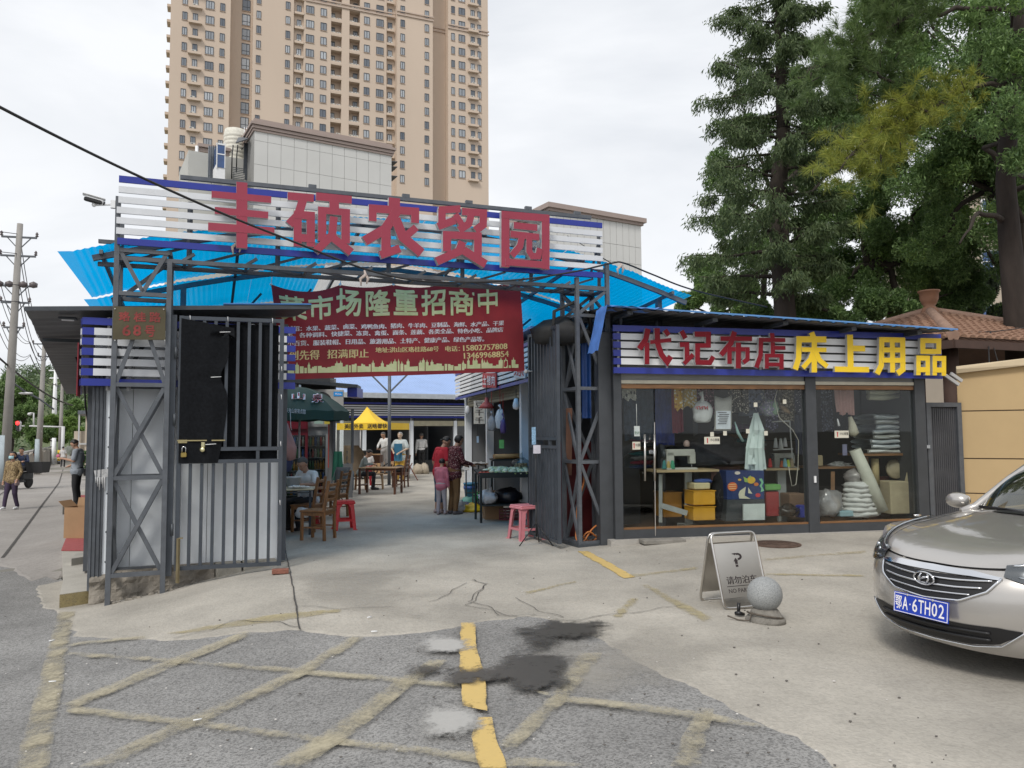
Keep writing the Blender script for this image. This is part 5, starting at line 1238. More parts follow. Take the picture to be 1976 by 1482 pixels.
for i in range(3):
 a,b=pts[i],pts[i+1];d=(b-a).normalized();n_=Vector((-d.y,d.x,0))
 mb=MB();mb.prism([a+UP*-0.1+n_*0.02,b+UP*-0.1+n_*0.02,b+UP*(zz_[i+1]-0.02)+n_*0.02,a+UP*(zz_[i]-0.02)+n_*0.02],(0,0,0),n_*0.16);mb.build('joint',mat('wall_joint',(0.16,0.12,0.08),0.9),t)
 mb=MB();mb.prism([a+UP*(zz_[i]+0.003)-n_*0.09,b+UP*(zz_[i+1]+0.003)-n_*0.09,b+UP*(zz_[i+1]+0.07)-n_*0.11,b+UP*(zz_[i+1]+0.12)-n_*0.07,a+UP*(zz_[i]+0.12)-n_*0.07,a+UP*(zz_[i]+0.07)-n_*0.11],(0,0,0),n_*0.4);mb.build('coping',m_cop,t)
m_rt=mat('brown_roof_tile',(0.26,0.15,0.10),0.85,0,0.25,4,0.3,30,stain=0.4,stain_col=(0.36,0.24,0.16))
m_rt2=mat('roof_ridge',(0.30,0.19,0.14),0.85,0,0.2,5,0.3)
ap=at(1794,605,17.0);e_z=at(1820,672,14.6).z
t=thing('tiled_pavilion','garden pavilion with brown clay tile roof and pot shaped finial behind the wall','pavilion',(ap.x,ap.y,0))
C0=Vector((ap.x,ap.y,ap.z));RR=4.2
cor=[C0+Vector((RR*math.cos(R(a)),RR*math.sin(R(a)),e_z-ap.z))for a in(246,336,66,156)]
mtile=None
def tile_mesh(w=0.2,l=0.22):
 mb=MB();vs=[]
 for j in(0,1):
  for i in range(5):
   a=math.pi*(i/4);x=-w/2*math.cos(a)*0.82;z=0.055*math.sin(a)+(0.03 if j==0 else 0.0);vs.append((x,-l/2 if j==0 else l/2,z))
 mb.add(vs,[(i,i+1,6+i,5+i)for i in range(4)]+[(0,1,2,3,4)]);return mb.mesh('roof_tile',[m_rt])
tm=tile_mesh()
joined=MB()
for k in range(4):
 a,b=cor[k],cor[(k+1)%4];mb=MB();mb.add([a,b,C0],[(0,1,2)]);mb.build('roof_face',mat('tile_underlay',(0.14,0.08,0.055),0.9),t,solid=0.02)
 e=(b-a);Le=e.length;e.normalize();mid=(a+b)/2;up_=(C0-mid);Lu=up_.length;up_.normalize();nrm=e.cross(up_).normalized();nrm=nrm if nrm.z>0 else-nrm
 nrow=int(Lu/0.2);cnt=0
 for j in range(nrow):
  y=0.08+j*0.2;wrow=Le*(1-y/Lu);nc=int(wrow/0.2)
  for i in range(nc):
   x=-wrow/2+(i+0.5)*wrow/nc;p=mid+e*x+up_*y+nrm*(0.02+0.006*random.random())
   M=Matrix((e,up_,nrm)).transposed().to_4x4()
   M=M@Matrix.Rotation(random.uniform(-0.05,0.05),4,'Z')
   if k==0 and p.x>5.0 and j<10 and cnt<290 or(k==3 and j<3 and cnt<5):
    o=bpy.data.objects.new('roof_tile',tm);COL.objects.link(o);o.parent=t;o.matrix_local=WM[t.name].inverted()@Matrix.Translation(p)@M;cnt+=1
   else:
    T=Matrix.Translation(p)@M;joined.add([T@v.co for v in tm.vertices],[tuple(pp.vertices)for pp in tm.polygons])
 hp=[a.lerp(C0,q/10)+UP*0.06 for q in range(11)];mb=MB();mb.tube(hp,0.1,8);mb.build('hip_ridge',m_rt2,t)
 mb=MB();mb.bar(a-UP*0.08,b-UP*0.08,0.06,0.14);mb.build('eave_board',mat('dark_timber',(0.07,0.04,0.03),0.8),t)
 pp=a.lerp(C0,0.15);mb=MB();mb.tube([(pp.x,pp.y,0),(pp.x,pp.y,e_z-0.05)],0.13,12);mb.build('column',MATS['dark_timber'],t)
joined.build('roof_tiles',m_rt,t)['kind']='stuff'
mb=MB();s_=0.9;mb.lathe([(0.14,-0.05),(0.2,0.05),(0.15,0.14),(0.11,0.18),(0.15,0.24),(0.19,0.34),(0.2,0.48),(0.23,0.5),(0.23,0.53),(0.17,0.53),(0.0,0.5)],c=C0-UP*0.02,n=18);mb.build('finial',mat('clay_finial',(0.28,0.14,0.08),0.6,0,0.2,4),t)
# things in and round the market: makers
def mk(name,label,cat,p,rz=0.0,group=None):return thing(name,label,cat,(p[0],p[1],p[2]),rz,group)
def plastic_stool(p,rz,col,label,h=0.47,s=1.0,group=None):
 t=mk('plastic_stool',label,'stool',p,rz,group);m=mat('plastic_'+str(col),col,0.35,0,0.06,5);w=0.145*s;b=0.185*s
 mb=MB();mb.box((0,0,h-0.012),(2*w+0.03,2*w+0.03,0.024),ch=0.008);mb.box((0,0,h-0.04),(2*w+0.045,2*w+0.045,0.035),ch=0.008);mb.build('seat',m,t,True)
 for sx in(-1,1):
  for sy in(-1,1):
   mb=MB()
   for(dx,dy)in((1,0),(0,1)):
    tx,ty=sx*w,sy*w;bx,by=sx*b,sy*b;fw=0.09*s
    q=[(tx,ty,h-0.05),(tx-sx*fw*1.15*dx,ty-sy*fw*1.15*dy,h-0.05),(tx*1.04-sx*fw*0.7*dx,ty*1.04-sy*fw*0.7*dy,h-0.12),(bx-sx*fw*0.62*dx,by-sy*fw*0.62*dy,0.0),(bx,by,0.0)]
    mb.prism(q,(0,0,0),(-sx*0.008*(1-dx),-sy*0.008*(1-dy),0))
   mb.box((sx*b,sy*b,0.008),(0.035,0.035,0.016),ch=0.004)
   mb.build('leg',m,t,True)
 for k,(dx,dy)in enumerate(((1,0),(-1,0),(0,1),(0,-1))):
  z=0.17;r=w+(b-w)*(1-z/h);mb=MB();mb.box((dx*(r-0.005),dy*(r-0.005),z),(0.01 if dx else 2*r-0.04,0.01 if dy else 2*r-0.04,0.035));mb.build('rail',m,t,True)
 return t
m_chair=mat('varnished_wood',(0.24,0.115,0.045),0.4,0,0.3,4,0.05,stretch=(6,6,1));m_chair_d=mat('dark_varnished_wood',(0.11,0.045,0.025),0.4,0,0.3,4,stretch=(6,6,1))
def wood_chair(p,rz,label,m=None,group=None,h=0.92):
 m=m or m_chair;t=mk('wooden_chair',label,'chair',p,rz,group);w=0.2;d=0.2;sh_=0.45
 mb=MB();mb.box((0,0,sh_),(0.43,0.42,0.03),ch=0.006);mb.build('seat',m,t,True)
 for sx in(-1,1):
  mb=MB();mb.bar((sx*w*0.92,d*0.9,0),(sx*w*0.9,d*0.88,sh_-0.016),0.038);mb.build('leg',m,t,True)
  mb=MB();mb.bar((sx*w*0.92,-d*1.0,0),(sx*w*0.9,-d*0.92,sh_),0.038);mb.bar((sx*w*0.9,-d*0.92,sh_-0.01),(sx*w*0.88,-d*1.3,h),0.034,0.045);mb.build('back_leg',m,t,True)
 for k,z in enumerate((0.62,0.73,0.85)):
  mb=MB();y=-d*(0.95+0.36*(z-sh_)/0.47);mb.grid(lambda a,b:((a-0.5)*0.35,y+0.02*4*(a-0.5)**2-0.012,z-0.025+0.05*b),6,1);mb.build('back_slat',m,t,True,solid=0.014)
 mb=MB();mb.bar((-w*0.9,d*0.9,sh_-0.045),(w*0.9,d*0.9,sh_-0.045),0.02,0.05);mb.bar((-w*0.9,-d*0.9,sh_-0.045),(w*0.9,-d*0.9,sh_-0.045),0.02,0.05)
 for sx in(-1,1):mb.bar((sx*w*0.9,-d*0.9,sh_-0.045),(sx*w*0.9,d*0.9,sh_-0.045),0.02,0.05);mb.bar((sx*w*0.92,-d*0.94,0.2),(sx*w*0.92,d*0.9,0.2),0.022)
 mb.bar((-w*0.92,0,0.2),(w*0.92,0,0.2),0.022);mb.build('apron',m,t,True)
 return t
def wood_stool(p,rz,label,h=0.45,w=0.3,m=None):
 m=m or m_chair;t=mk('wooden_stool',label,'stool',p,rz);mb=MB();mb.box((0,0,h),(w,w*0.8,0.03),ch=0.006);mb.build('seat',m,t,True)
 for sx in(-1,1):
  for sy in(-1,1):mb=MB();mb.bar((sx*w*0.46,sy*w*0.37,0),(sx*w*0.38,sy*w*0.3,h-0.015),0.035);mb.build('leg',m,t,True)
 mb=MB();mb.bar((-w*0.43,-w*0.34,0.14),(w*0.43,-w*0.34,0.14),0.022);mb.bar((-w*0.43,w*0.34,0.14),(w*0.43,w*0.34,0.14),0.022);mb.build('stretcher',m,t,True)
 return t
def table(p,rz,label,L=1.2,W=0.6,h=0.74,top=None,leg=None,th=0.025,lw=0.03):
 t=mk('table',label,'table',p,rz);mb=MB();mb.box((0,0,h),(L,W,th),ch=0.004);mb.build('table_top',top or m_wood,t,True)
 for sx in(-1,1):
  for sy in(-1,1):mb=MB();mb.bar((sx*(L/2-0.05),sy*(W/2-0.05),0),(sx*(L/2-0.05),sy*(W/2-0.05),h-th/2),lw);mb.build('leg',leg or m_steel_d,t,True)
 mb=MB()
 for sy in(-1,1):mb.bar((-L/2+0.05,sy*(W/2-0.05),h-0.05),(L/2-0.05,sy*(W/2-0.05),h-0.05),lw*0.8)
 for sx in(-1,1):mb.bar((sx*(L/2-0.05),-W/2+0.05,0.25),(sx*(L/2-0.05),W/2-0.05,0.25),lw*0.8)
 mb.build('frame',leg or m_steel_d,t,True);return t
def lumpy(c,r,seed=0,n=14,amp=0.25,f=2.2,flat=True):
 vs,fs=[],[];k=10;rx,ry,rz_=r
 for i in range(k+1):
  th=math.pi*i/k
  for j in range(n):
   a=2*math.pi*j/n;d=Vector((math.sin(th)*math.cos(a),math.sin(th)*math.sin(a),-math.cos(th)))
   q=1+amp*(noise.noise(d*f+Vector((seed*3.7,0,0)))+0.5*noise.noise(d*f*2.7+Vector((0,seed*1.7,0))))
   z=d.z*rz_*q
   if flat:z=max(z,-rz_*0.72)
   vs.append((c[0]+d.x*rx*q,c[1]+d.y*ry*q,c[2]+z+rz_*0.72))
 for i in range(k):
  for j in range(n):fs.append((i*n+j,i*n+(j+1)%n,(i+1)*n+(j+1)%n,(i+1)*n+j))
 return vs,fs
def bag(name,label,cat,p,r,m,seed=0,amp=0.3,f=2.2,neck=0.0):
 mb=MB();vs,fs=lumpy(p,r,seed,amp=amp,f=f);mb.add(vs,fs,0,True)
 if neck:mb.tube([(p[0],p[1],p[2]+r[2]*1.5),(p[0]+0.01,p[1],p[2]+r[2]*1.72+neck*0.4),(p[0]-0.02,p[1],p[2]+r[2]*1.72+neck)],[r[0]*0.3,r[0]*0.12,r[0]*0.3],8)
 return tag(mb.build(name,m),label,cat)
def carton(p,d,rz,label,m=None,flaps=True,tape=None,cat='box',open_=True):
 t=mk('cardboard_box',label,cat,p,rz);m=m or m_card;x,y,z=d;k=0.006;mb=MB()
 for sx in(-1,1):mb.box((sx*(x/2-k/2),0,z/2),(k,y,z));
 for sy in(-1,1):mb.box((0,sy*(y/2-k/2),z/2),(x-2*k,k,z))
 mb.box((0,0,k),(x-2*k,y-2*k,k));
 if not open_:mb.box((0,0,z+0.002),(x,y,0.004))
 mb.build('body',m,t,True)
 if flaps and open_:
  for(a,b,c_,e)in(((-x/2,-y/2,z),(-x/2,y/2,z),(-x/2-y*0.32,y/2,z+y*0.30),(-x/2-y*0.32,-y/2,z+y*0.30)),((x/2,-y/2,z),(x/2,y/2,z),(x/2+y*0.42,y/2,z+0.05),(x/2+y*0.42,-y/2,z+0.05)),((-x/2,y/2,z),(x/2,y/2,z),(x/2,y/2+y*0.1,z+y*0.4),(-x/2,y/2+y*0.1,z+y*0.4))):
   mb=MB();mb.add([a,b,c_,e],[(0,1,2,3)]);mb.build('flap',m,t,True,solid=0.005)
 return t
KA=26.0
Ko=at(780,800,32.0);Ko.z=0;kU=Vector((math.cos(R(KA)),math.sin(R(KA)),0));kV=Vector((-kU.y,kU.x,0))
def ko(u,v,z):return Ko+kU*u+kV*v+UP*z
def kpl(px,py,v=0.0):return pl(px,py,ko(0,v,0),KA)
def ku(px,v=0.0):return(kpl(px,800,v)-ko(0,v,0)).dot(kU)
def kbx(x0,x1,y0,y1,v0,dep,m,name,parent,z0=None,z1=None):
 a,b=kpl(x0,y1,v0),kpl(x1,y1,v0);zz=kpl((x0+x1)/2,y1,v0).z if z0 is None else z0;zt_=kpl((x0+x1)/2,y0,v0).z if z1 is None else z1
 mb=MB();mb.prism([Vector((a.x,a.y,zz)),Vector((b.x,b.y,zz)),Vector((b.x,b.y,zt_)),Vector((a.x,a.y,zt_))],(0,0,0),kV*dep);return mb.build(name,m,parent)
t=thing('stall_row','low row of market stalls with pale blue corrugated roof across the back of the yard','market stalls',tuple(ko(0,0,0)))
m_lb=mat('pale_blue_roof',(0.30,0.42,0.68),0.45,0.1,0.08,1.5);m_cream=mat('cream_shutter',(0.42,0.39,0.28),0.6);m_gp=mat('grey_stall_panel',(0.16,0.165,0.17),0.7,0,0.1,1)
kbx(560,940,700,830,3.6,0.1,m_gp,'back_wall',t,-0.1,3.2)
for x in(660,704,795,879,935):kbx(x-3,x+3,700,830,-0.0,0.12,m_panel,'pillar',t,-0.1,2.45)
for x in(704,795,879):kbx(x-1,x+1,700,830,0.13,3.4,m_gp,'partition',t,-0.1,3.0)
for a,b in((664,700),(708,791),(799,875),(883,931)):kbx(a,b,812,822,0.02,0.12,m_cream,'shutter_box',t)
for k in range(7):
 y1=806.5-k*4.3;m=m_blue if k in(0,6)else m_slat;kbx(656,940,y1-(2.4 if k not in(0,6)else 3.4),y1,-0.12,0.04,m,'slat',t)
kbx(640,945,768,812,0.0,0.1,m_dark,'fascia',t)
for k in range(30):x=660+k*9.3;kbx(x,x+1.6,765,777,-0.06,0.04,m_dark,'batten',t)
e0,e1=kpl(640,765,-0.9),kpl(950,771,-0.9)
def kr(a,b):return e0.lerp(e1,a)+kV*(5.5*b)+UP*(1.75*b+0.02*math.sin(a*340))
mb=MB();mb.grid(kr,420,2,smooth=False);mb.build('roof',m_lb,t)
mb=MB();mb.prism([e0,e1,e1-UP*0.02,e0-UP*0.02],(0,0,0),UP*0.18-kV*0.04);mb.build('gutter',mat('pale_gutter',(0.5,0.55,0.62),0.5),t)
for x,m in((838,m_black),):kbx(800,876,872,915,1.8,0.5,m_gp,'counter',t,0,0.0+0.5)
kbx(709,760,872,912,0.3,0.5,mat('orange_counter',(0.5,0.3,0.15),0.6),'counter',t,0,0.85)
for x,y in((862,905),(806,908),(818,910)):
 p=kpl(x,y,-0.2);bag('sack','pale woven sack slumped against the back stall at %s'%{862:'its right',806:'its middle pillar',818:'the white shirted man'}[x],'sack',(p.x,p.y,0),(0.22,0.18,0.25),mat('woven_sack',(0.42,0.36,0.28),0.8),seed=x)
for x,y in((687,802),(712,802),(727,801),(740,800)):
 p=kpl(x,y,0.3);mb=MB();mb.tube([p+UP*0.5,p+UP*0.2],0.01,5);mb.lathe([(0.03,0.2),(0.05,0.16),(0.16,0.0)],c=p,n=12,mi=1);tag(mb.build('hanging_lamp',[m_cable,mat('lamp_orange',(0.45,0.16,0.06),0.5)]),{687:'leftmost',712:'second',727:'third',740:'rightmost'}[x]+' small red lamp shade hanging behind the yellow tent','lamp','red lamps hanging in the back stalls')
p=at(751,905,25.0);t=thing('roof_post','grey pipe post with Y shaped braces in the middle of the yard','post',(p.x,p.y,0))
mb=MB();mb.tube([(p.x,p.y,0),(p.x,p.y,3.9)],0.055,10);mb.build('post',m_steel,t)
for sx in(-1,1):
 a=at(751+sx*1,757,25.0);b=at(751+sx*36,722,25.0);mb=MB();mb.bar(a,b,0.05);mb.build('brace',m_steel,t)
mb=MB();mb.box((p.x,p.y,0.01),(0.25,0.25,0.02));mb.build('foot_plate',m_steel,t)
q0=at(1015,700,14.5);q0.z=0;rD=Vector((-1.46,5.7,0)).normalized();rW=Vector((rD.y,-rD.x,0))
RANG=math.degrees(math.atan2(rD.y,rD.x))
def ro(s,w,z):return q0+rD*s+rW*w+UP*z
def rpl(px,py,w=0.0):return pl(px,py,ro(0,w,0),RANG)
def rs(px,w=0.0):return(rpl(px,800,w)-ro(0,w,0)).dot(rD)
t=thing('stall_row','right row of market stalls with slatted sign band and roller shutters','market stalls',tuple(ro(0,0,0)))
def rbx(s0,s1,w0,w1,z0,z1,m,name,parent=t):
 mb=MB();mb.prism([ro(s0,w0,z0),ro(s1,w0,z0),ro(s1,w1,z0),ro(s0,w1,z0)],(0,0,0),(0,0,z1-z0));return mb.build(name,m,parent)
sF,sN=rs(899),-1.6
for a,b in((sF-0.08,sF+0.08),(rs(940)-0.07,rs(940)+0.07),(rs(1006)-0.07,rs(1006)+0.07),(sN,sN+0.1)):rbx(a,b,-0.02,0.14,0,2.62,m_panel if a>-1 else m_steel,'pillar')
rbx(sN,sF,2.6,2.7,0,3.0,m_gp,'back_wall');rbx(sF-0.05,sF+0.05,0.15,2.6,0,3.0,m_gp,'end_wall');rbx(rs(940)-0.03,rs(940)+0.03,0.15,2.6,0,3.0,m_gp,'partition');rbx(rs(1006)-0.03,rs(1006)+0.03,0.15,2.6,0,3.0,m_gp,'partition')
rbx(sN,sF,-0.3,2.7,3.02,3.06,m_steel_d,'ceiling');rbx(sN,sF+0.2,-0.35,3.2,3.4,3.44,m_lb,'roof')
for a,b in((rs(1002),rs(944)),(rs(936),sF-0.1)):
 for k in range(4):rbx(a,b,0.0+0.012*k,0.1,2.34-0.0+k*0.065,2.395+k*0.065,m_cream,'shutter_slat')
zb2,zt2=rpl(1015,738,-0.3).z,rpl(1015,662,-0.3).z
nsl=6
for k in range(nsl+2):
 z=zb2+(zt2-zb2)*k/(nsl+1.7);m=m_blue if k in(0,nsl+1)else m_white
 rbx(-1.8,rs(880,-0.3),-0.32,-0.29,z,z+(zt2-zb2)*0.085,m,'slat')
for s in np.arange(-1.5,rs(882,-0.3),1.1):rbx(s,s+0.04,-0.285,-0.25,zb2,zt2,m_steel_d,'upright')
rbx(-1.8,rs(880,-0.3),-0.25,0.0,2.6,2.64,m_steel_d,'soffit');rbx(-1.8,rs(880,-0.3),-0.2,-0.18,2.65,3.3,m_gp,'fascia')
def red_board(px0,px1,py0,py1,txt,label,vertical=False,bgc=(0.5,0.02,0.03),fg=None):
 c=[rpl(px0,py0,-0.36),rpl(px1,py0,-0.36),rpl(px1,py1,-0.36),rpl(px0,py1,-0.36)]
 tt=thing('stall_sign',label,'sign',tuple(c[3]));mb=MB();mb.prism(c,(0,0,0),rW*0.02);mb.build('board',mat('board'+str(bgc),bgc,0.5),tt)
 mb=MB()
 for d in range(3):
  o=-rW*(0.006+0.001*d)
  if vertical:
   n=len(txt)
   for i,ch in enumerate(txt):
    ya=py0+(py1-py0)*(i+0.12)/n;yb=py0+(py1-py0)*(i+0.9)/n
    flat_text(mb,ch,rpl(px0+3+d*0.3,ya,-0.36)+o,rpl(px1-3+d*0.3,ya,-0.36)+o,rpl(px0+3+d*0.3,yb,-0.36)+o,lift=0)
  else:flat_text(mb,txt,c[0].lerp(c[1],0.08).lerp(c[3],0.18)+o+UP*0.004*d,c[1].lerp(c[0],0.08).lerp(c[2],0.18)+o+UP*0.004*d,c[3].lerp(c[2],0.08).lerp(c[0],0.18)+o+UP*0.004*d,lift=0)
 mb.build('lettering',fg or m_bw,tt);return tt
red_board(931,957,720,748,'土猪肉','small red sign with white characters for pork on the right stalls')
red_board(991,1013,705,730,'冻','half hidden red sign behind the lower right corner of the banner',bgc=(0.62,0.6,0.6),fg=mat('red_print',(0.5,0.02,0.03),0.5))
red_board(914,936,773,818,'豆千千','white sign with black and red characters hanging in front of the right stalls',True,(0.5,0.49,0.44),mat('black_print',(0.03,0.02,0.02),0.6))
for(px,py,lab)in((902,790,'white light bulb hanging at the corner pillar of the right stalls'),(996,778,'white light bulb hanging near the right gate leaf')):
 p=rpl(px,py,-0.4);mb=MB();mb.lathe([(0.0,-0.12),(0.05,-0.1),(0.065,-0.04),(0.045,0.03),(0.035,0.08),(0.0,0.09)],c=p,n=12);mb.tube([p+UP*0.08,p+UP*0.25],0.006,5,1);tag(mb.build('light_bulb',[m_white,m_cable]),lab,'light bulb')
p=rpl(939,786,-0.45);t_=thing('hanging_lamp','red conical lamp shade hanging over the vegetable stall','lamp',tuple(p));mb=MB();mb.lathe([(0.17,-0.02),(0.12,0.05),(0.04,0.12),(0.03,0.2),(0.0,0.2)],c=p,n=16);mb.build('lamp_shade',mat('dusty_red',(0.42,0.07,0.06),0.5),t_,solid=0.004);mb=MB();mb.tube([p+UP*0.2,p+UP*0.6],0.008,5);mb.build('cord',m_cable,t_)
for(px,py,r,col,lab)in((965,806,(0.09,0.06,0.21),(0.62,0.64,0.66),'white plastic bag hanging at the right stalls'),(949,815,(0.09,0.06,0.17),(0.3,0.31,0.33),'grey plastic bag hanging beside the white one'),(971,820,(0.06,0.05,0.16),(0.12,0.07,0.22),'purple plastic bag hanging behind the white one')):
 p=rpl(px,py,-0.5+0.05*(px%3));bag('plastic_bag',lab,'bag',(p.x,p.y,p.z-r[2]),r,mat('bag'+str(col),col,0.35,0,0.15,9,0.4,20),seed=px,amp=0.35,neck=0.1)
 mb=MB();mb.tube([p+UP*(r[2]*0.9),p+UP*(r[2]+0.45)],0.006,5);tag(mb.build('string',mat('red_string',(0.4,0.02,0.02),0.8)),'thin string from which the %s hangs'%lab.split(' hanging')[0],'string')
for(px,py,w_,h_,col,lab)in((922,848,6,14,(0.3,0.42,0.55),'pale blue card hanging in the far right stall'),(968,857,12,16,(0.12,0.4,0.12),'green bordered card hanging over the vegetables')):
 p=rpl(px,py,-0.3);k=15.5/FPX;mb=MB();mb.box(p,(0.008,w_*k*1.1,h_*k),R(RANG)-R(60));mb.tube([p+UP*h_*k/2,p+UP*(h_*k/2+0.4)],0.004,4,1);tag(mb.build('card',[mat('card'+str(col),col,0.5),m_cable]),lab,'card')
v0=gz(925,1001);v1=gz(1012,1006)
vdir=rW.copy();VR=math.atan2(-rD.x,rD.y)
vc=Vector((at(968,905,14.35).x,14.6,0));t=thing('vegetable_stand','dark two shelf vegetable stand in front of the right stalls','stand',tuple(vc))
vz=0.93;VR0=R(12);vu=Vector((math.cos(VR0),math.sin(VR0),0));vv=Vector((-vu.y,vu.x,0))
def vs_(u,v,z):return vc+vu*u+vv*v+UP*z
m_st=mat('dark_stand',(0.03,0.035,0.033),0.5,0.2)
mb=MB();mb.prism([vs_(-0.48,-0.32,vz-0.09),vs_(0.5,-0.32,vz-0.09),vs_(0.5,0.35,vz-0.0),vs_(-0.48,0.35,vz-0.0)],(0,0,0),(0,0,0.03));mb.build('shelf',m_st,t)
mb=MB();mb.bar(vs_(-0.48,-0.33,vz-0.06),vs_(0.5,-0.33,vz-0.06),0.02,0.1);mb.build('front_board',m_st,t)
mb=MB();mb.prism([vs_(-0.42,-0.3,0.3),vs_(0.46,-0.3,0.3),vs_(0.46,0.33,0.3),vs_(-0.42,0.33,0.3)],(0,0,0),(0,0,0.025));mb.build('shelf',m_st,t)
for a,b in((-0.45,-0.29),(0.46,-0.29),(-0.45,0.32),(0.46,0.32)):mb=MB();mb.bar(vs_(a,b,0),vs_(a,b,vz-0.05),0.035);mb.build('leg',m_st,t)
mb=MB();mb.prism([vs_(-0.1,0.42,1.1),vs_(0.6,0.42,1.1),vs_(0.6,0.75,1.12),vs_(-0.1,0.75,1.12)],(0,0,0),(0,0,0.03));mb.build('upper_shelf',m_st,t)
for a in(-0.08,0.58):mb=MB();mb.bar(vs_(a,0.6,0),vs_(a,0.6,1.1),0.035);mb.build('leg',m_st,t)
m_cab=mat('cabbage_green',(0.42,0.5,0.17),0.5,0,0.3,14,0.3);m_cabw=mat('cabbage_white',(0.72,0.72,0.5),0.5,0,0.15,14,0.3);m_tom=mat('tomato_red',(0.55,0.05,0.02),0.25)
def veg(kind,u,v,z,k):
 p=vs_(u,v,z);mb=MB()
 if kind=='cabbage':
  a0_=random.uniform(0,6)
  for j in range(6):
   a=a0_+j*1.05;M=Matrix.Rotation(a,4,'Z')@Matrix.Rotation(R(35),4,'Y');mb.ball(p+Vector((math.cos(a)*0.03,math.sin(a)*0.03,0.05)),(0.085,0.06,0.02),8,j%2,M)
  mb.ball(p+UP*0.05,(0.11,0.055,0.05),8,1,Matrix.Rotation(a0_,4,'Z'))
  return tag(mb.build('cabbage',[m_cab,m_cabw]),'pale green leafy cabbage lying on the vegetable stand','cabbage','cabbages piled on the vegetable stand')
 if kind=='tomato':
  mb.ball(p+UP*0.03,(0.034,0.034,0.028),8);return tag(mb.build('tomato',m_tom),'ripe red tomato on the left end of the vegetable stand','tomato','tomatoes on the vegetable stand')
 mb.ball(p+UP*0.03,(0.045,0.03,0.028),8,0,Matrix.Rotation(k,4,'Z'));return tag(mb.build('potato',mat('potato',(0.4,0.3,0.17),0.8,0,0.2,15)),'brown potato inside the clear plastic bag on the stand','potato','potatoes bagged on the vegetable stand')
for k in range(9):veg('cabbage',-0.22+(k%5)*0.075+0.03*(k//5),-0.22+0.13*(k//5),vz-0.045+0.03*(k//5)+0.01*(k%2),k)
for k in range(6):veg('cabbage',0.18+(k%3)*0.12,-0.25+0.14*(k//3),vz-0.05+0.03*(k//3),k)
for k in range(9):veg('tomato',-0.43+(k%3)*0.065,-0.26+0.066*(k//3),vz-0.055,k)
for k in range(12):veg('potato',0.27+(k%4)*0.06,-0.08+0.06*((k//4)%2),vz+0.05+0.045*(k//8),k)
p=vs_(0.36,-0.05,vz-0.01);bag('plastic_bag','clear plastic bag full of potatoes on the vegetable stand','bag',tuple(p),(0.19,0.14,0.15),glassmat('clear_film',(0.8,0.82,0.82),1.5,0.25),seed=4,amp=0.2,neck=0.07)
p=vs_(-0.28,-0.02,vz-0.03);mb=MB();mb.lathe([(0.05,0),(0.12,0.05),(0.13,0.055),(0.05,0.01),(0,0.012)],c=p,n=14);mb.ball(p+UP*0.05,(0.1,0.1,0.03),8,1);tag(mb.build('bowl',[mat('brown_bowl',(0.25,0.12,0.08),0.4),m_cabw]),'shallow bowl of greens at the left end of the vegetable stand','bowl')
p=vs_(0.25,0.55,1.135);mb=MB()
for k in range(3):mb.tube([p+vu*-0.3+vv*(k*0.07-0.07)+UP*0.05,p+vu*0.28+vv*(k*0.07-0.07)+UP*0.06],0.045,8,k%2)
tag(mb.build('rolled_goods',[mat('ochre_roll',(0.42,0.25,0.1),0.7),mat('brown_roll',(0.25,0.1,0.06),0.7)]),'ochre and brown rolls lying on the upper shelf of the stall','rolls')
bag('cloth_bundle','dark bundle behind the rolls on the upper stall shelf','bundle',tuple(vs_(0.35,0.72,1.13)),(0.22,0.09,0.07),m_black,3)
bag('plastic_bag','black bin bag on the lower shelf of the vegetable stand','bag',tuple(vs_(0.12,0.05,0.33)),(0.26,0.2,0.17),mat('black_bag',(0.012,0.012,0.016),0.3,0,0.2,9,0.5,20),6)
bag('plastic_bag','white plastic bags crumpled on the lower shelf of the stand','bag',tuple(vs_(-0.28,-0.05,0.33)),(0.18,0.17,0.15),mat('white_bag',(0.6,0.6,0.6),0.4,0,0.2,9,0.5,20),7,0.5)
for k,(px,py,r,m,lab,nm)in enumerate(((886,988,(0.17,0.15,0.13),MATS['white_bag'],'white plastic bag on the ground right of the brown trousered woman','plastic_bag'),(913,988,(0.24,0.17,0.1),mat('yellow_bag',(0.72,0.5,0.02),0.4,0,0.1,9,0.4,20),'bright yellow plastic bag on the ground by the stall','plastic_bag'),(925,966,(0.17,0.15,0.12),mat('green_bag',(0.02,0.32,0.09),0.35,0,0.1,9,0.4,20),'green plastic bag lying between the blue bucket and the box','plastic_bag'),(898,985,(0.13,0.12,0.1),mat('lilac_bag',(0.34,0.32,0.45),0.5,0,0.1,9,0.3),'lilac carrier bag on the ground beside the yellow one','plastic_bag'),(905,974,(0.2,0.14,0.1),mat('teal_bag',(0.12,0.35,0.3),0.4,0,0.1,9,0.3),'teal plastic bag under the edge of the vegetable stall','plastic_bag'),(985,975,(0.14,0.12,0.08),mat('onion_heap',(0.33,0.22,0.13),0.8,0,0.3,20,0.6),'heap of brown roots under the vegetable stand','heap'))):
 p=gz(px,py);bag(nm,lab,'bag',tuple(p),r,m,seed=k+20,amp=0.4)
p=gz(908,964);t=thing('bucket','blue plastic bucket with darker band at the corner of the stalls','bucket',tuple(p));mb=MB();mb.lathe([(0.0,0.01),(0.13,0.0),(0.17,0.38),(0.18,0.38),(0.18,0.42),(0.165,0.42),(0.16,0.38),(0.12,0.03),(0,0.03)],c=p,n=20);mb.build('body',mat('bucket_blue',(0.05,0.24,0.42),0.4),t);mb=MB();mb.lathe([(0.174,0.26),(0.178,0.34)],c=p,n=20);mb.build('band',mat('bucket_band',(0.02,0.08,0.3),0.4),t)
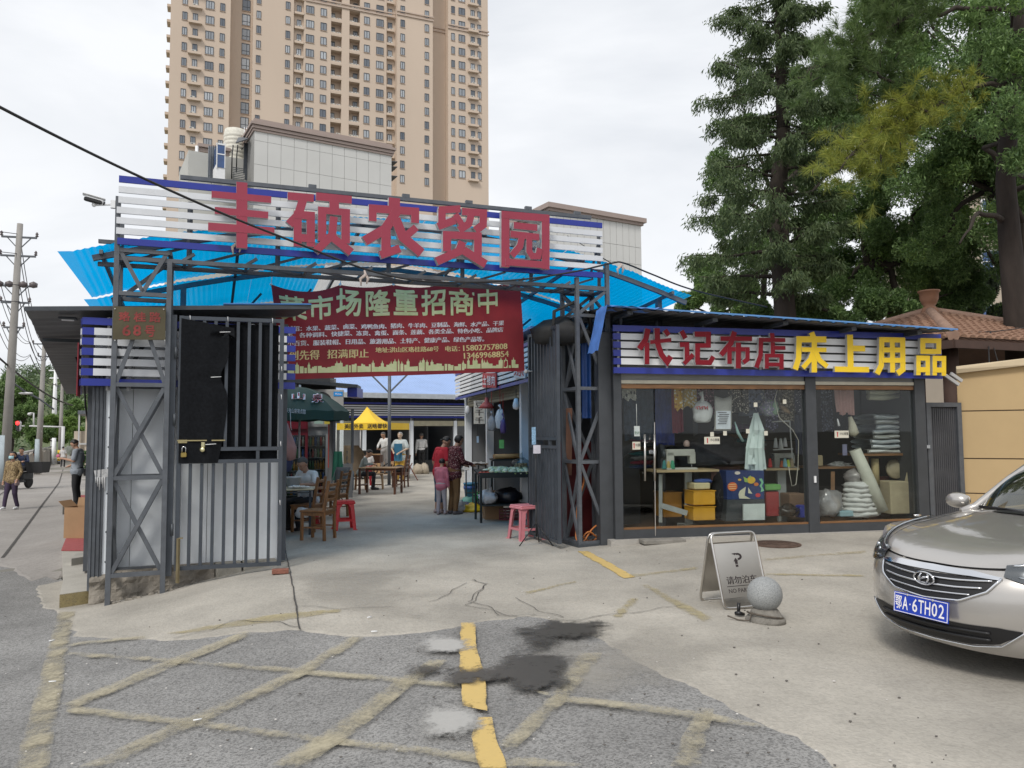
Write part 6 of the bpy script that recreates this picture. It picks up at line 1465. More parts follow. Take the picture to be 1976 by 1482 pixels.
p=gz(951,1003);t=carton((p.x,p.y+0.15,p.z),(0.36,0.28,0.42),R(12),'brown cardboard box with opened flaps in front of the vegetable stand');
t=thing('crate','low dark red plastic crate beside the pink stool','crate',tuple(gz(982,1004)));p=gz(982,1004)+Vector((0,0.12,0));m_cr=mat('dark_red_plastic',(0.16,0.02,0.035),0.4)
for k in range(4):mb=MB();z=0.02+k*0.06;mb.box(p+UP*z,(0.36,0.27,0.025))if k==0 else[mb.box(p+UP*z+Vector((0,s*0.135,0)),(0.36,0.012,0.025))for s in(-1,1)]+[mb.box(p+UP*z+Vector((s*0.175,0,0)),(0.012,0.26,0.025))for s in(-1,1)];mb.build('band',m_cr,t)
mb=MB();[mb.box(p+Vector((sx*0.175*a,sy*0.135,0.11)),(0.02,0.02,0.2))for sx in(-1,1)for sy in(-1,1)for a in(1,0.4)];mb.build('uprights',m_cr,t)
t2=table((rpl(918,900,-0.25).x,rpl(918,900,-0.25).y,0),R(RANG),'small side table with a draped white cloth at the far right stall',0.9,0.4,0.95)
p=rpl(918,868,-0.35);mb=MB();mb.grid(lambda a,b:Vector((p.x,p.y,0.985))+rD*(a-0.5)*0.8+rW*(b-0.6)*0.5+UP*(0.03*noise.noise((a*5,b*5,1))-(0.14 if b<0.15 else 0)),12,8);tag(mb.build('cloth',mat('grey_white_cloth',(0.45,0.44,0.42),0.9)),'crumpled white cloth on the side table at the far right stall','cloth')
p=gz(955,985);mb=MB();
LO=at(640,850,20.0);LO.z=0
t=thing('corner_shop','dark fronted snack shop behind the green umbrella with black roof edge','shop',(LO.x,LO.y,0))
lU=gU;lV=gV
def lo(u,v,z):return LO+lU*u+lV*v+UP*z
def lbx(u0,u1,v0,v1,z0,z1,m,name,parent=None):
 mb=MB();mb.prism([lo(u0,v0,z0),lo(u1,v0,z0),lo(u1,v1,z0),lo(u0,v1,z0)],(0,0,0),(0,0,z1-z0));return mb.build(name,m,parent or t)
lbx(-4.2,0.0,1.2,1.3,0,3.2,m_dark,'back_wall');lbx(-0.05,0.1,0.0,1.2,0,3.1,m_gp,'side_wall');lbx(-4.2,0.05,0.0,1.2,2.3,3.15,m_dark,'fascia')
lbx(0.08,0.5,-0.05,0.03,0.9,2.25,m_clear,'window');lbx(0.06,0.54,-0.06,0.04,0.0,0.88,m_gp,'low_wall');lbx(0.5,0.56,-0.06,0.04,0.89,2.3,m_steel,'post');lbx(0.02,0.08,-0.06,0.04,0.89,2.3,m_steel,'post')
mb=MB();q=[at(556,730,18.0),at(690,742,20.2),at(690,748,20.2),at(556,738,18.0)];mb.prism(q,(0,0,0),Vector((-0.4,2.5,0.1)));mb.build('roof',m_steel_d,t)
q=[at(670,748,20.1),at(689,748,20.25),at(689,766,20.25),at(670,766,20.1)];mb=MB();mb.prism(q,(0,0,0),Vector((0,0.8,0)));mb.build('blue_fascia',m_blue,t)
q=at(634,880,19.8);mb=MB();mb.box((q.x,q.y-0.1,1.35),(0.07,0.02,1.1));mb.build('strip_sign',mat('red_strip',(0.35,0.05,0.04),0.6),t)
def fridge(p,rz,label,body,door_tint,h=2.0,w=0.62,head=None):
 t=mk('drinks_fridge',label,'fridge',p,rz);mb=MB();mb.box((0,0.05,h/2),(w,0.5,h),ch=0.01);mb.build('cabinet',body,t,True)
 mb=MB();mb.box((0,-0.212,0.93),(w-0.1,0.02,1.4));mb.build('interior',m_dark,t,True)
 cols=[(0.5,0.03,0.03),(0.6,0.55,0.5),(0.1,0.25,0.1),(0.6,0.3,0.05),(0.1,0.2,0.5),(0.35,0.36,0.36)]
 for k in range(5):
  z=0.3+k*0.27;mb=MB();mb.box((0,-0.235,z),(w-0.12,0.03,0.012));mb.build('shelf',m_side,t,True)
  mb=MB()
  for i in range(8):mb.lathe([(0.026,0),(0.028,0.12),(0.012,0.17),(0.012,0.2)],c=(-w/2+0.1+i*(w-0.2)/7,-0.24,z+0.006),n=7,mi=(i*7+k*3)%6 if k!=2 else(k+i//4)%6)
  mb.build('bottles',[mat('drink'+str(c),c,0.35)for c in cols],t,True)['kind']='stuff'
 for sx in(-1,1):mb=MB();mb.box((sx*(w/2-0.03),-0.275,0.93),(0.05,0.04,1.46));mb.build('door_frame',body,t,True)
 mb=MB();mb.box((0,-0.272,0.93),(w-0.12,0.008,1.4));mb.build('door_glass',glassmat('fridge_glass',door_tint,1.5),t,True)
 mb=MB();mb.box((0,-0.22,h-0.15),(w-0.02,0.08,0.26));mb.build('header',head or body,t,True);mb=MB();mb.box((0,-0.25,0.1),(w-0.02,0.04,0.12));mb.build('grille',m_black,t,True);return t
fa=math.radians(14)
p1=atz(612,973,0);fr1=fridge((p1.x,18.0,0),fa,'grey drinks fridge with a yellow and green notice on top behind the seated old man',mat('fridge_grey',(0.25,0.26,0.26),0.4),(0.7,0.74,0.74),h=2.1)
mb=MB();c=at(615,811,17.62);mb.box(c,(0.2,0.01,0.16),fa);mb.box(c+Vector((0.19,0.01,0)),(0.12,0.01,0.18),fa,1);mb.build('notice',[mat('green_notice',(0.3,0.42,0.35),0.5),mat('yellow_notice',(0.5,0.4,0.05),0.5)],fr1)
p2=at(566,900,17.4);fr2=fridge((p2.x,17.4,0),fa,'dark red drinks fridge in the shade under the green umbrella',mat('fridge_red',(0.16,0.01,0.02),0.35),(0.45,0.5,0.5),h=2.05)
c=at(630,776,19.3);t=thing('air_conditioner_unit','white outdoor air conditioner unit on the corner shop wall above the umbrella','air conditioner',tuple(c))
mb=MB();mb.box(c,(0.84,0.3,0.62),fa,ch=0.015);mb.build('casing',mat('ac_casing',(0.36,0.35,0.33),0.5),t)
fx=Vector((math.cos(fa),math.sin(fa),0));fy=Vector((-fx.y,fx.x,0));mb=MB();mb.lathe([(0.24,0),(0.25,0.015),(0.03,0.02),(0,0.02)],c=c-fy*0.152-fx*0.12,n=22,M=Matrix.Rotation(fa,4,'Z')@Matrix.Rotation(R(90),4,'X'));mb.build('fan',m_black,t)
q=c-fy*0.156+fx*0.28+UP*0.2;mb=MB();mb.box(q,(0.22,0.006,0.11),fa,ch=0.0);mb.build('badge',mat('blue_badge',(0.02,0.3,0.75),0.4),t)
mb=MB();flat_text(mb,'Midea',q-fx*0.07+UP*0.025-fy*0.005,q+fx*0.08+UP*0.025-fy*0.005,q-fx*0.07-UP*0.025-fy*0.005);mb.build('lettering',m_bw,t)
mb=MB();mb.bar(c-fx*0.35+fy*0.6-UP*0.32,c-fx*0.35-fy*0.2-UP*0.32,0.03);mb.bar(c+fx*0.35+fy*0.6-UP*0.32,c+fx*0.35-fy*0.2-UP*0.32,0.03);mb.build('bracket',m_steel_d,t)
uc=at(577,900,14.6);t=thing('umbrella','large dark green umbrella with red lettering over the snack tables','umbrella',(uc.x,uc.y,0))
m_ug=mat('umbrella_green',(0.02,0.06,0.045),0.7,0,0.1,2)
zr_,za_=1.62+(838-790)*14.2/FPX,1.62+(838-744)*14.6/FPX;UR=0.92
def umb(a,r):return Vector((uc.x+UR*r*math.cos(a),uc.y+UR*r*math.sin(a),za_-(za_-zr_)*r**1.7))
for k in range(8):
 a0_=2*math.pi*k/8+0.2;a1_=a0_+2*math.pi/8
 mb=MB();mb.grid(lambda a,b:umb(a0_,b).lerp(umb(a1_,b),a)+UP*(-0.03*math.sin(math.pi*a)*b),6,8);mb.build('canopy_panel',m_ug,t)
 mb=MB();mb.grid(lambda a,b:umb(a0_,1).lerp(umb(a1_,1),a)-UP*(0.005+0.17*b+0.012*math.sin(math.pi*a*3)),6,1);mb.build('valance',m_ug,t)
 mb=MB();mb.bar(umb(a0_,0.03)-UP*0.02,umb(a0_,0.5)-UP*0.03,0.012);mb.bar(umb(a0_,0.5)-UP*0.03,umb(a0_,1)-UP*0.02,0.012);mb.build('rib',m_steel,t)
mb=MB();mb.tube([(uc.x,uc.y,0),(uc.x,uc.y,za_+0.04)],0.02,10);mb.build('pole',m_side,t);mb=MB();mb.lathe([(0.25,0),(0.25,0.06),(0.05,0.1),(0.04,0.3)],c=(uc.x,uc.y,0),n=16);mb.build('base',m_concrete,t)
def umb_txt(mb,ch,px0,px1,py0,py1,k):
 d0=lambda px,py:at(px,py,13.9)
 def f(u,v,d):
  px,py=px0+(px1-px0)*u,py1+(py0-py1)*v;rr=ray(px,py);best=None
  lo_,hi_=13.0,15.2
  for q in range(26):
   m_=lo_+(hi_-lo_)*q/25;p=CP+rr*(m_/rr.y);r=((p.x-uc.x)**2+(p.y-uc.y)**2)**0.5/UR
   if r<1.0 and p.z<za_-(za_-zr_)*r**1.7+0.012:return CP+rr*((m_-0.035-k*0.004)/rr.y)
  return CP+rr*(13.75/rr.y)
 lettering(mb,ch,f,0,0,0,None,2)
mb=MB();[umb_txt(mb,'山',564+o,588+o,757,771,k)for k,o in enumerate((0,-1.2,1.2))];[umb_txt(mb,'泉',601+o,624+o,759,777,k)for k,o in enumerate((0,1))];mb.build('lettering',m_bw,t)
mb=MB();[umb_txt(mb,'山',565+o,587+o,758,770,5+k)for k,o in enumerate((0,.5))];umb_txt(mb,'泉',602,623,760,776,6);mb.build('lettering',mat('umbrella_red',(0.5,0.08,0.1),0.6),t)
mb=MB();q=at(552,788,13.5);flat_text(mb,'农夫山泉有点甜',at(551,787,13.66),at(590,790,13.66),at(551,796,13.66),0,0);mb.build('lettering',m_bw,t)
q=at(556,866,12.3);t=thing('hanging_jacket','dusky pink jacket hanging at the free end of the left gate leaf','jacket',tuple(q))
mb=MB();mb.tube([at(549,818,12.3),at(553,850,12.3),at(558,868,12.25),at(562,886,12.3)],[0.05,0.11,0.12,0.07],10);mb.build('jacket',mat('dusky_pink',(0.33,0.19,0.18),0.9,0,0.15,6),t)
mb=MB();mb.tube([at(547,868,12.35),at(552,892,12.35),at(556,910,12.35)],[0.06,0.11,0.05],10);mb.build('lining',mat('navy_cloth',(0.03,0.04,0.1),0.9),t);mb=MB();mb.tube([at(560,790,12.3),at(561,824,12.3),at(563,830,12.3)],0.006,6);mb.build('hook',m_side,t)
yt=27.0;c=at(711,900,yt);t=thing('yellow_tent','yellow pop-up tent with black lettering in front of the back stalls','tent',(c.x,c.y,0))
m_yt=mat('tent_yellow',(0.75,0.48,0.02),0.7,0,0.06,1.5,col2=(0.8,0.55,0.05));z1=at(700,816,yt).z;z2=at(686,783,yt).z;z0=at(700,829,yt).z
xl,xr=at(653,815,yt).x,at(770,815,yt).x;hw=(xr-xl)/2;cx=(xl+xr)/2;apx=at(686,783,yt).x+0.5;ca=math.radians(-14);cu=Vector((math.cos(ca),math.sin(ca),0));cv=Vector((-cu.y,cu.x,0));cc=Vector((cx,yt+1.0,0));hw*=0.93
cor_=[cc-cu*hw-cv*hw,cc+cu*hw-cv*hw,cc+cu*hw+cv*hw,cc-cu*hw+cv*hw]
for k in range(4):
 a,b=cor_[k],cor_[(k+1)%4];A_=Vector((cc.x-0.25,cc.y,z2))
 mb=MB();mb.grid(lambda u,v:(a+UP*z1).lerp(b+UP*z1,u).lerp(A_,v)-UP*(0.28*math.sin(math.pi*v)*(1-0.0*u)),8,8);mb.build('roof_panel',m_yt,t)
 mb=MB();mb.grid(lambda u,v:(a+UP*(z1-0.003)).lerp(b+UP*(z1-0.003),u)-UP*(z1-z0)*v,8,1);mb.build('valance',m_yt,t)
 mb=MB();mb.tube([a+UP*0,a+UP*z1],0.02,8);mb.build('leg',m_side,t)
mb=MB();m_bp=MATS['black_print'];ea=cor_[0].lerp(cor_[1],0.16);eb=cor_[0].lerp(cor_[1],0.52);ec=cor_[0].lerp(cor_[1],0.60);ed=cor_[0].lerp(cor_[1],0.98);off_=-cv*0.012
for d in range(3):
 o=off_-cv*0.002*d+cu*0.006*d
 flat_text(mb,'美团外卖',ea+o+UP*(z1-0.03),eb+o+UP*(z1-0.03),ea+o+UP*(z0+0.04),lift=0);flat_text(mb,'送啥都快',ec+o+UP*(z1-0.03),ed+o+UP*(z1-0.03),ec+o+UP*(z0+0.04),lift=0)
mb.build('lettering',m_bp,t)
def gp0(px,py):p=atz(px,py,0.0);return p
p=gp0(596,1043);wood_chair((p.x+0.1,p.y+0.15,0),R(78),'nearest wooden chair, at the corner of the snack table',None)
p=gp0(583,1030);wood_chair((p.x-0.02,p.y+0.35,0),R(84),'wooden chair pushed in behind the nearest wooden chair',None)
p=gp0(648,1000);wood_chair((p.x-0.08,p.y+0.2,0),R(75),'wooden chair with its back towards the red stool',None)
p=gp0(660,1024);plastic_stool((p.x,p.y+0.16,0),R(20),(0.62,0.012,0.02),'bright red plastic stool standing free in the yard left of centre',0.5,1.0)
p=at(596,985,13.6);plastic_stool((p.x,p.y,0),R(10),(0.55,0.012,0.02),'red plastic stool under the seated old man',0.45,1.0)
p=atz(1016,1042,H(0.3,9.6));plastic_stool((p.x,p.y+0.1,H(p.x,p.y)),R(28),(0.62,0.22,0.25),'pink plastic stool in front of the right gate leaf',0.53,1.2)
p=atz(1043,1052,H(0.5,9.9));t=thing('tripod','thin black tripod standing beside the pink stool','tripod',(p.x,p.y,H(p.x,p.y)));zt_=1.62-(880-838)*p.y/FPX
P_=Vector((p.x-0.06,p.y,H(p.x,p.y)))
mb=MB();mb.tube([P_+UP*0.12,P_+UP*0.6],0.011,8);mb.tube([P_+UP*0.6,Vector((P_.x,P_.y,zt_))],0.007,8);mb.build('column',m_black,t)
for a in(R(205),R(330),R(80)):
 mb=MB();e=P_+Vector((math.cos(a)*0.27,math.sin(a)*0.27,0.01));mb.tube([P_+UP*0.33,e],0.008,6);mb.tube([P_+UP*0.14,P_.lerp(e,0.5)+UP*0.16],0.005,5);mb.ball(e,0.012,6);mb.build('leg',m_black,t)
mb=MB();mb.box(P_+UP*0.33,(0.03,0.03,0.05));mb.box(P_+UP*0.6,(0.025,0.025,0.04));mb.box(Vector((P_.x,P_.y,zt_)),(0.03,0.02,0.05));mb.build('collar',m_black,t)
tp=gp0(560,1010);ttx=at(563,942,12.9)
TT=Vector((at(548,942,12.8).x-0.15,12.9,0))
table((TT.x,TT.y,0),R(8),'pale topped snack table at which the old man sits',1.25,0.62,0.74,mat('pale_table_top',(0.55,0.5,0.36),0.5),m_steel_d)
p=Vector((at(561,930,12.8).x,12.95,0.755));t=thing('food_tub','grey lidded tub standing on the snack table beside the old man','tub',tuple(p));mb=MB();mb.lathe([(0.10,0),(0.12,0.16),(0.125,0.16)],c=p,n=16);mb.build('body',mat('tub_grey',(0.4,0.4,0.42),0.4),t);mb=MB();mb.lathe([(0.13,0.162),(0.13,0.18),(0.0,0.185)],c=p,n=16);mb.build('lid',m_side,t)
p=Vector((at(572,940,12.7).x,12.72,0.755));mb=MB()
for k in range(14):mb.ball(p+Vector((rng.uniform(-0.16,0.2),rng.uniform(-0.08,0.08),0.02+0.02*rng.random())),(0.05,0.03,0.018),8,0,Matrix.Rotation(rng.uniform(0,3),4,'Z')@Matrix.Rotation(rng.uniform(-0.4,0.4),4,'X'))
tag(mb.build('dumplings',mat('dough_white',(0.66,0.66,0.62),0.7)),'heap of white dough pieces on the snack table','food')['kind']='stuff'
bag('plastic_bag','white and red shopping bag hanging under the old man\'s table edge','bag',(at(594,975,13.0).x,12.7,0.28),(0.12,0.08,0.1),MATS['white_bag'],31)
bag('plastic_bag','dark bag slumped under the snack table','bag',(TT.x-0.1,TT.y-0.05,0.0),(0.25,0.2,0.3),MATS['black_bag'],33)
mb=MB();p=gz(562,1027);mb.box(p+UP*0.01,(0.09,0.06,0.008),R(20));tag(mb.build('tissue',m_white),'white tissue lying on the ground under the snack table','litter')
p=gp0(625,990);t=mk('folding_chair','black folding chair with grey backrest behind the wooden chairs','chair',(p.x+0.05,p.y+0.8,0),R(150))
mb=MB();mb.box((0,0,0.44),(0.4,0.38,0.03),ch=0.01);mb.build('seat',m_black,t,True);mb=MB();mb.grid(lambda a,b:((a-0.5)*0.4,-0.2-0.06*b+0.03*(a-0.5)**2,0.55+0.36*b),4,4);mb.build('backrest',mat('slate_cloth',(0.05,0.06,0.07),0.8),t,True,solid=0.03)
for sx in(-1,1):mb=MB();mb.tube([(sx*0.2,-0.26,0.9),(sx*0.2,0.2,0)],0.012,6);mb.tube([(sx*0.18,-0.22,0.0),(sx*0.18,0.16,0.44)],0.012,6);mb.build('leg',m_steel_d,t,True)
p=gp0(672,951);t=thing('gas_cylinder','dark blue gas cylinder standing in front of the stall tables','gas cylinder',tuple(p));mb=MB();r=0.155;mb.lathe([(r*0.85,0.0),(r*0.85,0.05),(r,0.1),(r,0.52),(r*0.93,0.6),(r*0.6,0.68),(0.05,0.7),(0.04,0.74),(0,0.74)],c=p,n=20);mb.build('body',mat('cylinder_blue',(0.02,0.07,0.13),0.45,0.2,0.15,6),t)
mb=MB();mb.lathe([(0.10,0.68),(0.105,0.82),(0.095,0.82),(0.09,0.68)],c=p,n=16);mb.build('collar',MATS['cylinder_blue'],t);mb=MB();mb.tube([p+UP*0.72,p+UP*0.8],0.02,8);mb.build('valve',MATS['old_brass'],t)
p=gp0(670,930);t=thing('covered_cart','cart covered with a brown tarpaulin behind the gas cylinder','cart',(p.x,p.y+1.4,0));q=Vector((p.x+0.0,p.y+1.6,0))
mb=MB();mb.grid(lambda a,b:q+Vector(((a-0.5)*0.85,-0.3+0.06*math.sin(a*9),0.1+1.15*b*(1-0.35*max(0,a-0.65)*2.8)))+Vector((0,0.05*noise.noise((a*6,b*6,0)),0)),14,10);mb.build('cover',mat('brown_tarp',(0.12,0.09,0.06),0.8),t,solid=0.02);mb=MB();mb.box(q+Vector((0,0.1,0.6)),(0.8,0.7,0.9));mb.build('body',m_dark,t)
p=at(652,895,19.4);mb=MB();mb.grid(lambda a,b:Vector((p.x,p.y,0))+Vector(((a-0.5)*(0.22+0.1*(1-b)),0.04*math.sin(a*12),0.5+0.72*b)),10,6);tag(mb.build('cloth',mat('dark_green_cloth',(0.01,0.09,0.06),0.9)),'dark green cloth hanging at the corner of the snack shop','cloth')
tb=gp0(735,948);tc_=Vector((at(735,900,21.5).x,21.5,0));table((tc_.x,tc_.y,0),R(-8),'square wooden table where a seated person and a child eat',1.1,0.75,0.72,mat('tan_table_top',(0.3,0.19,0.1),0.5),m_chair_d,lw=0.05)
for px,py,lab,m in((694,946,'wooden stool under the person in the grey vest',m_chair),(727,945,'pale wooden stool standing in front of the square table',mat('pale_wood',(0.32,0.2,0.1),0.5,0,0.2,5))):
 p=gp0(px,py);wood_stool((p.x,p.y+0.15,0),R(5),lab,0.46,0.34,m)
p=gp0(771,941);wood_chair((p.x,p.y+0.15,0),R(80),'dark brown chair with black cushions at the right of the square table',m_chair_d,h=1.0);bag('cushion','black and white cushions piled on the dark brown chair','cushion',(p.x-0.02,p.y+0.15,0.465),(0.2,0.2,0.14),mat('cushion_black',(0.03,0.03,0.035),0.6,0,0.2,9),5)
p=gp0(758,925);wood_chair((p.x-0.6,p.y+2.2,0),R(200),'dark chair standing behind the square table',m_chair_d)
p=gp0(752,926);t=thing('cargo_tricycle','old cargo tricycle with red cloth parked behind the square table','tricycle',(p.x,p.y,0));q=Vector((p.x-0.5,p.y+1.2,0))
def wheel(t,c,r,ax=0.0,m=m_black):
 X_=Vector((math.cos(ax),math.sin(ax),0));mb=MB();mb.tube([c+X_*(r*math.cos(a))+UP*(r*math.sin(a))for a in np.linspace(0,2*math.pi,21)[:-1]],0.025,6,closed=True)
 for k in range(10):a=k*math.pi/5;mb.tube([c,c+X_*r*math.cos(a)+UP*r*math.sin(a)],0.004,4)
 mb.build('wheel',m,t)
wheel(t,q+Vector((0.75,0,0.32)),0.32);wheel(t,q+Vector((-0.55,-0.3,0.32)),0.32);wheel(t,q+Vector((-0.55,0.45,0.32)),0.32)
mb=MB();mb.tube([q+Vector((0.75,0,0.32)),q+Vector((0.6,0,0.95)),q+Vector((0.55,-0.25,1.02))],0.018,6);mb.tube([q+Vector((0.6,0,0.8)),q+Vector((0.0,0,0.4)),q+Vector((-0.5,0,0.4))],0.02,6);mb.build('frame',m_rubber,t)
mb=MB();mb.box(q+Vector((-0.5,0.07,0.72)),(0.95,0.7,0.3));mb.build('cargo_box',mat('rusty_brown',(0.12,0.06,0.04),0.8),t);mb=MB();mb.grid(lambda a,b:q+Vector((0.35+0.55*a,-0.1+0.06*math.sin(9*a),0.62+0.4*b+0.12*a)),6,5);mb.build('red_cloth',mat('deep_red_cloth',(0.28,0.01,0.02),0.8),t,solid=0.01)
p=gp0(790,905);mb=MB();q=at(790,905,27.5);mb.tube([Vector((q.x-0.25,q.y,0)),Vector((q.x+0.1,q.y,0.62))],0.018,5);mb.tube([Vector((q.x+0.3,q.y,0)),Vector((q.x-0.05,q.y,0.62))],0.018,5);tag(mb.build('trestle',mat('red_brown_wood',(0.25,0.08,0.05),0.6)),'thin red brown trestle legs right of the figure statue','trestle')
mb=MB();c=gpt(RU+0.2,0.2,0);m_hose=mat('orange_hose',(0.48,0.16,0.04),0.5)
pts=[gpt(RU+0.12,0.22,1.0),gpt(RU+0.16,0.2,1.08),gpt(RU+0.2,0.25,0.9),gpt(RU+0.1,0.25,0.6),gpt(RU+0.05,0.2,0.3),gpt(RU+0.02,0.15,0.1),gpt(RU+0.1,0.1,0.06),gpt(RU+0.25,0.12,0.22),gpt(RU+0.38,0.15,0.28),gpt(RU+0.42,0.18,0.15),gpt(RU+0.3,0.2,0.05),gpt(RU+0.12,0.12,0.12),gpt(RU+0.2,0.1,0.2),gpt(RU+0.35,0.12,0.1)]
sp=[]
for i in range(len(pts)-1):
 a,b=pts[max(i-1,0)],pts[i];c_,d=pts[i+1],pts[min(i+2,len(pts)-1)]
 for k in range(6):
  s=k/6;sp.append(0.5*((2*b)+(c_-a)*s+(2*a-5*b+4*c_-d)*s*s+(3*b-a-3*c_+d)*s**3))
mb.tube(sp,0.013,6);tag(mb.build('hose',m_hose),'orange hose coiled inside the right gate tower','hose')
mb=MB();mb.box(gpt(RU+0.35,0.75,0.75),(0.5,0.2,1.5),R(GA));tag(mb.build('red_cabinet',mat('maroon_panel',(0.09,0.01,0.012),0.5)),'dark red panel standing behind the right gate tower','panel')
mb=MB();mb.prism([gpt(RU-0.1,1.0,0),gpt(RU+1.6,1.0,0),gpt(RU+1.6,1.0,3.1),gpt(RU-0.1,1.0,3.1)],(0,0,0),gV*0.05);tag(mb.build('partition',m_dark),'dark sheet wall behind the right gate tower','wall')
mb=MB();vs,fs=lumpy(gpt(RU-0.1,0.35,2.95),(0.45,0.3,0.22),9);mb.add(vs,fs,0,True);mb.tube([gpt(RU-0.3,0.2,2.9),gpt(RU-0.32,0.1,3.4),gpt(RU,0.1,3.55),gpt(RU+0.3,0.2,3.4),gpt(RU+0.4,0.3,2.95)],0.03,6);tag(mb.build('cable_bundle',m_rubber),'black coiled cables stored on top of the right gate tower','cables')
mb=MB();mb.bar(gpt(RU+0.1,0.55,1.0),gpt(RU+0.0,0.3,2.0),0.09,0.02);tag(mb.build('plank',mat('brown_plank',(0.18,0.09,0.06),0.7)),'brown plank leaning inside the right gate tower','plank')
def sgp(px,py,v):return spl(px,py,v)
UD=su(1267,900,-0.02)
t=thing('glass_door','frameless glass shop door with long steel pull handles','door',tuple(sh(UD,-0.02,zfl)))
hbx(U0+0.12,UD-0.005,0.028,0.038,zs+0.03,zh-0.1,m_clear,'glass',t);mb=MB()
for px in(1244.5,1263):
 a,b=spl(px,838,-0.05),spl(px,928,-0.05);mb=MB();mb.tube([a,b],0.016,10);
 for py in(852,913):q=spl(px,py,-0.05);mb.tube([q,q+hV*0.08],0.009,6)
 mb.build('handle',m_inox,t)
mb=MB();q=spl(1259,872,-0.03);mb.box(q,(0.11,0.04,0.06),R(SAng),ch=0.008);mb.build('lock',m_chrome,t);mb=MB();mb.bar(spl(1263,815,0.0),spl(1265,1034,0.0),0.012);mb.build('edge_strip',m_inox,t);hbx(U0+0.14,U0+0.26,0.015,0.05,zs+0.03,zs+0.09,m_inox,'floor_hinge',t)
def pane(a,b,lab):
 o=hbx(a,b,0.03,0.042,zsill+0.004,zh-0.1,m_clear,'glass_pane',None);tag(o,lab,'glass pane')
x1,x2=su(1318),su(1437)
pane(UD+0.012,x1-0.004,'narrow glass pane just right of the shop door');pane(x1+0.004,x2-0.004,'middle glass pane of the shop front');pane(x2+0.004,UM0-0.004,'glass pane left of the shop front\'s middle post')
x3=su(1668);pane(UM1+0.004,x3-0.004,'left glass pane of the right hand shop bay');pane(x3+0.004,U9-0.165,'right glass pane of the right hand shop bay')
def sticker(px,py,w,h,lab,txt=None,col=(0.62,0.6,0.5),cat='sticker'):
 k=spl(px,py,0.02);s=k.y/FPX;tt=thing('sticker',lab,cat,tuple(k));mb=MB();mb.box(k,(w*s,0.004,h*s),R(SAng));mb.build('paper',mat('sticker'+str(col),col,0.5),tt)
 if txt:
  mb=MB();a=k-hU*(w*s*0.12)+UP*h*s*0.28-hV*0.004
  for d in range(2):flat_text(mb,txt,a+hU*0.002*d-hV*0.001*d,a+hU*(w*s*0.58)-hV*0.001*d,a-UP*h*s*0.38-hV*0.001*d,lift=0)
  mb.build('lettering',MATS['black_print'],tt);mb=MB();q=k-hU*w*s*0.3-hV*0.004;mb.ball(q+UP*h*s*0.22,(0.012,0.002,0.012),6,0,Matrix.Rotation(R(SAng),4,'Z'));mb.bar(q+UP*h*s*0.15,q-UP*h*s*0.35,0.014,0.002,up=hV);mb.build('symbol',MATS['red_print'],tt)
sticker(1374,850,32,14,'warning sticker with red figure on the middle glass pane','小心玻璃');sticker(1228,860,16,15,'warning sticker on the glass shop door','小心玻璃');sticker(1624,838,30,14,'warning sticker on the right hand bay of the shop','小心玻璃')
for(x,y,lab)in((1374,838,'small cream square stuck above the middle warning sticker'),(1399,836,'small cream square right of the middle warning sticker'),(1458,781,'small cream square high on the glass'),(1443,832,'small cream square beside the hanging white strips'),(1478,836,'small cream square right of the hanging white strips'),(1514,775,'small white square high at the right of the first bay')):sticker(x,y,7.5,8.5,lab)
q=spl(1229,832,0.1);t=thing('door_tag','small white open sign hanging inside the glass door','sign',tuple(q));mb=MB();mb.box(q,(0.085,0.008,0.15),R(SAng),ch=0.0);mb.build('board',m_white,t);mb=MB();[flat_text(mb,'营业中',q-hU*0.036-hV*(0.007+0.001*d)-UP*(0.002+0.001*d),q+hU*0.036-hV*(0.007+0.001*d)-UP*(0.002+0.001*d),q-hU*0.036-hV*(0.007+0.001*d)-UP*0.045,lift=0)for d in range(2)];mb.build('lettering',mat('green_print',(0.05,0.2,0.1),0.6),t);mb=MB();mb.tube([q+UP*0.07,q+UP*0.4],0.004,5);mb.build('cord',m_white,t)
zin=lambda px,py,v:spl(px,py,v).z
def cloth_drape(px0,px1,py0,py1,v,m,lab,folds=5,name='hanging_cloth',cat='cloth',ragged=0.04,depth=0.03,taper=0.0):
 a,b=spl(px0,py0,v),spl(px1,py0,v);zt_=a.z;zb_=spl((px0+px1)/2,py1,v).z;n=max(8,folds*4);L_=(b-a);L_.z=0
 def f(u,w):
  k=1-taper*(1-w);return Vector((a.x,a.y,0))+L_*(0.5+(u-0.5)*k)+hV*depth*math.sin(u*folds*2*math.pi+2*w)*(0.5+0.5*(1-w))+UP*(zb_+(zt_-zb_)*w+ragged*(1-w)*noise.noise((u*4,v*5,3))*2)
 mb=MB();mb.grid(f,n,8);return tag(mb.build(name,m),lab,cat)
flo=lambda nm,bg,*cols,sc=26,th=0.42:patmat(nm,bg,cols,sc,th)
cloth_drape(1201,1228,741,770,0.35,flo('fl1',(0.45,0.45,0.4),(0.75,0.75,0.7),(0.1,0.1,0.1)),'grey floral cloth hanging at the far left of the shop window',2)
cloth_drape(1204,1262,745,850,0.9,mat('dark_navy',(0.03,0.05,0.08),0.9,0,0.4,12),'dark navy cloth hanging behind the glass door',4)
cloth_drape(1264,1300,744,860,0.9,mat('deep_blue_cloth',(0.02,0.04,0.2),0.9,0,0.4,5),'deep blue cloth hanging behind the door handle',3)
cloth_drape(1296,1318,744,835,0.8,mat('dark_crimson',(0.2,0.012,0.03),0.9,0,0.3,5),'dark crimson cloth hanging left of the yellow floral one',2)
cloth_drape(1301,1318,742,790,0.4,flo('fl2',(0.6,0.36,0.06),(0.8,0.75,0.62),(0.35,0.15,0.05),(0.8,0.75,0.62)),'narrow ochre floral cloth with white flowers',1)
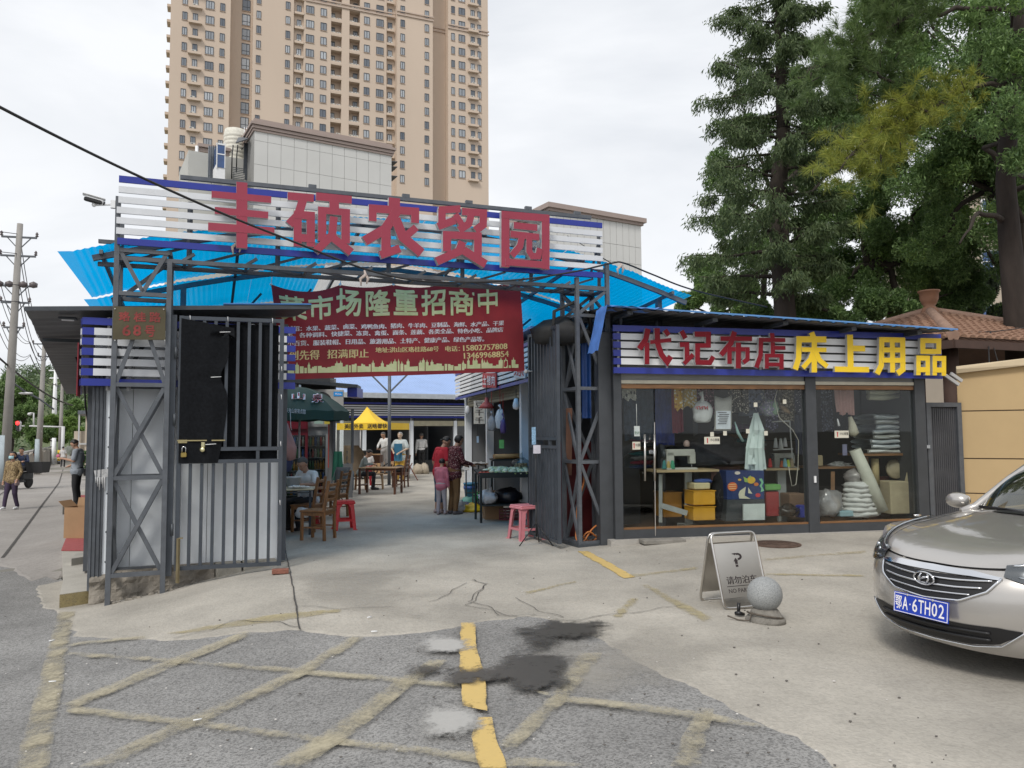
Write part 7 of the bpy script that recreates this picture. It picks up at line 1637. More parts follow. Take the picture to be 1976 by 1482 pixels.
cloth_drape(1319,1345,742,788,0.5,flo('fl3',(0.55,0.38,0.1),(0.75,0.7,0.55),(0.7,0.68,0.6)),'ochre and white floral cloth right of the narrow one',2)
cloth_drape(1405,1445,745,795,0.6,flo('fl4',(0.05,0.045,0.04),(0.65,0.6,0.52),(0.1,0.09,0.08),sc=40),'black cloth with small pale flowers',3)
cloth_drape(1444,1475,745,800,0.7,flo('fl5',(0.16,0.19,0.3),(0.5,0.52,0.6),(0.05,0.06,0.1),sc=18),'dusty blue cloth with large round flowers',2)
cloth_drape(1534,1557,742,795,0.3,flo('fl6',(0.012,0.014,0.04),(0.5,0.5,0.55),sc=30,th=0.25),'navy cloth with white dots beside the middle post',2)
cloth_drape(1534,1556,800,880,0.5,mat('very_dark_blue',(0.008,0.012,0.03),0.9),'very dark cloth hanging beside the middle post',2)
cloth_drape(1610,1649,744,798,0.35,mat('dusty_pink_knit',(0.55,0.33,0.3),0.95,0,0.1,30,0.4),'dusty pink knitted cloth hanging in the right hand bay',6,taper=0.15)
p=spl(1355,790,0.3);bag('carrier_bag','white carrier bag with red print hanging in the shop window','bag',(p.x,p.y,p.z-0.2),(0.15,0.07,0.2),mat('white_carrier',(0.55,0.56,0.56),0.45,0,0.1,9,0.5,14),41,0.25,neck=0.12)
mb=MB();q=spl(1348,780,0.2)
for k in range(5):mb.tube([spl(1342+k*5,788-3*(k%2),0.215),spl(1345+k*5,784,0.21),spl(1346+k*5,790,0.215)],0.008,5)
tag(mb.build('bag_print',MATS['red_print']),'red marks printed on the hanging white carrier bag','print')
a=spl(1395,798,0.3);t=thing('document_bag','grey carrier bag with a large white label hanging in the shop window','bag',tuple(a))
mb=MB();mb.grid(lambda u,w:spl(1379+33*u-(2 if w<0.1 else 0),831-62*w-(5*abs(u-0.5)*2 if w>0.9 else 0),0.3)-hV*0.04*math.sin(math.pi*u)*math.sin(math.pi*w),8,8);mb.build('bag',mat('clear_grey_bag',(0.42,0.41,0.38),0.4),t,solid=0.01)
mb=MB();q=[spl(x,y,0.25)for x,y in((1382,828),(1410,828),(1410,793),(1382,793))];mb.prism(q,(0,0,0),hV*0.01);mb.build('label',mat('label_white',(0.62,0.66,0.72),0.5),t)
mb=MB();[mb.bar(spl(1385+(k%2)*3,796+k*3.6,0.245),spl(1402+(k*5)%6,796+k*3.6,0.245),0.002,0.01)for k in range(7)];mb.build('print_line',MATS['black_print'],t)
t=thing('strip_bundle','long bundle of pale green white strips hanging in the shop window','fabric strips',tuple(spl(1459,810,0.45)));m_stp=mat('mint_white',(0.62,0.72,0.70),0.7,0,0.06,5)
for k in range(13):
 f_=k/12;x_b=1441+34*f_;mb=MB();hgt=905+10*math.sin(k*2.1)
 pts=[spl(1456+5*f_,797,0.45),spl(1449+22*f_**0.8,830,0.42+0.05*math.sin(k)),spl(1443+28*f_,865,0.40+0.06*math.sin(k*1.7)),spl(x_b,hgt,0.42+0.05*math.sin(k*2.3))]
 for i in range(3):
  d=hU*0.03*(0.5 if i==0 else 1);e=hU*0.035;mb.add([pts[i]-d,pts[i]+d,pts[i+1]+e,pts[i+1]-e],[(0,1,2,3)])
 mb.build('strip',m_stp,t,solid=0.006)
bag('fabric_bundle','lilac patterned bundle of cloth hanging high in the shop window','bundle',tuple(spl(1483,803,0.5)),(0.13,0.1,0.16),flo('fl7',(0.25,0.24,0.32),(0.5,0.48,0.55),(0.2,0.3,0.2),sc=30),12,0.5)
bag('fabric_bundle','mint green cloth hanging beside the lilac bundle','bundle',tuple(spl(1495,800,0.45)),(0.06,0.06,0.13),mat('mint_cloth',(0.3,0.45,0.32),0.9),13,0.5)
bag('fabric_bundle','grey blue bag hanging left of the lilac bundle','bundle',tuple(spl(1443,803,0.7)),(0.15,0.08,0.08),mat('greyblue',(0.12,0.14,0.18),0.8),14,0.4)
mb=MB();mb.tube([spl(1505,783,0.5),spl(1515,790,0.5),spl(1524,797,0.5)],[0.03,0.045,0.02],8);tag(mb.build('fabric_roll',mat('tan_roll',(0.36,0.25,0.15),0.8)),'small tan roll hanging at the top right of the first bay','roll')
mb=MB();mb.tube([spl(1418,814,0.4),spl(1424,835,0.4),spl(1434,852,0.4)],[0.008,0.025,0.02],8);tag(mb.build('thread_cone',mat('teal_pale',(0.3,0.45,0.44),0.6)),'slim pale teal tool hanging right of the document bag','tool')
mb=MB();mb.tube([spl(1502,745,0.2),spl(1495,770,0.2),spl(1503,805,0.2),spl(1530,830,0.2),spl(1541,850,0.25),spl(1540,900,0.25),spl(1536,935,0.25),spl(1528,938,0.25),spl(1524,915,0.25),spl(1522,900,0.25)],0.006,6);tag(mb.build('cable',mat('cream_cable',(0.5,0.47,0.4),0.6)),'cream cable looping down inside the shop window','cable')
def shop_table(px0,px1,py,v,dep,lab,m=None,leg='plate'):
 a,b=spl(px0,py,v),spl(px1,py,v);z=a.z;t=thing('sewing_table',lab,'table',(a.x,a.y,zfl));L_=b-a;L_.z=0
 mb=MB();mb.prism([a,a+L_,a+L_+hV*dep,a+hV*dep],(0,0,0),(0,0,0.035));mb.build('table_top',m or mat('beech_top',(0.42,0.32,0.18),0.5,0,0.08,3),t)
 return t,a,a+L_
m_tl=mat('grey_table_leg',(0.36,0.38,0.37),0.5)
t,a,b=shop_table(1268,1388,912,0.35,0.55,'beech topped sewing table behind the glass with a grey T shaped leg')
q=spl(1330,950,0.6);mb=MB();mb.prism([Vector((q.x,q.y,zfl))-hU*0.06,Vector((q.x,q.y,zfl))+hU*0.05,Vector((q.x,q.y,a.z))+hU*0.05,Vector((q.x,q.y,a.z))-hU*0.06],(0,0,0),hV*0.05);mb.build('leg',m_tl,t);mb=MB();mb.box(Vector((q.x,q.y+0.02,zfl+0.03)),(0.24,0.4,0.05),R(SAng));mb.build('foot',m_tl,t)
mb=MB();mb.bar(spl(1275,975,0.5),spl(1325,990,0.45),0.07,0.08);mb.build('crossbar',m_tl,t);mb=MB();mb.bar(spl(1275,915,0.5),spl(1275,1008,0.5),0.05);mb.build('leg',m_tl,t)
t,a2,b2=shop_table(1478,1543,908,0.9,0.5,'second sewing table at the back right of the first bay');q=spl(1508,950,1.1);mb=MB();mb.box(Vector((q.x,q.y,(zfl+a2.z)/2)),(0.15,0.05,a2.z-zfl),R(SAng));mb.build('leg',m_tl,t)
t,a3,b3=shop_table(1578,1655,905,0.7,0.6,'brown wooden work table in the right hand bay',m_wood);mb=MB();mb.bar(spl(1607,910,0.75),spl(1607,1000,0.75),0.06);mb.build('leg',m_wood,t)
def sewing_machine(px,py,v,lab,m,s=1.0):
 p=spl(px,py,v);t=thing('sewing_machine',lab,'sewing machine',tuple(p))
 def bx(dx,dz,w,h,d=0.1):mb.box(p+hU*dx*s+UP*dz*s,(w*s,d*s,h*s),R(SAng),ch=0.008*s)
 mb=MB();bx(0,0.02,0.44,0.04,0.17);bx(-0.15,0.14,0.11,0.22);bx(0.0,0.24,0.40,0.09);bx(0.17,0.17,0.08,0.16);mb.build('body',m,t)
 mb=MB();mb.lathe([(0.06*s,0),(0.06*s,0.03*s),(0.0,0.035*s)],c=p-hU*0.22*s+UP*0.22*s,n=14,M=Matrix.Rotation(R(SAng),4,'Z')@Matrix.Rotation(R(-90),4,'Y'));mb.build('hand_wheel',m_steel_d,t);mb=MB();mb.tube([p+hU*0.17*s+UP*0.1*s,p+hU*0.17*s+UP*0.03*s],0.006,6);mb.build('needle_bar',m_chrome,t)
m_sm=mat('machine_cream',(0.42,0.42,0.38),0.4)
sewing_machine(1312,908,0.55,'cream sewing machine on the left sewing table',m_sm,1.15);sewing_machine(1512,904,1.15,'sewing machine behind the thread cones',m_sm,0.9)
q=spl(1325,862,0.6);bag('work_lamp','pink topped work lamp over the left sewing machine','lamp',tuple(q),(0.05,0.05,0.06),mat('pinkish',(0.45,0.33,0.3),0.5),3,0.1)
for k,(px,py,v,h,col)in enumerate(((1497,864,1.0,0.15,(0.6,0.62,0.62)),(1507,866,0.95,0.16,(0.64,0.65,0.65)),(1515,862,1.05,0.14,(0.6,0.6,0.62)),(1486,902,0.95,0.14,(0.45,0.03,0.03)),(1515,901,0.93,0.13,(0.2,0.42,0.48)),(1521,901,0.95,0.11,(0.45,0.55,0.08)),(1528,901,0.93,0.13,(0.3,0.24,0.16)),(1509,902,0.97,0.1,(0.5,0.12,0.04)),(1282,905,0.5,0.12,(0.05,0.2,0.2)),(1290,905,0.5,0.11,(0.4,0.3,0.1)),(1298,905,0.48,0.12,(0.05,0.25,0.15)))):
 p=spl(px,py,v);mb=MB();mb.lathe([(0.038,0),(0.04,0.01),(0.02,h),(0.012,h+0.01),(0,h+0.01)],c=p,n=12)
 nm={0:'white',1:'white',2:'white',3:'red',4:'blue',5:'lime green',6:'brown',7:'orange',8:'dark teal',9:'ochre',10:'green'}[k];lab='white thread cone on the rack in the shop window' if k<3 else '%s thread cone on the %s sewing table'%(nm,'left' if k>7 else 'second');tag(mb.build('thread_cone',mat('thr'+str(k),col,0.85)),lab,'thread cone','white thread cones' if k<3 else None)
t=thing('thread_rack','white wire rack that carries the white thread cones','rack',tuple(spl(1505,868,1.0)))
for f0,f1 in(((1492,868),(1530,866)),((1524,812),(1530,900)),((1490,814),(1524,812))):mb=MB();mb.bar(spl(*f0,1.0),spl(*f1,1.0),0.02);mb.build('rail',m_side,t)
def tub(px0,px1,py0,py1,v,dep,lab,m,lid=True):
 a,b=spl(px0,py1,v),spl(px1,py1,v);zt_=spl(px0,py0,v).z;L_=(b-a);L_.z=0;c=a+L_/2+hV*dep/2;h=zt_-a.z;t=thing('storage_box',lab,'box',(c.x,c.y,a.z))
 mb=MB();mb.box((c.x,c.y,a.z+h/2),(L_.length,dep,h*0.96),R(SAng),ch=0.012);mb.build('body',m,t)
 if lid:mb=MB();mb.box((c.x,c.y,a.z+h*0.97),(L_.length*1.06,dep*1.05,h*0.06),R(SAng),ch=0.003);mb.build('lid',m,t)
m_amb=mat('amber_plastic',(0.62,0.32,0.03),0.3,0,0.1,4)
tub(1339,1381,978,1006,0.3,0.35,'lower of the two stacked amber plastic boxes under the table',m_amb);tub(1339,1381,947,976,0.3,0.35,'upper of the two stacked amber plastic boxes under the table',m_amb);tub(1340,1371,932,945,0.32,0.3,'cream box on top of the amber boxes',mat('cream_box',(0.55,0.48,0.28),0.5),False)
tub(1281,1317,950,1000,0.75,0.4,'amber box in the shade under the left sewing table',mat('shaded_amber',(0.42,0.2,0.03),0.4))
bag('fabric_bundle','blue cloth bundle on top of the cream box','bundle',tuple(spl(1356,932,0.45)),(0.15,0.1,0.04),mat('blue_cloth',(0.04,0.08,0.25),0.9),17)
t=thing('patterned_bag','big navy bag printed with fish, shells and a sail in the shop window','bag',tuple(spl(1435,965,0.28)))
mb=MB();q=[spl(x,y,0.3)for x,y in((1403,964),(1475,963),(1474,908),(1401,908))];mb.prism(q,(0,0,0),hV*0.25);mb.build('body',mat('navy_print',(0.015,0.035,0.13),0.6),t)
mb=MB();q=[spl(x,y,0.3)for x,y in((1401,1006),(1403,964.5),(1475,963.5),(1477,1004))];mb.prism([q[0],q[3],q[2],q[1]],(0,0,0),hV*0.25);mb.build('lower_body',mat('dark_print',(0.05,0.055,0.06),0.6),t)
def shape(pts,col,k):
 mb=MB();P=[spl(x,y,0.294-0.001*k)for x,y in pts];mb.add(P,[tuple(range(len(P)))]);mb.build('print',mat('print'+str(col),col,0.6),t)
C7=lambda pts:[(1180+x/4.36,720+y/4.36)for x,y in pts]
def disc(cx,cy,rx,ry,n=14):return[(cx+rx*math.cos(2*math.pi*i/n),cy+ry*math.sin(2*math.pi*i/n))for i in range(n)]
shape(C7(disc(1018,955,42,38)),(0.6,0.12,0.03),0);
for k in range(3):shape(C7([(985,935+k*18),(1050,930+k*18),(1050,936+k*18),(985,942+k*18)]),(0.7,0.5,0.25),1+k)
shape(C7(disc(1175,900,36,30)),(0.65,0.42,0.04),0);shape(C7([(1110,870),(1145,890),(1150,920),(1120,915)]),(0.3,0.45,0.1),1);shape(C7([(1150,875),(1170,860),(1175,885)]),(0.3,0.45,0.1),2)
shape(C7([(1080,990),(1130,955),(1120,1030),(1170,1058),(1075,1055),(1068,1020)]),(0.62,0.6,0.45),0);shape(C7([(1150,960),(1185,1015),(1150,1010)]),(0.62,0.6,0.45),1)
shape(C7(disc(1218,935,20,15)),(0.6,0.18,0.04),0);shape(C7(disc(1232,1027,22,17)),(0.5,0.04,0.05),0);shape(C7([(1240,890),(1265,885),(1280,920),(1265,950),(1285,990),(1255,1000),(1262,970),(1245,950),(1262,920)]),(0.2,0.48,0.3),0);shape(C7(disc(1060,840,24,14)),(0.6,0.55,0.5),0);shape(C7(disc(1078,897,14,9)),(0.65,0.4,0.1),1)
mb=MB();q=[spl(x,y,0.2)for x,y in((1435,1004),(1476,1003),(1476,972),(1435,973))];mb.prism(q,(0,0,0),hV*0.03);tag(mb.build('foam_board',mat('pale_foam',(0.55,0.6,0.58),0.7)),'pale rectangular board standing in front of the patterned bag','board')
tub(1405,1430,978,1003,0.35,0.25,'small brown cardboard box left of the pale board',mat('dim_card',(0.25,0.18,0.11),0.8),False)
tub(1480,1505,948,998,0.35,0.18,'tall dark red carton standing under the second sewing table',mat('carton_red',(0.28,0.03,0.03),0.5),False);tub(1478,1508,935,947,0.33,0.2,'green and white packet on top of the dark red carton',mat('green_packet',(0.12,0.3,0.08),0.5),False)
bag('black_cloth_heap','black heap of cloth hanging over the chair in the shop','heap',tuple(spl(1390,1000,0.55)),(0.16,0.15,0.42),mat('soft_black',(0.012,0.012,0.014),0.9),19,0.3);bag('black_cloth_heap','large dark heap of cloth on the back of the sewing table','heap',tuple(spl(1375,900,1.1)),(0.75,0.35,0.28),mat('dark_heap',(0.03,0.03,0.038),0.8,0,0.5,8),21,0.35)
mb=MB();mb.box(spl(1400,915,0.95)+UP*0.02,(0.5,0.05,0.4),R(SAng),ch=0.02);tag(mb.build('chair_back',mat('dull_mauve',(0.17,0.09,0.08),0.8)),'dull mauve chair back behind the patterned bag','chair')
bag('plastic_bag','clear crumpled plastic near the sill of the first bay','bag',tuple(spl(1520,996,0.35)),(0.17,0.12,0.1),glassmat('film2',(0.6,0.6,0.58),1.5,0.3),23,0.6);tub(1525,1556,952,1000,0.7,0.3,'brown carton in the corner beside the middle post',mat('dim_brown',(0.17,0.1,0.06),0.8),False);tub(1545,1560,975,1000,0.3,0.15,'small dark blue box at the foot of the middle post',m_blue,False)
m_q=mat('pale_quilt',(0.50,0.55,0.57),0.6,0,0.1,8,0.2,12);m_q2=mat('cream_quilt',(0.46,0.47,0.43),0.6,0,0.1,8)
QL=['lowest','second lowest','third','fourth','fifth','third from the top','second from the top','topmost']
for k in range(8):
 y=876-k*9.6;x0=1688+(k*7)%9-(8 if k<3 else 0);a,b=spl(x0,y,0.5),spl(1764-(k%3)*5-max(0,k-5)*8,y-1,0.5);h=0.075
 L_=b-a;L_.z=0
 def f(u,w,a=a,L_=L_,k=k):
  an=2*math.pi*w;fold=0.5+0.5*math.cos(an);return a+L_*u+hV*(0.3+0.3*math.sin(an))+UP*(0.035+0.043*math.cos(an)*(1+0.2*noise.noise((u*5,k,1)))+0.012*noise.noise((u*4+k,2,k))*2)
 t=thing('folded_quilt','%s folded quilt of the pale stack in the right hand bay'%QL[k],'quilt',tuple(a));mb=MB();mb.grid(f,14,12);mb.tube([a+hV*0.05+UP*0.035+L_*s+UP*0.008*math.sin(9*s+k)for s in np.linspace(0,1,10)],0.03,8);mb.build('quilt',m_q if k%3 else m_q2,t);mb=MB();mb.tube([a-hU*0.01+hV*0.02+UP*0.035+hV*0.0+L_*s+UP*(0.012*math.sin(7*s+k))for s in np.linspace(0,1,10)],0.012,6);mb.build('fold',m_white,t)
t,a4,b4=shop_table(1668,1772,880,0.45,0.7,'shelf table that carries the stack of pale quilts',m_wood)
for x in(1672,1766):mb=MB();mb.bar(spl(x,882,0.6),Vector((spl(x,882,0.6).x,spl(x,882,0.6).y,zfl)),0.05);mb.build('leg',m_wood,t)
for k in range(7):
 y=997-k*9;x0,x1_=1618+k*2,1700-k*4;c=spl((x0+x1_)/2,y,0.5);w_=(x1_-x0)/2*c.y/FPX
 mb=MB();vs,fs=lumpy((0,0,0),(w_,0.22,0.072),k+50,20,0.22,3);M=Matrix.Translation(c)@Matrix.Rotation(R(SAng),4,'Z');mb.add([M@Vector(v)for v in vs],fs,0,True);tag(mb.build('white_bedding',mat('bedding_white',(0.6,0.6,0.58),0.7,0,0.06,6,0.3,14)),'%s folded white duvet of the heap on the right bay floor'%(['lowest','second lowest','third lowest','middle','third from top','second from top','topmost'][k]),'duvet')
mb=MB();a,b=spl(1650,868,0.42),spl(1704,986,0.3);mb.tube([a,a.lerp(b,0.5),b],[0.09,0.1,0.085],14);tag(mb.build('fabric_roll',mat('cream_roll',(0.52,0.52,0.44),0.6,0,0.1,6)),'long cream roll leaning over the white duvets','roll')
bag('plastic_bag','shiny clear bag of bedding on the floor at the left of the right bay','bag',tuple(spl(1597,996,0.4)),(0.22,0.18,0.25),mat('shiny_film',(0.32,0.31,0.31),0.15,0.3,0.3,5,0.9,8),27,0.3)
bag('plastic_bag','grey bag of bedding on top of the duvet heap','bag',tuple(spl(1650,930,0.55)),(0.17,0.15,0.12),mat('grey_film',(0.3,0.28,0.27),0.3,0.1,0.3,7,0.7,10),28,0.3)
tub(1720,1768,928,994,0.35,0.4,'large tan cardboard carton standing open at the right of the right bay',mat('tan_carton',(0.40,0.34,0.22),0.85),False)
mb=MB();q=[spl(1720,927,0.4),spl(1745,927,0.4),spl(1757,882,0.42),spl(1766,927,0.4)];mb.add([spl(1746,928,0.36),spl(1768,928,0.36),spl(1768,880,0.4),spl(1757,882,0.4)],[(0,1,2,3)]);tag(mb.build('carton_flap',MATS['tan_carton'],solid=0.008),'raised flap of the large tan carton','box flap')
p=spl(1728,905,0.6);t=thing('standing_fan','round cream standing fan stored behind the tan carton','fan',tuple(p));mb=MB();mb.lathe([(0.15,-0.03),(0.16,0),(0.15,0.03)],c=p,n=20,M=Matrix.Rotation(R(80),4,'X'));mb.lathe([(0.16,0.0),(0.10,0.045),(0.02,0.05),(0,0.05)],c=p,n=20,M=Matrix.Rotation(R(90),4,'X'));mb.build('cage',mat('fan_cream',(0.35,0.3,0.2),0.5),t)
mb=MB();mb.tube([spl(1688,885,0.6),spl(1690,935,0.6)],0.06,12);tag(mb.build('fabric_roll',mat('ochre_roll2',(0.4,0.32,0.16),0.8)),'short upright ochre roll behind the leaning cream roll','roll')
mb=MB();mb.box(spl(1690,960,0.8),(0.5,0.05,0.7),R(SAng));tag(mb.build('maroon_board',mat('maroon_board',(0.10,0.02,0.015),0.5)),'dark maroon board behind the leaning roll','board')
t=thing('plastic_sleeve','pair of cream wrapped rolls hanging high in the right hand bay','rolls',tuple(spl(1710,760,0.5)))
for y in(756,766):mb=MB();mb.tube([spl(1675,y,0.5),spl(1706,y+1,0.5),spl(1746,y-3,0.5)],[0.05,0.05,0.03],8);mb.build('roll',mat('cream_wrap',(0.5,0.5,0.38),0.4),t)
mb=MB();mb.tube([spl(1640,804,0.35),spl(1645,822,0.35),spl(1647,836,0.35),spl(1647,842,0.35)],[0.03,0.06,0.085,0.03],12);tag(mb.build('straw_hat',mat('pale_straw',(0.45,0.42,0.32),0.8)),'pale cap hanging on the wall of the right hand bay','cap')
mb=MB();mb.tube([spl(1616,808,0.3),spl(1619,822,0.3)],[0.008,0.02],8);tag(mb.build('hook',m_white),'small white hook beside the hanging cap','hook')
tub(1578,1589,878,900,0.8,0.1,'small cream pot on the brown work table',mat('cream_pot',(0.42,0.34,0.2),0.6),False);bag('paper_heap','crumpled white and black things on the brown work table','clutter',tuple(spl(1620,904,0.85)),(0.2,0.1,0.06),mat('clutter_grey',(0.3,0.3,0.29),0.6,0,0.6,20),29,0.7)
mb=MB();mb.box(spl(1630,868,0.6),(0.08,0.01,0.18),R(SAng));tag(mb.build('calendar',mat('lilac_paper',(0.25,0.25,0.38),0.6)),'small lilac paper hanging over the work table','paper')
tub(1622,1648,986,998,0.2,0.15,'pale blue packet at the foot of the duvet heap',mat('blue_packet',(0.25,0.38,0.42),0.5),False)
mb=MB();q=spl(1768,994,0.0);mb.ball(q-hV*0.03,(0.075,0.03,0.025),10,0,Matrix.Rotation(R(SAng),4,'Z'));tag(mb.build('floor_lock',m_chrome),'round metal floor lock at the right end of the shop sill','lock')
mb=MB();q=spl(1573,925,-0.03);mb.box(q,(0.03,0.02,0.1),R(SAng));tag(mb.build('door_catch',m_white),'small white catch on the shop front\'s middle post','catch')
p=gz(1278,1048);mb=MB();mb.box(p+UP*0.03,(0.62,0.24,0.06),R(SAng-2),ch=0.008);tag(mb.build('step_slab',mat('grey_slab',(0.24,0.225,0.2),0.95,0,0.2,8,0.8,60)),'loose grey stone slab on the ground in front of the glass door','slab')
CN=['navy','wine red','grey','teal','brown','black','plum'];CC=[(.02,.03,.1),(.2,.02,.04),(.2,.2,.2),(.03,.14,.15),(.16,.09,.05),(.02,.02,.02),(.13,.05,.12)]
for k in range(7):
 for(x,y0,v,w,wh)in((1222,905,1.5,0.34,'behind the glass door'),(1425,880,1.9,0.5,'at the back wall of the shop')):p=spl(x+(k%3)*2,y0-k*8.5,v);mb=MB();vs,fs=lumpy((0,0,0),(w,.2,.055),k+x,16,.18,3);Mk=Matrix.Translation(p)@Matrix.Rotation(R(SAng),4,'Z');mb.add([Mk@Vector(v_)for v_ in vs],fs,0,True);tag(mb.build('folded_cloth',mat('pile'+str(k),CC[k],0.9,0,0.4,20)),CN[k]+' folded cloth in the pile '+wh,'cloth')
for k,(a,b,y,c)in enumerate(((1345,1378,800,(.12,.03,.05)),(1476,1500,830,(.09,.08,.14)),(1502,1532,815,(.16,.14,.1)),(1584,1606,830,(.05,.06,.1)),(1655,1680,815,(.2,.17,.13)))):cloth_drape(a,b,744,y,1.5+.1*k,flo('bk%d'%k,c,tuple(min(.7,q*3+.1)for q in c),sc=24),['wine','violet','sand','slate','beige'][k]+' spotted cloth hanging far back in the shop',3)
# left street: poles, wires, lights, fence, hill
m_pole=mat('concrete_pole',(0.30,0.285,0.265),0.9,0,0.1,2,0.2,30);m_ins=mat('insulator_brown',(0.12,0.1,0.1),0.4);m_wire=mat('wire',(0.06,0.055,0.07),0.6)
def pole(px,ytop,ybase,d,arms,label,lean=0.0,paint=False):
 b=at(px,ybase,d);zb_=H(b.x,d)-0.1;zt_=at(px,ytop,d).z;t=thing('utility_pole',label,'utility pole',(b.x,d,zb_));L=zt_-zb_
 top=Vector((b.x+lean,d,zt_));bt=Vector((b.x,d,zb_));r=0.19
 mb=MB();mb.tube([bt,top],[r,r*0.55],14);mb.build('pole',m_pole,t)
 for(py,w,kind)in arms:
  z=at(px,py,d).z;f_=(z-zb_)/L;c=bt.lerp(top,f_);A=Vector((0.97,0.25,0));mb=MB();mb.bar(c-A*w,c+A*w,0.07);mb.bar(c-A*w*0.7,c-UP*0.5,0.035);mb.bar(c+A*w*0.7,c-UP*0.5,0.035);mb.build('crossarm',m_steel,t)
  for s in((-1,1)if kind==1 else(-1,-0.4,0.4,1)):
   mb=MB();mb.lathe([(0.02,0),(0.07,0.04),(0.03,0.08),(0.06,0.12),(0.02,0.2)]if kind!=2 else[(0.0,-0.1),(0.14,-0.05),(0.15,0.1),(0.0,0.18)],c=c+A*w*s+UP*0.03,n=10);mb.build('insulator',m_ins,t)
 if paint:
  for k in range(4):mb=MB();z=H(b.x,d)+0.02+k*0.3;mb.lathe([(r*1.01,z),(r*1.01,z+0.29)],c=(b.x,d,0),n=16);mb.build('paint_band',MATS['tent_yellow']if k%2 else m_black,t)
 else:mb=MB();z=H(b.x,d)+0.3;mb.lathe([(r*1.02,z),(r*1.0,z+1.8)],c=(b.x,d,0),n=16);mb.build('paint_band',mat('pale_blue_paint',(0.38,0.44,0.47),0.8),t)
 return bt,top
pA=pole(8,432,905,30.0,[(458,0.62,1),(494,0.62,1),(552,0.6,2),(584,0.5,1),(632,0.35,1)],'tall concrete utility pole with four crossarms at the left edge',0.28)
pB=pole(74,658,872,46.0,[(664,0.6,1),(688,0.3,1)],'concrete utility pole in the middle distance of the street',0.15)
pC=pole(116,735,872,66.0,[(745,0.5,1)],'farther utility pole with black and yellow bands at its foot',0.0,True)
p=at(108,700,80);mb=MB();mb.tube([Vector((p.x,80,H(p.x,80))),Vector((p.x,80,p.z))],[0.3,0.14],10);[mb.box((p.x,80,p.z-0.8*k),(1.6-k*0.2,0.1,0.12))for k in range(3)];tag(mb.build('radio_mast',m_white),'slender white mast with small antennas far down the street','mast')
def sagwire(a,b,sag,r,lab,n=14,m=None,grp=None):
 a,b=Vector(a),Vector(b);mb=MB();mb.tube([a.lerp(b,i/n)-UP*sag*4*(i/n)*(1-i/n)for i in range(n+1)],r,4,caps=False);return tag(mb.build('wire',m or m_wire),lab,'wire',grp)
G='overhead wires of the street pole line'
nm=['topmost left','topmost right','second level left','second level right','third level left','third level right','fourth level left','fourth level right']
k=0
for(ya,yb,xo)in((452,660,1),(490,662,1),(550,684,1),(582,686,1)):
 for s in(-1,1):
  a=at(8+30*s,ya,30.0);b=at(74+16*s,yb,46.0);sagwire(a,b,1.1,0.016,'%s wire running from the near utility pole to the middle one'%nm[k]);c=a+Vector((-9.5*0.9,-19,1.2));sagwire(c,a,0.9,0.014,'%s wire coming in from beyond the left edge to the near pole'%nm[k])
  if k%2==0 or k==1:sagwire(b,at(116+10*s,742,66),0.6,0.018,'%s wire between the middle and the far utility pole'%nm[k])
  k+=1
sagwire(at(-30,665,26),at(140,782,52),0.35,0.05,'thick black cable bundle crossing in front of the trees',m=m_cable)
def pxw(pts,r,lab,m=m_cable):
 P=[at(*p)for p in pts];sp=[]
 for i in range(len(P)-1):
  a,b=P[max(i-1,0)],P[i];c,d=P[i+1],P[min(i+2,len(P)-1)]
  for k in range(8):s=k/8;sp.append(0.5*((2*b)+(c-a)*s+(2*a-5*b+4*c-d)*s*s+(3*b-a-3*c+d)*s**3))
 sp.append(P[-1]);mb=MB();mb.tube(sp,r,5);return tag(mb.build('cable',m),lab,'cable')
pxw([(-120,138,5.2),(0,207,5.6),(225,320,6.6),(420,408,7.6),(560,464,8.4),(700,518,9.2),(800,541,9.7),(900,545,10.1),(1010,539,10.4),(1110,524,10.7),(1180,508,10.9),(1205,508,11.2),(1260,530,11.8),(1340,560,12.5),(1480,592,13.8)],0.013,'long sagging black cable crossing in front of the market sign')
pxw([(1180,508,10.9),(1150,490,12),(1120,470,14),(1095,455,17)],0.008,'thin wire rising behind the right end of the market sign')
pxw([(1740,634,13),(1820,640,13.5),(1912,640,14),(1976,632,14.5)],0.009,'thin wire in front of the pavilion roof')
pxw([(1911,640,13.9),(1908,670,13.4),(1909,702,12.6)],0.011,'pair of wires dropping to the garden wall, left one');pxw([(1912,640,13.9),(1919,675,13.4),(1927,702,12.6)],0.008,'pair of wires dropping to the garden wall, right one')
t=thing('traffic_light','white framed traffic light showing red on a long white arm','traffic light',tuple(at(124,870,62)))
d=62.0;a,b=at(124,870,d),at(122,824,d);m_tl2=mat('white_arm',(0.6,0.6,0.6),0.5)
mb=MB();mb.tube([(b.x,d,H(b.x,d)),(b.x,d,b.z+0.05)],0.13,8);mb.build('post',m_tl2,t);mb=MB();mb.tube([b,at(57,822,d)],0.07,6);mb.tube([at(45,822,d),at(38,822,d)],0.05,6);mb.build('arm',m_tl2,t)
mb=MB();mb.tube([at(65,822,d),at(65,797,d),at(58,797,d)],0.06,6);mb.ball(at(57,799,d),(0.16,0.16,0.12),8);mb.build('camera',m_tl2,t)
d2=40.0;c=at(37,822,d2);hh=9.0*d2/FPX
mb=MB();mb.box(c,(8.4*d2/FPX,0.2,20*d2/FPX),ch=0.09);mb.build('signal_frame',m_tl2,t);mb=MB();mb.box(c-Vector((0,0.12,0)),(6.4*d2/FPX,0.05,17.5*d2/FPX),ch=0.02);mb.build('signal_face',m_black,t)
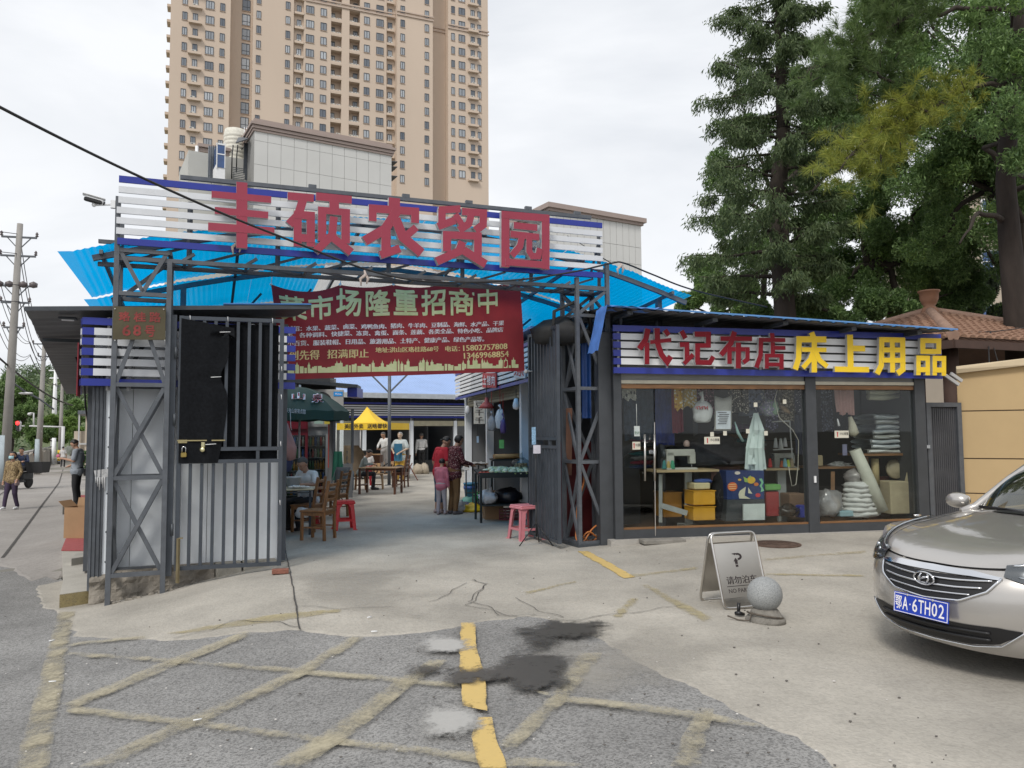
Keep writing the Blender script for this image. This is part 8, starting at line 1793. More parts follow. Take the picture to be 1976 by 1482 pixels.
mb=MB();mb.ball(c+Vector((0,-0.15,5.5*d2/FPX)),(0.1,0.04,0.1),12);mb.build('red_lamp',emat('signal_red',(1.0,0.02,0.02),4.0),t);mb=MB();mb.tube([c+Vector((0.11,0,0)),at(48,822,d2)],0.02,6);mb.build('bracket',m_tl2,t)
d=40.0;t=thing('street_lamp','curved grey street lamp arm reaching over the street','street lamp',tuple(at(76,870,46)));mb=MB();mb.tube([at(104,790,44),at(76,770,43.9),at(50,757,43),at(18,733,41)],0.05,6);mb.build('arm',m_steel,t);mb=MB();mb.ball(at(50,759,42.5),(0.42,0.13,0.07),10);mb.build('lamp_head',m_side,t)
t=thing('roadside_wall','long beige panelled wall with rail along the far side of the street','wall',tuple(gz(18,885)));m_fw=mat('roadside_wall',(0.36,0.33,0.29),0.9,0,0.1,0.5)
fa_,fb_=at(14,884,43),at(104,868,78)
n=9
for k in range(n):
 a=fa_.lerp(fb_,k/n);b=fa_.lerp(fb_,(k+0.94)/n);za,zb_=H(a.x,a.y)-0.1,H(b.x,b.y)-0.1;h0=1.15
 mb=MB();mb.prism([Vector((a.x,a.y,za)),Vector((b.x,b.y,zb_)),Vector((b.x,b.y,zb_+h0+0.2)),Vector((a.x,a.y,za+h0))],(0,0,0),(-0.3,-0.12,0));mb.build('panel',m_fw,t)
mb=MB();mb.tube([fa_+UP*(H(fa_.x,fa_.y)-fa_.z+1.15),fb_+UP*(H(fb_.x,fb_.y)-fb_.z+1.4)],0.08,6);mb.build('rail',m_side,t)
p=at(104,860,66);mb=MB();mb.tube([(p.x,66,H(p.x,66)-0.1),(p.x,66,at(104,845,66).z)],0.16,10);tag(mb.build('bollard',m_white),'white marker post at the far end of the roadside wall','post')
t=thing('guard_house','small beige hut with awning further along the pavement','hut',tuple(gz(155,880)));d=44
def sb(x0,x1,y0,y1,d,dep,m,nm):
 a,b,z1=at(x0,y1,d),at(x1,y1,d),at(x0,y0,d).z;mb=MB();mb.prism([a,b,Vector((b.x,d,z1)),Vector((a.x,d,z1))],(0,0,0),(-dep*0.4,dep*0.8,0));return mb.build(nm,m,t)
sb(141,178,832,900,d,6,m_bei,'wall');sb(150,182,792,799,d-0.4,6,m_steel,'roof');sb(149,152,798,885,d-0.3,0.2,m_side,'post');sb(163,166,798,885,d-0.3,0.2,m_bei,'post');sb(150,170,855,858,d-0.4,0.1,m_side,'railing')
m_leafp=leafmat('pot_leaf',(0.03,0.08,0.02),(0.08,0.17,0.04))
for px,py,lab in((168,918,'potted green shrub on the pavement behind the smoking man'),(166,895,'smaller potted shrub behind the first one')):
 p=atz(px,py,-0.04);t=thing('potted_plant',lab,'plant',tuple(p));mb=MB();mb.lathe([(0.13,0),(0.18,0.28),(0.2,0.28),(0.2,0.32),(0.0,0.3)],c=p,n=14);mb.build('pot',m_black,t);mb=MB()
 for k in range(420):
  d_=Vector(rng.normal(size=3)).normalized()*(rng.random()**0.4);c=p+Vector((d_.x*0.33,d_.y*0.33,0.7+d_.z*0.42));e=Vector(rng.normal(size=3)).normalized()*0.05;f_=e.orthogonal().normalized()*0.03;mb.add([c-e,c+f_,c+e,c-f_],[(0,1,2,3)])
 mb.build('leaves',m_leafp,t);mb=MB();mb.tube([p+UP*0.3,p+UP*0.7],0.02,6);mb.build('stem',m_wood,t)
p=atz(150,1040,ZP);t=carton((p.x,p.y+0.12,ZP+0.02),(0.43,0.36,0.54),R(-4),'tall brown cardboard box with white label and open flaps on the pavement')
mb=MB();mb.box((p.x+0.12,p.y+0.12-0.184,ZP+0.38),(0.10,0.004,0.15),R(-4));mb.build('label',m_white,t,False);mb=MB()
for k in range(5):mb.box((p.x+0.10-(k%2)*0.2,p.y+0.12-0.183+(k%2)*0.014,ZP+0.1+k*0.03),(0.14-0.02*k,0.002,0.008),R(-4))
mb.build('print_line',mat('brown_print',(0.16,0.09,0.05),0.8),t)
# trees
def leafcloud(name,centres,n,size,m,parent,droop=0.0,seed=1,ell=(1,1,1),aspect=0.55,up=0.3,squash=1.0):
 g=np.random.default_rng(seed);C_=np.array(centres);w=C_[:,3]**2.2;idx=g.choice(len(C_),n,p=w/w.sum())
 d=g.normal(size=(n,3));d/=np.linalg.norm(d,axis=1)[:,None];rad=g.random(n)**0.38
 P=C_[idx,:3]+d*(C_[idx,3]*rad)[:,None]*np.array(ell)[None]
 a=g.normal(size=(n,3));a[:,2]=a[:,2]*squash-droop;a/=np.linalg.norm(a,axis=1)[:,None]
 b=np.cross(a,g.normal(size=(n,3))*np.array([0.6,0.6,1.0+up]));b/=np.linalg.norm(b,axis=1)[:,None]+1e-9
 s=size*g.uniform(0.6,1.3,n)[:,None];a*=s;b*=s*aspect
 V=np.empty((n,4,3));V[:,0]=P-a;V[:,1]=P+b*0.5-a*0.1;V[:,2]=P+a;V[:,3]=P-b*0.5-a*0.1
 if parent is not None:I_=np.array(WM[parent.name].inverted());V=V@I_[:3,:3].T+I_[:3,3]
 me=bpy.data.meshes.new(name);me.vertices.add(4*n);me.vertices.foreach_set('co',V.reshape(-1));me.loops.add(4*n);me.loops.foreach_set('vertex_index',np.arange(4*n,dtype=np.int32))
 me.polygons.add(n);me.polygons.foreach_set('loop_start',np.arange(0,4*n,4,dtype=np.int32));me.polygons.foreach_set('loop_total',np.full(n,4,np.int32));me.materials.append(m);me.update(calc_edges=True)
 o=bpy.data.objects.new(name,me);COL.objects.link(o);o.parent=parent;return o
m_bark=mat('dark_bark',(0.045,0.035,0.028),0.95,0,0.3,5,0.8,25,stretch=(1,1,0.25))
L_dark=leafmat('leaf_dark',(0.065,0.125,0.04),(0.165,0.26,0.09));L_mid=leafmat('leaf_mid',(0.11,0.195,0.06),(0.27,0.40,0.14));L_bright=leafmat('leaf_bright',(0.12,0.22,0.05),(0.30,0.43,0.12));L_con=leafmat('conifer_needles',(0.06,0.10,0.04),(0.175,0.235,0.10),0.45)
L_yel=leafmat('pine_yellow',(0.16,0.22,0.04),(0.5,0.5,0.1),0.45);L_pine=leafmat('pine_green',(0.06,0.11,0.03),(0.19,0.27,0.09),0.35);L_grey=leafmat('leaf_grey',(0.07,0.11,0.07),(0.2,0.25,0.17))
def limb(mb,a,b,r0,r1,wob=0.3,n=6,sd=0):
 a,b=Vector(a),Vector(b);L=(b-a).length;pts=[]
 for i in range(n+1):
  f=i/n;p=a.lerp(b,f);k=wob*L*0.12*math.sin(math.pi*f);pts.append(p+Vector((noise.noise((f*3,sd,1)),noise.noise((f*3,sd,5)),0.5*noise.noise((f*3,sd,9))))*k*2)
 mb.tube(pts,[r0+(r1-r0)*i/n for i in range(n+1)],8);return pts
def broad_tree(name,label,px,Y,blobs,m,trunk=None,n=26000,size=0.085,seed=1,zbase=0.0,groups=None,tr=0.22,lean=0.0):
 b=at(px,700,Y);base=Vector((b.x,Y,zbase));t=thing(name,label,'tree',tuple(base));k=Y/FPX;cs=[]
 g=random.Random(seed)
 for(x,y,r,dy)in blobs:
  c=at(x,y,Y+dy);rr=r*(Y+dy)/FPX;nsub=9
  for j in range(nsub):
   v=Vector((g.gauss(0,1),g.gauss(0,1),g.gauss(0,1))).normalized()*rr*(0.25+0.65*g.random());cs.append((c.x+v.x,c.y+v.y,c.z+v.z*0.85,rr*g.uniform(0.28,0.5)))
 if groups:
  for(mm,frac,sd)in groups:
   gg=random.Random(sd);sub=[c for c in cs if gg.random()<frac]or cs[:3];leafcloud('crown',sub,int(n*frac),size,mm,t,seed=sd)
 leafcloud('crown',cs,n,size,m,t,seed=seed)
 mb=MB();topc=trunk or[(px,700),(px,300)];pts=[base]+[at(x,y,Y)for x,y in topc];
 for i in range(len(pts)-1):limb(mb,pts[i],pts[i+1],tr*(1-0.35*i),tr*(1-0.35*(i+1)),0.2,5,seed+i)
 mb.build('trunk',m_bark,t)
 mb=MB();
 for j,(x,y,r,dy)in enumerate(blobs):
  c=at(x,y,Y+dy);q=pts[-1].lerp(pts[max(0,len(pts)-2)],0.2+0.6*((j*37)%10)/10);limb(mb,q,c,tr*0.4,0.02,0.8,7,seed+j*3)
 mb.build('limbs',m_bark,t);return t
def conifer(px,Y,ytop,spread,label,seed=3):
 tp=at(px-22,ytop,Y);bs=at(px+8,720,Y);base=Vector((at(1530,700,Y).x,Y,0));t=thing('dawn_redwood',label,'tree',tuple(base));g=random.Random(seed)
 mid=at(1512,250,Y);mb=MB();tpts=limb(mb,base,at(1500,380,Y),0.34,0.24,0.05,5,1);limb(mb,at(1500,380,Y),mid,0.24,0.18,0.1,5,2);limb(mb,mid,tp,0.18,0.05,0.15,6,3);mb.build('trunk',m_bark,t)
 P_,Q_=[],[];mb=MB()
 def axis(z):
  for a,b in((base,at(1500,380,Y)),(at(1500,380,Y),mid),(mid,tp)):
   if z<=b.z:return a.lerp(b,(z-a.z)/(b.z-a.z))
  return tp
 nb=84
 for i in range(nb):
  py=575-(575-ytop)*(i/nb)**0.95;z=at(1505,py,Y).z
  prof=np.interp(py,[-160,-60,0,60,120,200,230,300,380,440,500,560,600],[20,70,115,130,140,150,165,165,175,190,175,150,110])
  R_=prof*Y/FPX*g.uniform(0.72,1.08);an=i*2.39996+g.uniform(-0.3,0.3);d=Vector((math.cos(an),math.sin(an),0));a=axis(z)
  if d.x>0.3:R_*=0.75
  e=a+d*R_+UP*(0.10*R_-0.12*R_*g.random());bp=limb(mb,a,e,0.05*(1-i/nb)+0.015,0.008,0.5,6,i)
  side=Vector((-d.y,d.x,0))
  for j in range(26):
   f=0.18+0.82*g.random()**0.8;q=a.lerp(e,f);ln=R_*0.32*(1.05-0.55*f)*g.uniform(0.5,1.1);s=g.choice((-1,1));dd=(side*s+d*0.7-UP*g.uniform(0.15,0.7)).normalized()
   for kk in range(12):
    ff=g.random();c=q+dd*ln*ff-UP*(0.18*ff*ff*ln*2);P_.append((c.x,c.y,c.z));v=(dd*0.5+Vector((g.gauss(0,0.5),g.gauss(0,0.5),-0.75-0.4*g.random()))).normalized();Q_.append((v.x,v.y,v.z))
 mb.build('boughs',m_bark,t)
 P=np.array(P_);A=np.array(Q_);n=len(P);rg=np.random.default_rng(seed);rep=4
 P=np.repeat(P,rep,0)+rg.normal(size=(n*rep,3))*0.075;A=np.repeat(A,rep,0)+rg.normal(size=(n*rep,3))*0.3;A/=np.linalg.norm(A,axis=1)[:,None];n*=rep
 B_=np.cross(A,rg.normal(size=(n,3)));B_/=np.linalg.norm(B_,axis=1)[:,None];s=rg.uniform(0.08,0.17,n)[:,None]
 V=np.empty((n,4,3));V[:,0]=P;V[:,1]=P+A*s*0.5+B_*0.016;V[:,2]=P+A*s;V[:,3]=P+A*s*0.5-B_*0.016
 I_=np.array(WM[t.name].inverted());V=V@I_[:3,:3].T+I_[:3,3]
 me=bpy.data.meshes.new('foliage');me.vertices.add(4*n);me.vertices.foreach_set('co',V.reshape(-1));me.loops.add(4*n);me.loops.foreach_set('vertex_index',np.arange(4*n,dtype=np.int32));me.polygons.add(n);me.polygons.foreach_set('loop_start',np.arange(0,4*n,4,dtype=np.int32));me.polygons.foreach_set('loop_total',np.full(n,4,np.int32));me.materials.append(L_con);me.update(calc_edges=True)
 o=bpy.data.objects.new('foliage',me);COL.objects.link(o);o.parent=t
conifer(1520,19.5,-170,1.0,'tall dark dawn redwood with drooping feathery boughs behind the shop')
broad_tree('camphor_tree','large leafy camphor tree filling the upper right corner',1990,18.5,[(1790,60,110,0),(1870,150,130,-1),(1780,200,95,1),(1940,60,130,0),(1900,280,120,0),(1760,-60,120,0),(1960,200,120,1),(1720,120,60,0),(1850,-120,140,1),(2060,120,160,0),(2080,300,150,1),(1830,330,80,1),(2200,0,190,1),(1700,20,80,1),(1960,340,90,0),(1700,330,70,1),(1860,380,70,1),(1740,280,70,1),(1660,200,60,2),(1800,470,70,1),(1860,310,80,0),(1790,340,80,0),(1900,430,60,0),(1840,240,80,-1),(1950,100,90,-4.2),(1930,230,70,-4.2),(1890,40,80,-4.2),(1965,310,50,-4),(1960,-30,90,-4.2)],L_mid,[(1985,560),(1975,430),(1900,270)],150000,0.06,11,groups=[(L_dark,0.45,12),(L_bright,0.16,13)])
broad_tree('camphor_tree','broad leafy tree in the middle of the grove with crooked dark limbs',1690,22.0,[(1650,420,75,0),(1720,470,80,0),(1790,440,80,1),(1700,540,70,0),(1640,510,60,1),(1850,500,85,0),(1600,560,70,1),(1760,560,80,1),(1700,380,60,0),(1800,380,70,0)],L_mid,[(1745,640),(1720,520),(1660,500)],60000,0.062,21,groups=[(L_dark,0.5,22),(L_bright,0.14,23)],tr=0.26)
broad_tree('camphor_tree','dark leafy tree behind the dawn redwood',1450,26.0,[(1440,250,50,0),(1400,330,48,0),(1410,420,52,0),(1450,500,65,0),(1560,320,66,1),(1600,420,66,0),(1560,500,70,1),(1380,520,52,0),(1620,260,56,0),(1560,220,55,1),(1640,180,60,1),(1690,260,56,1)],L_mid,[(1470,640),(1480,480),(1500,350)],60000,0.075,31,groups=[(L_dark,0.6,32)])
broad_tree('round_bush_tree','low rounded tree just right of the blue canopy',1380,24.0,[(1370,560,42,0),(1330,585,32,0),(1420,560,42,1),(1460,590,36,0),(1400,600,34,-1)],L_mid,[(1385,640),(1385,590)],26000,0.07,41,groups=[(L_bright,0.35,42),(L_dark,0.4,43)],tr=0.12)
broad_tree('hedge_tree','dense low tree behind the pavilion roof',1640,20.0,[(1560,590,45,0),(1620,600,46,0),(1690,590,46,0),(1740,600,40,0),(1660,640,30,0),(1540,620,30,0),(1850,560,60,2),(1500,610,40,1)],L_dark,[(1640,660),(1640,600)],42000,0.065,51,groups=[(L_mid,0.6,52),(L_bright,0.12,53)],tr=0.15)
broad_tree('grey_leaved_tree','grey green tree in front of the beige house',1900,23.0,[(1890,600,42,0),(1920,540,36,0),(1880,560,30,0),(1930,610,40,0),(1990,560,60,1)],L_grey,[(1910,680),(1905,600)],22000,0.07,61,groups=[(L_mid,0.35,62)],tr=0.1)
broad_tree('camphor_tree','leafy tree at the right edge behind the thick trunk',2020,20.5,[(1960,420,60,0),(2010,500,80,0),(1930,450,40,0),(2040,380,90,0),(1850,430,46,0)],L_dark,[(2030,640),(2030,480)],24000,0.065,71,groups=[(L_mid,0.5,72)])
t=thing('thick_trunk_pine','thick dark furrowed trunk at the right edge with limbs into the crown','tree',tuple(at(1960,700,15.5).xy)+(0,))
b0=at(1968,700,15.5);b0.z=0;mb=MB();mb.tube([b0,at(1962,620,15.5),at(1950,480,15.5),at(1940,350,15.5),at(1948,220,15.4),at(1966,60,15.2),at(1950,-100,15.1),at(1930,-260,15)],[0.26,0.23,0.21,0.18,0.16,0.13,0.11,0.08],14);mb.build('trunk',mat('pine_bark',(0.03,0.022,0.018),0.95,0,0.4,4,1.0,12,stretch=(1,1,0.3)),t)
mb=MB();limb(mb,at(1945,425,15.5),at(1888,410,15),0.07,0.04,0.6,6,8);limb(mb,at(1888,410,15),at(1852,470,14.8),0.04,0.015,0.5,6,9)
nb_=[((1950,160),(1860,170),(1790,215),(1720,190)),((1860,170),(1800,190),(1700,150),(1640,110)),((1790,215),(1730,240),(1680,280),(1600,320)),((1950,20),(1780,20),(1700,60),(1620,90)),((1740,60),(1760,0),(1740,-40),(1700,-30)),((1700,60),(1660,100),(1600,120),(1540,150)),((1730,240),(1690,250),(1650,290),(1620,330))]
tips=[]
for k,br in enumerate(nb_):
 P=[at(x,y,14.6-0.35*i-0.1*k)for i,(x,y)in enumerate(br)]
 for i in range(3):limb(mb,P[i],P[i+1],0.05-0.012*i,0.038-0.012*i,0.6,5,k*5+i)
 for i in range(3):
  for j in range(9):q=P[i].lerp(P[i+1],j/9)if i else P[1].lerp(P[2],j/9);tips.append((q+Vector((rng.normal()*0.25,rng.normal()*0.25,rng.normal()*0.18-0.05)),k))
for q,k in tips:mb.tube([q,q+Vector((rng.normal()*0.1,rng.normal()*0.1,-0.1))],0.008,4)
mb.build('branches',m_bark,t)['kind']='stuff'
def tufts(name,pts,m,n=70,L=0.2):
 V=[];g=np.random.default_rng(5)
 for q in pts:
  ax=g.normal(size=3)*0.5+np.array([-0.5,-0.3,0.3]);ax/=np.linalg.norm(ax);d=g.normal(size=(n,3))*0.62+ax;d/=np.linalg.norm(d,axis=1)[:,None];w=np.cross(d,g.normal(size=(n,3)));w/=np.linalg.norm(w,axis=1)[:,None];l=g.uniform(0.6,1.1,n)[:,None]*L;o=np.array(q)+ax*g.uniform(-0.08,0.08,n)[:,None]
  q4=np.stack([o-w*0.0035,o+w*0.0035,o+d*l+w*0.0015-np.array([0,0,0.02]),o+d*l-w*0.0015-np.array([0,0,0.02])],1);V.append(q4)
 V=np.concatenate(V);nn=len(V);I_=np.array(WM[t.name].inverted());V=V@I_[:3,:3].T+I_[:3,3];me=bpy.data.meshes.new(name);me.vertices.add(4*nn);me.vertices.foreach_set('co',V.reshape(-1));me.loops.add(4*nn);me.loops.foreach_set('vertex_index',np.arange(4*nn,dtype=np.int32));me.polygons.add(nn);me.polygons.foreach_set('loop_start',np.arange(0,4*nn,4,dtype=np.int32));me.polygons.foreach_set('loop_total',np.full(nn,4,np.int32));me.materials.append(m);me.update(calc_edges=True)
 o=bpy.data.objects.new(name,me);COL.objects.link(o);o.parent=t;o['kind']='stuff'
ty=[q+Vector(rng.normal(size=3))*0.16 for q,k in tips if k in(0,2,6)for _ in range(3)];tg=[q+Vector(rng.normal(size=3))*0.2 for q,k in tips if k in(1,3,4,5)for _ in range(4)]
tufts('needles',ty,L_yel,80,0.2);tufts('needles',tg,L_pine,90,0.2)
m_hill=leafmat('hill_green',(0.06,0.11,0.045),(0.16,0.22,0.11),0.1)
def hillz(x,y):
 return-1.4+17*math.exp(-((x+115)/60)**2-((y-190)/50)**2)+9*math.exp(-((x+60)/38)**2-((y-165)/35)**2)
mb=MB();mb.grid(lambda a,b:Vector((-230+230*a,95+160*b,hillz(-230+230*a,95+160*b))),50,36);struct(mb.build('hill',mat('hill_ground',(0.12,0.15,0.07),0.95,0,0.3,0.05)))
cs=[]
for k in range(420):
 x,y=rng.uniform(-200,-20),rng.uniform(100,200);cs.append((x,y,hillz(x,y)+1.0,rng.uniform(1.2,3.0)))
o=leafcloud('hillside_wood',cs,60000,0.5,m_hill,None,seed=81);tag(o,'pale green wooded hillside at the end of the street','wood',kind='stuff')
broad_tree('street_tree','large dark tree behind the near utility pole at the left edge',22,68.0,[(20,740,28,0),(45,760,26,0),(5,780,30,0),(40,800,30,0),(70,790,22,0),(85,830,20,0),(-30,760,40,0),(20,830,26,0),(60,840,22,0),(-40,820,40,2)],L_mid,[(22,850),(22,800)],36000,0.24,91,zbase=-0.8,groups=[(L_dark,0.6,92)],tr=0.35)
broad_tree('street_tree','bright green tree between the middle poles of the street',100,74.0,[(92,820,17,0),(110,812,17,0),(130,815,18,0),(140,835,16,0),(80,840,16,0),(115,840,17,0),(72,852,12,0)],L_bright,[(104,862),(104,835)],16000,0.22,95,zbase=-0.9,tr=0.2)
broad_tree('street_tree','small dark tree on the ridge right of the mast',140,95.0,[(142,780,16,0),(160,800,18,0),(130,800,14,0),(180,790,22,2)],L_mid,[(150,850),(150,810)],9000,0.3,97,zbase=-1.2,tr=0.2)
# people
SK=mat('skin',(0.42,0.24,0.16),0.55,0,0.06,5);HB=mat('black_hair',(0.012,0.01,0.009),0.5);HG=mat('grey_hair',(0.10,0.095,0.09),0.95)
def cap_d(P,a,b,ra,rb):
 ab=b-a;L2=max(1e-9,ab@ab);t=np.clip(((P-a)@ab)/L2,0,1);return np.linalg.norm(P-(a+t[:,None]*ab),axis=1)-(ra+(rb-ra)*t)
def person(label,loc,rz,h,mats,J=None,lean=0.0,head=(0,0),hair=HB,hairlen=0.0,sleeve='short',vox=0.011,legs='long',female=False,bulk=1.0,hem=0.0,face=True,statue=False,bald=False,tilt=0.0):
 s=h/1.70;t=thing('person' if not statue else 'statue',label,'person' if not statue else 'statue',tuple(loc),rz)
 j=dict(pel=(0,0,.95),wai=(0,0,1.12),che=(0,.0,1.30),nec=(0,-.01,1.43),shR=(.175,-.01,1.385),elR=(.225,-.03,1.12),wrR=(.225,.05,.88),shL=(-.175,-.01,1.385),elL=(-.225,-.03,1.12),wrL=(-.225,.05,.88),hiR=(.085,0,.90),knR=(.095,.02,.49),anR=(.10,-.02,.09),hiL=(-.085,0,.90),knL=(-.095,.02,.49),anL=(-.10,-.02,.09))
 if female:j.update(shR=(.16,-.01,1.385),shL=(-.16,-.01,1.385))
 j.update(J or{});V3={k:np.array(v,float)for k,v in j.items()}
 pz=V3['pel'];cl,sl=math.cos(lean),math.sin(lean)
 def ln(p):d=p-pz;return pz+np.array([d[0]+tilt*d[2],d[1]*cl+d[2]*sl,d[2]*cl-d[1]*sl])
 J0=set(J or{})
 for k in('wai','che','nec','shR','shL'):V3[k]=ln(V3[k])
 for k in('elR','elL','wrR','wrL'):
  if k not in J0:V3[k]=V3[k]+(V3['sh'+k[2]]-np.array(j['sh'+k[2]]))
 up=V3['nec']-V3['che'];up/=np.linalg.norm(up);hp,hy=head;f=np.array([math.sin(hy)*math.cos(hp),math.cos(hy)*math.cos(hp),-math.sin(hp)])
 hu=up*0.6+np.array([0,0,.4]);hu/=np.linalg.norm(hu);hu=hu-f*(hu@f);hu/=np.linalg.norm(hu);hr=np.cross(f,hu);hc=V3['nec']+up*.03+hu*.135+f*0.03
 prim=[]
 def c(a,b,ra,rb,reg):prim.append((np.array(a),np.array(b),ra*(bulk if reg in('top','bot')else 1),rb*(bulk if reg in('top','bot')else 1),reg))
 x_=np.array([1.0,0,0])
 for o in(-.06,.06):c(V3['pel']+x_*o,V3['wai']+x_*o*.8,.105,.098,'bot' if hem==0 else 'top');c(V3['wai']+x_*o*.8,V3['che']+x_*o,.10,.108,'top')
 c(V3['pel']-np.array([.05,0,.02]),V3['pel']+np.array([.05,0,-.02]),.115,.115,'bot');c(V3['wai']-[.05,0,.08],V3['wai']+[.05,0,-.08],.108,.108,'top')
 c(V3['che'],V3['nec']-up*.03,.10,.06,'top');c(V3['shR'],V3['shL'],.062,.062,'top')
 if hem:c(V3['pel']-[.05,0,hem*.5],V3['pel']+[.05,0,-hem*.5],.13,.13,'top')
 c(V3['nec']-up*.03,hc-hu*.06,.053,.05,'skin')
 for e in 'RL':
  c(V3['sh'+e],V3['el'+e],.055,.043,'top');m=(V3['el'+e]+V3['wr'+e])/2
  if sleeve=='short':q=V3['sh'+e]*.25+V3['el'+e]*.75;prim[-1]=(V3['sh'+e],q,.06*bulk,.058*bulk,'top');c(q,V3['el'+e],.043,.04,'skin');c(V3['el'+e],V3['wr'+e],.038,.026,'skin')
  else:c(V3['el'+e],V3['wr'+e],.043,.034,'top')
  d=V3['wr'+e]-V3['el'+e];d/=np.linalg.norm(d);cu_=np.array([0,.35,-.6]);d2=d*.8+cu_*.2;d2/=np.linalg.norm(d2);sd_=np.cross(d2,[0,1,.2]);sd_=sd_/(np.linalg.norm(sd_)+1e-9);w=V3['wr'+e]
  c(w,w+d2*.075,.026,.032,'skin');k=w+d2*.085
  for i,(o,L)in enumerate(((-.027,.062),(-.009,.075),(.009,.07),(.027,.055))):a0=k+sd_*o;a1=a0+d2*L*.55+cu_*.0;a2=a1+(d2*.6+cu_*.5)*L*.5;c(a0,a1,.0095,.009,'skin');c(a1,a2,.009,.008,'skin')
  th=w+d2*.03;c(th,th+d2*.045+np.array([0,.035,0]),.012,.010,'skin')
  c(V3['hi'+e],V3['kn'+e],.088,.062,'bot');lower='bot' if legs=='long' else 'skin'
  if legs=='capri':q=V3['kn'+e]*.5+V3['an'+e]*.5;c(V3['kn'+e],q,.062,.058,'bot');c(q,V3['an'+e],.045,.034,'skin')
  else:c(V3['kn'+e],V3['an'+e]+[0,0,.02],.060 if lower=='bot' else .05,.048 if lower=='bot' else .034,lower)
  dk=V3['an'+e]-V3['kn'+e];fd=np.array([0,1.0,0]);c(V3['an'+e]+[0,-.03,-.045],V3['an'+e]+fd*.10+[0,0,-.05],.042,.036,'shoe');c(V3['an'+e]+fd*.08+[0,0,-.052],V3['an'+e]+fd*.16+[0,0,-.056],.038,.028,'shoe');c(V3['an'+e],V3['an'+e]-[0,0,.03],.038,.045,'shoe')
 hs=1.0
 c(hc+hu*.02-f*.015,hc+hu*.03+f*.01,.088*hs,.084*hs,'skin');c(hc-hu*.03+f*.025,hc-hu*.065+f*.045,.066,.045,'skin');c(hc-hu*.005+f*.085,hc-hu*.028+f*.104,.009,.014,'skin')
 for e in(-1,1):c(hc+hr*.084*e+hu*.01,hc+hr*.088*e-hu*.025,.014,.01,'skin');c(hc+hr*.028*e+f*.068-hu*.03,hc+hr*.03*e+f*.07-hu*.04,.018,.018,'skin')
 mb=MB()
 for a,b,ra,rb,reg in prim:
  n=10 if max(ra,rb)<.02 else 16;d=b-a;L=np.linalg.norm(d)
  if L<1e-5:mb.ball(a,ra,12);continue
  d=Vector(d/L);pts,rr=[],[]
  for q in(-90,-55,-25):pts.append(Vector(a)+d*(ra*math.sin(R(q))));rr.append(max(ra*math.cos(R(q)),ra*.03))
  pts.append(Vector(a));rr.append(ra);pts.append(Vector(b));rr.append(rb)
  for q in(25,55,90):pts.append(Vector(b)+d*(rb*math.sin(R(q))));rr.append(max(rb*math.cos(R(q)),rb*.03))
  mb.tube(pts,rr,n)
 me=mb.mesh('b',[SK]);o=bpy.data.objects.new('tmp',me);COL.objects.link(o);r_=o.modifiers.new('r','REMESH');r_.mode='VOXEL';r_.voxel_size=vox/s;sm=o.modifiers.new('s','SMOOTH');sm.factor=.5;sm.iterations=3
 dg=bpy.context.evaluated_depsgraph_get();dg.update();m2=bpy.data.meshes.new_from_object(o.evaluated_get(dg));bpy.data.objects.remove(o);bpy.data.meshes.remove(me)
 regs=['skin','top','bot','shoe'];n=len(m2.vertices);P=np.empty(n*3);m2.vertices.foreach_get('co',P);P=P.reshape(-1,3);best=np.full(n,9.);reg=np.zeros(n,int)
 for a,b,ra,rb,rg_ in prim:
  d=cap_d(P,a,b,ra,rb);k=d<best;best[k]=d[k];reg[k]=regs.index(rg_)
 g=np.array([noise.noise((p[0]*9,p[1]*9,p[2]*5))for p in P]);fold=np.where((reg==1)|(reg==2),.009*g,0);nr=np.empty(n*3);m2.vertices.foreach_get('normal',nr);P=P+nr.reshape(-1,3)*fold[:,None]
 m2.vertices.foreach_set('co',(P*s).reshape(-1));m2.materials.clear();[m2.materials.append(q)for q in(mats.get('skin',SK),mats['top'],mats['bot'],mats.get('shoe',m_black))]
 vi=np.empty(len(m2.polygons),int);
 for i,p in enumerate(m2.polygons):vi[i]=reg[p.vertices[0]]
 m2.polygons.foreach_set('material_index',vi);m2.polygons.foreach_set('use_smooth',np.ones(len(vi),bool));m2.update();m2.name='body'
 o=bpy.data.objects.new('body',m2);COL.objects.link(o);o.parent=t
 F,U_,X_=Vector(f),Vector(hu),Vector(hr);C0_=Vector(hc)*s;M=Matrix((X_,F,U_)).transposed().to_4x4()
 if not bald:
  def hr_(a,b):
   th=math.pi*b;an=2*math.pi*a;dx,dy,dz=math.sin(th)*math.cos(an),math.sin(th)*math.sin(an),math.cos(th);fr=max(0,dy);low=max(0,-dz);k=1.0+.04*noise.noise((dx*6,dy*6,dz*6))
   if dz<.42 and dy>.12:k*=max(.6,1-.5*(dy-.12)*2)
   zz=dz*(.108 if dz>0 else .05+hairlen);return tuple(C0_+M.to_3x3()@(Vector((dx*.099*k,-.012+dy*.101*k,.026+zz))*s))
  mb=MB();mb.grid(hr_,20,12);mb.build('hair',hair,t,True)
 if face:
  mb=MB()
  for e in(-1,1):mb.ball(C0_+M.to_3x3()@Vector((e*.03,.083,.008))*s,(.011*s,.006*s,.005*s),6,0,M);mb.ball(C0_+M.to_3x3()@Vector((e*.032,.087,.028))*s,(.017*s,.004*s,.004*s),6,0,M)
  mb.build('eyes',HB,t,True);mb=MB();mb.ball(C0_+M.to_3x3()@Vector((0,.095,-.052))*s,(.02*s,.005*s,.006*s),6,0,M);mb.build('mouth',mat('lips',(0.25,0.07,0.06),0.6),t,True)
 return t,lambda x,y,z:C0_+M.to_3x3()@Vector((x,y,z))*s,M,s
def clo(n,c,**k):return mat(n,c,0.9,0,k.pop('var',0.12),7,0.2,60,**k)
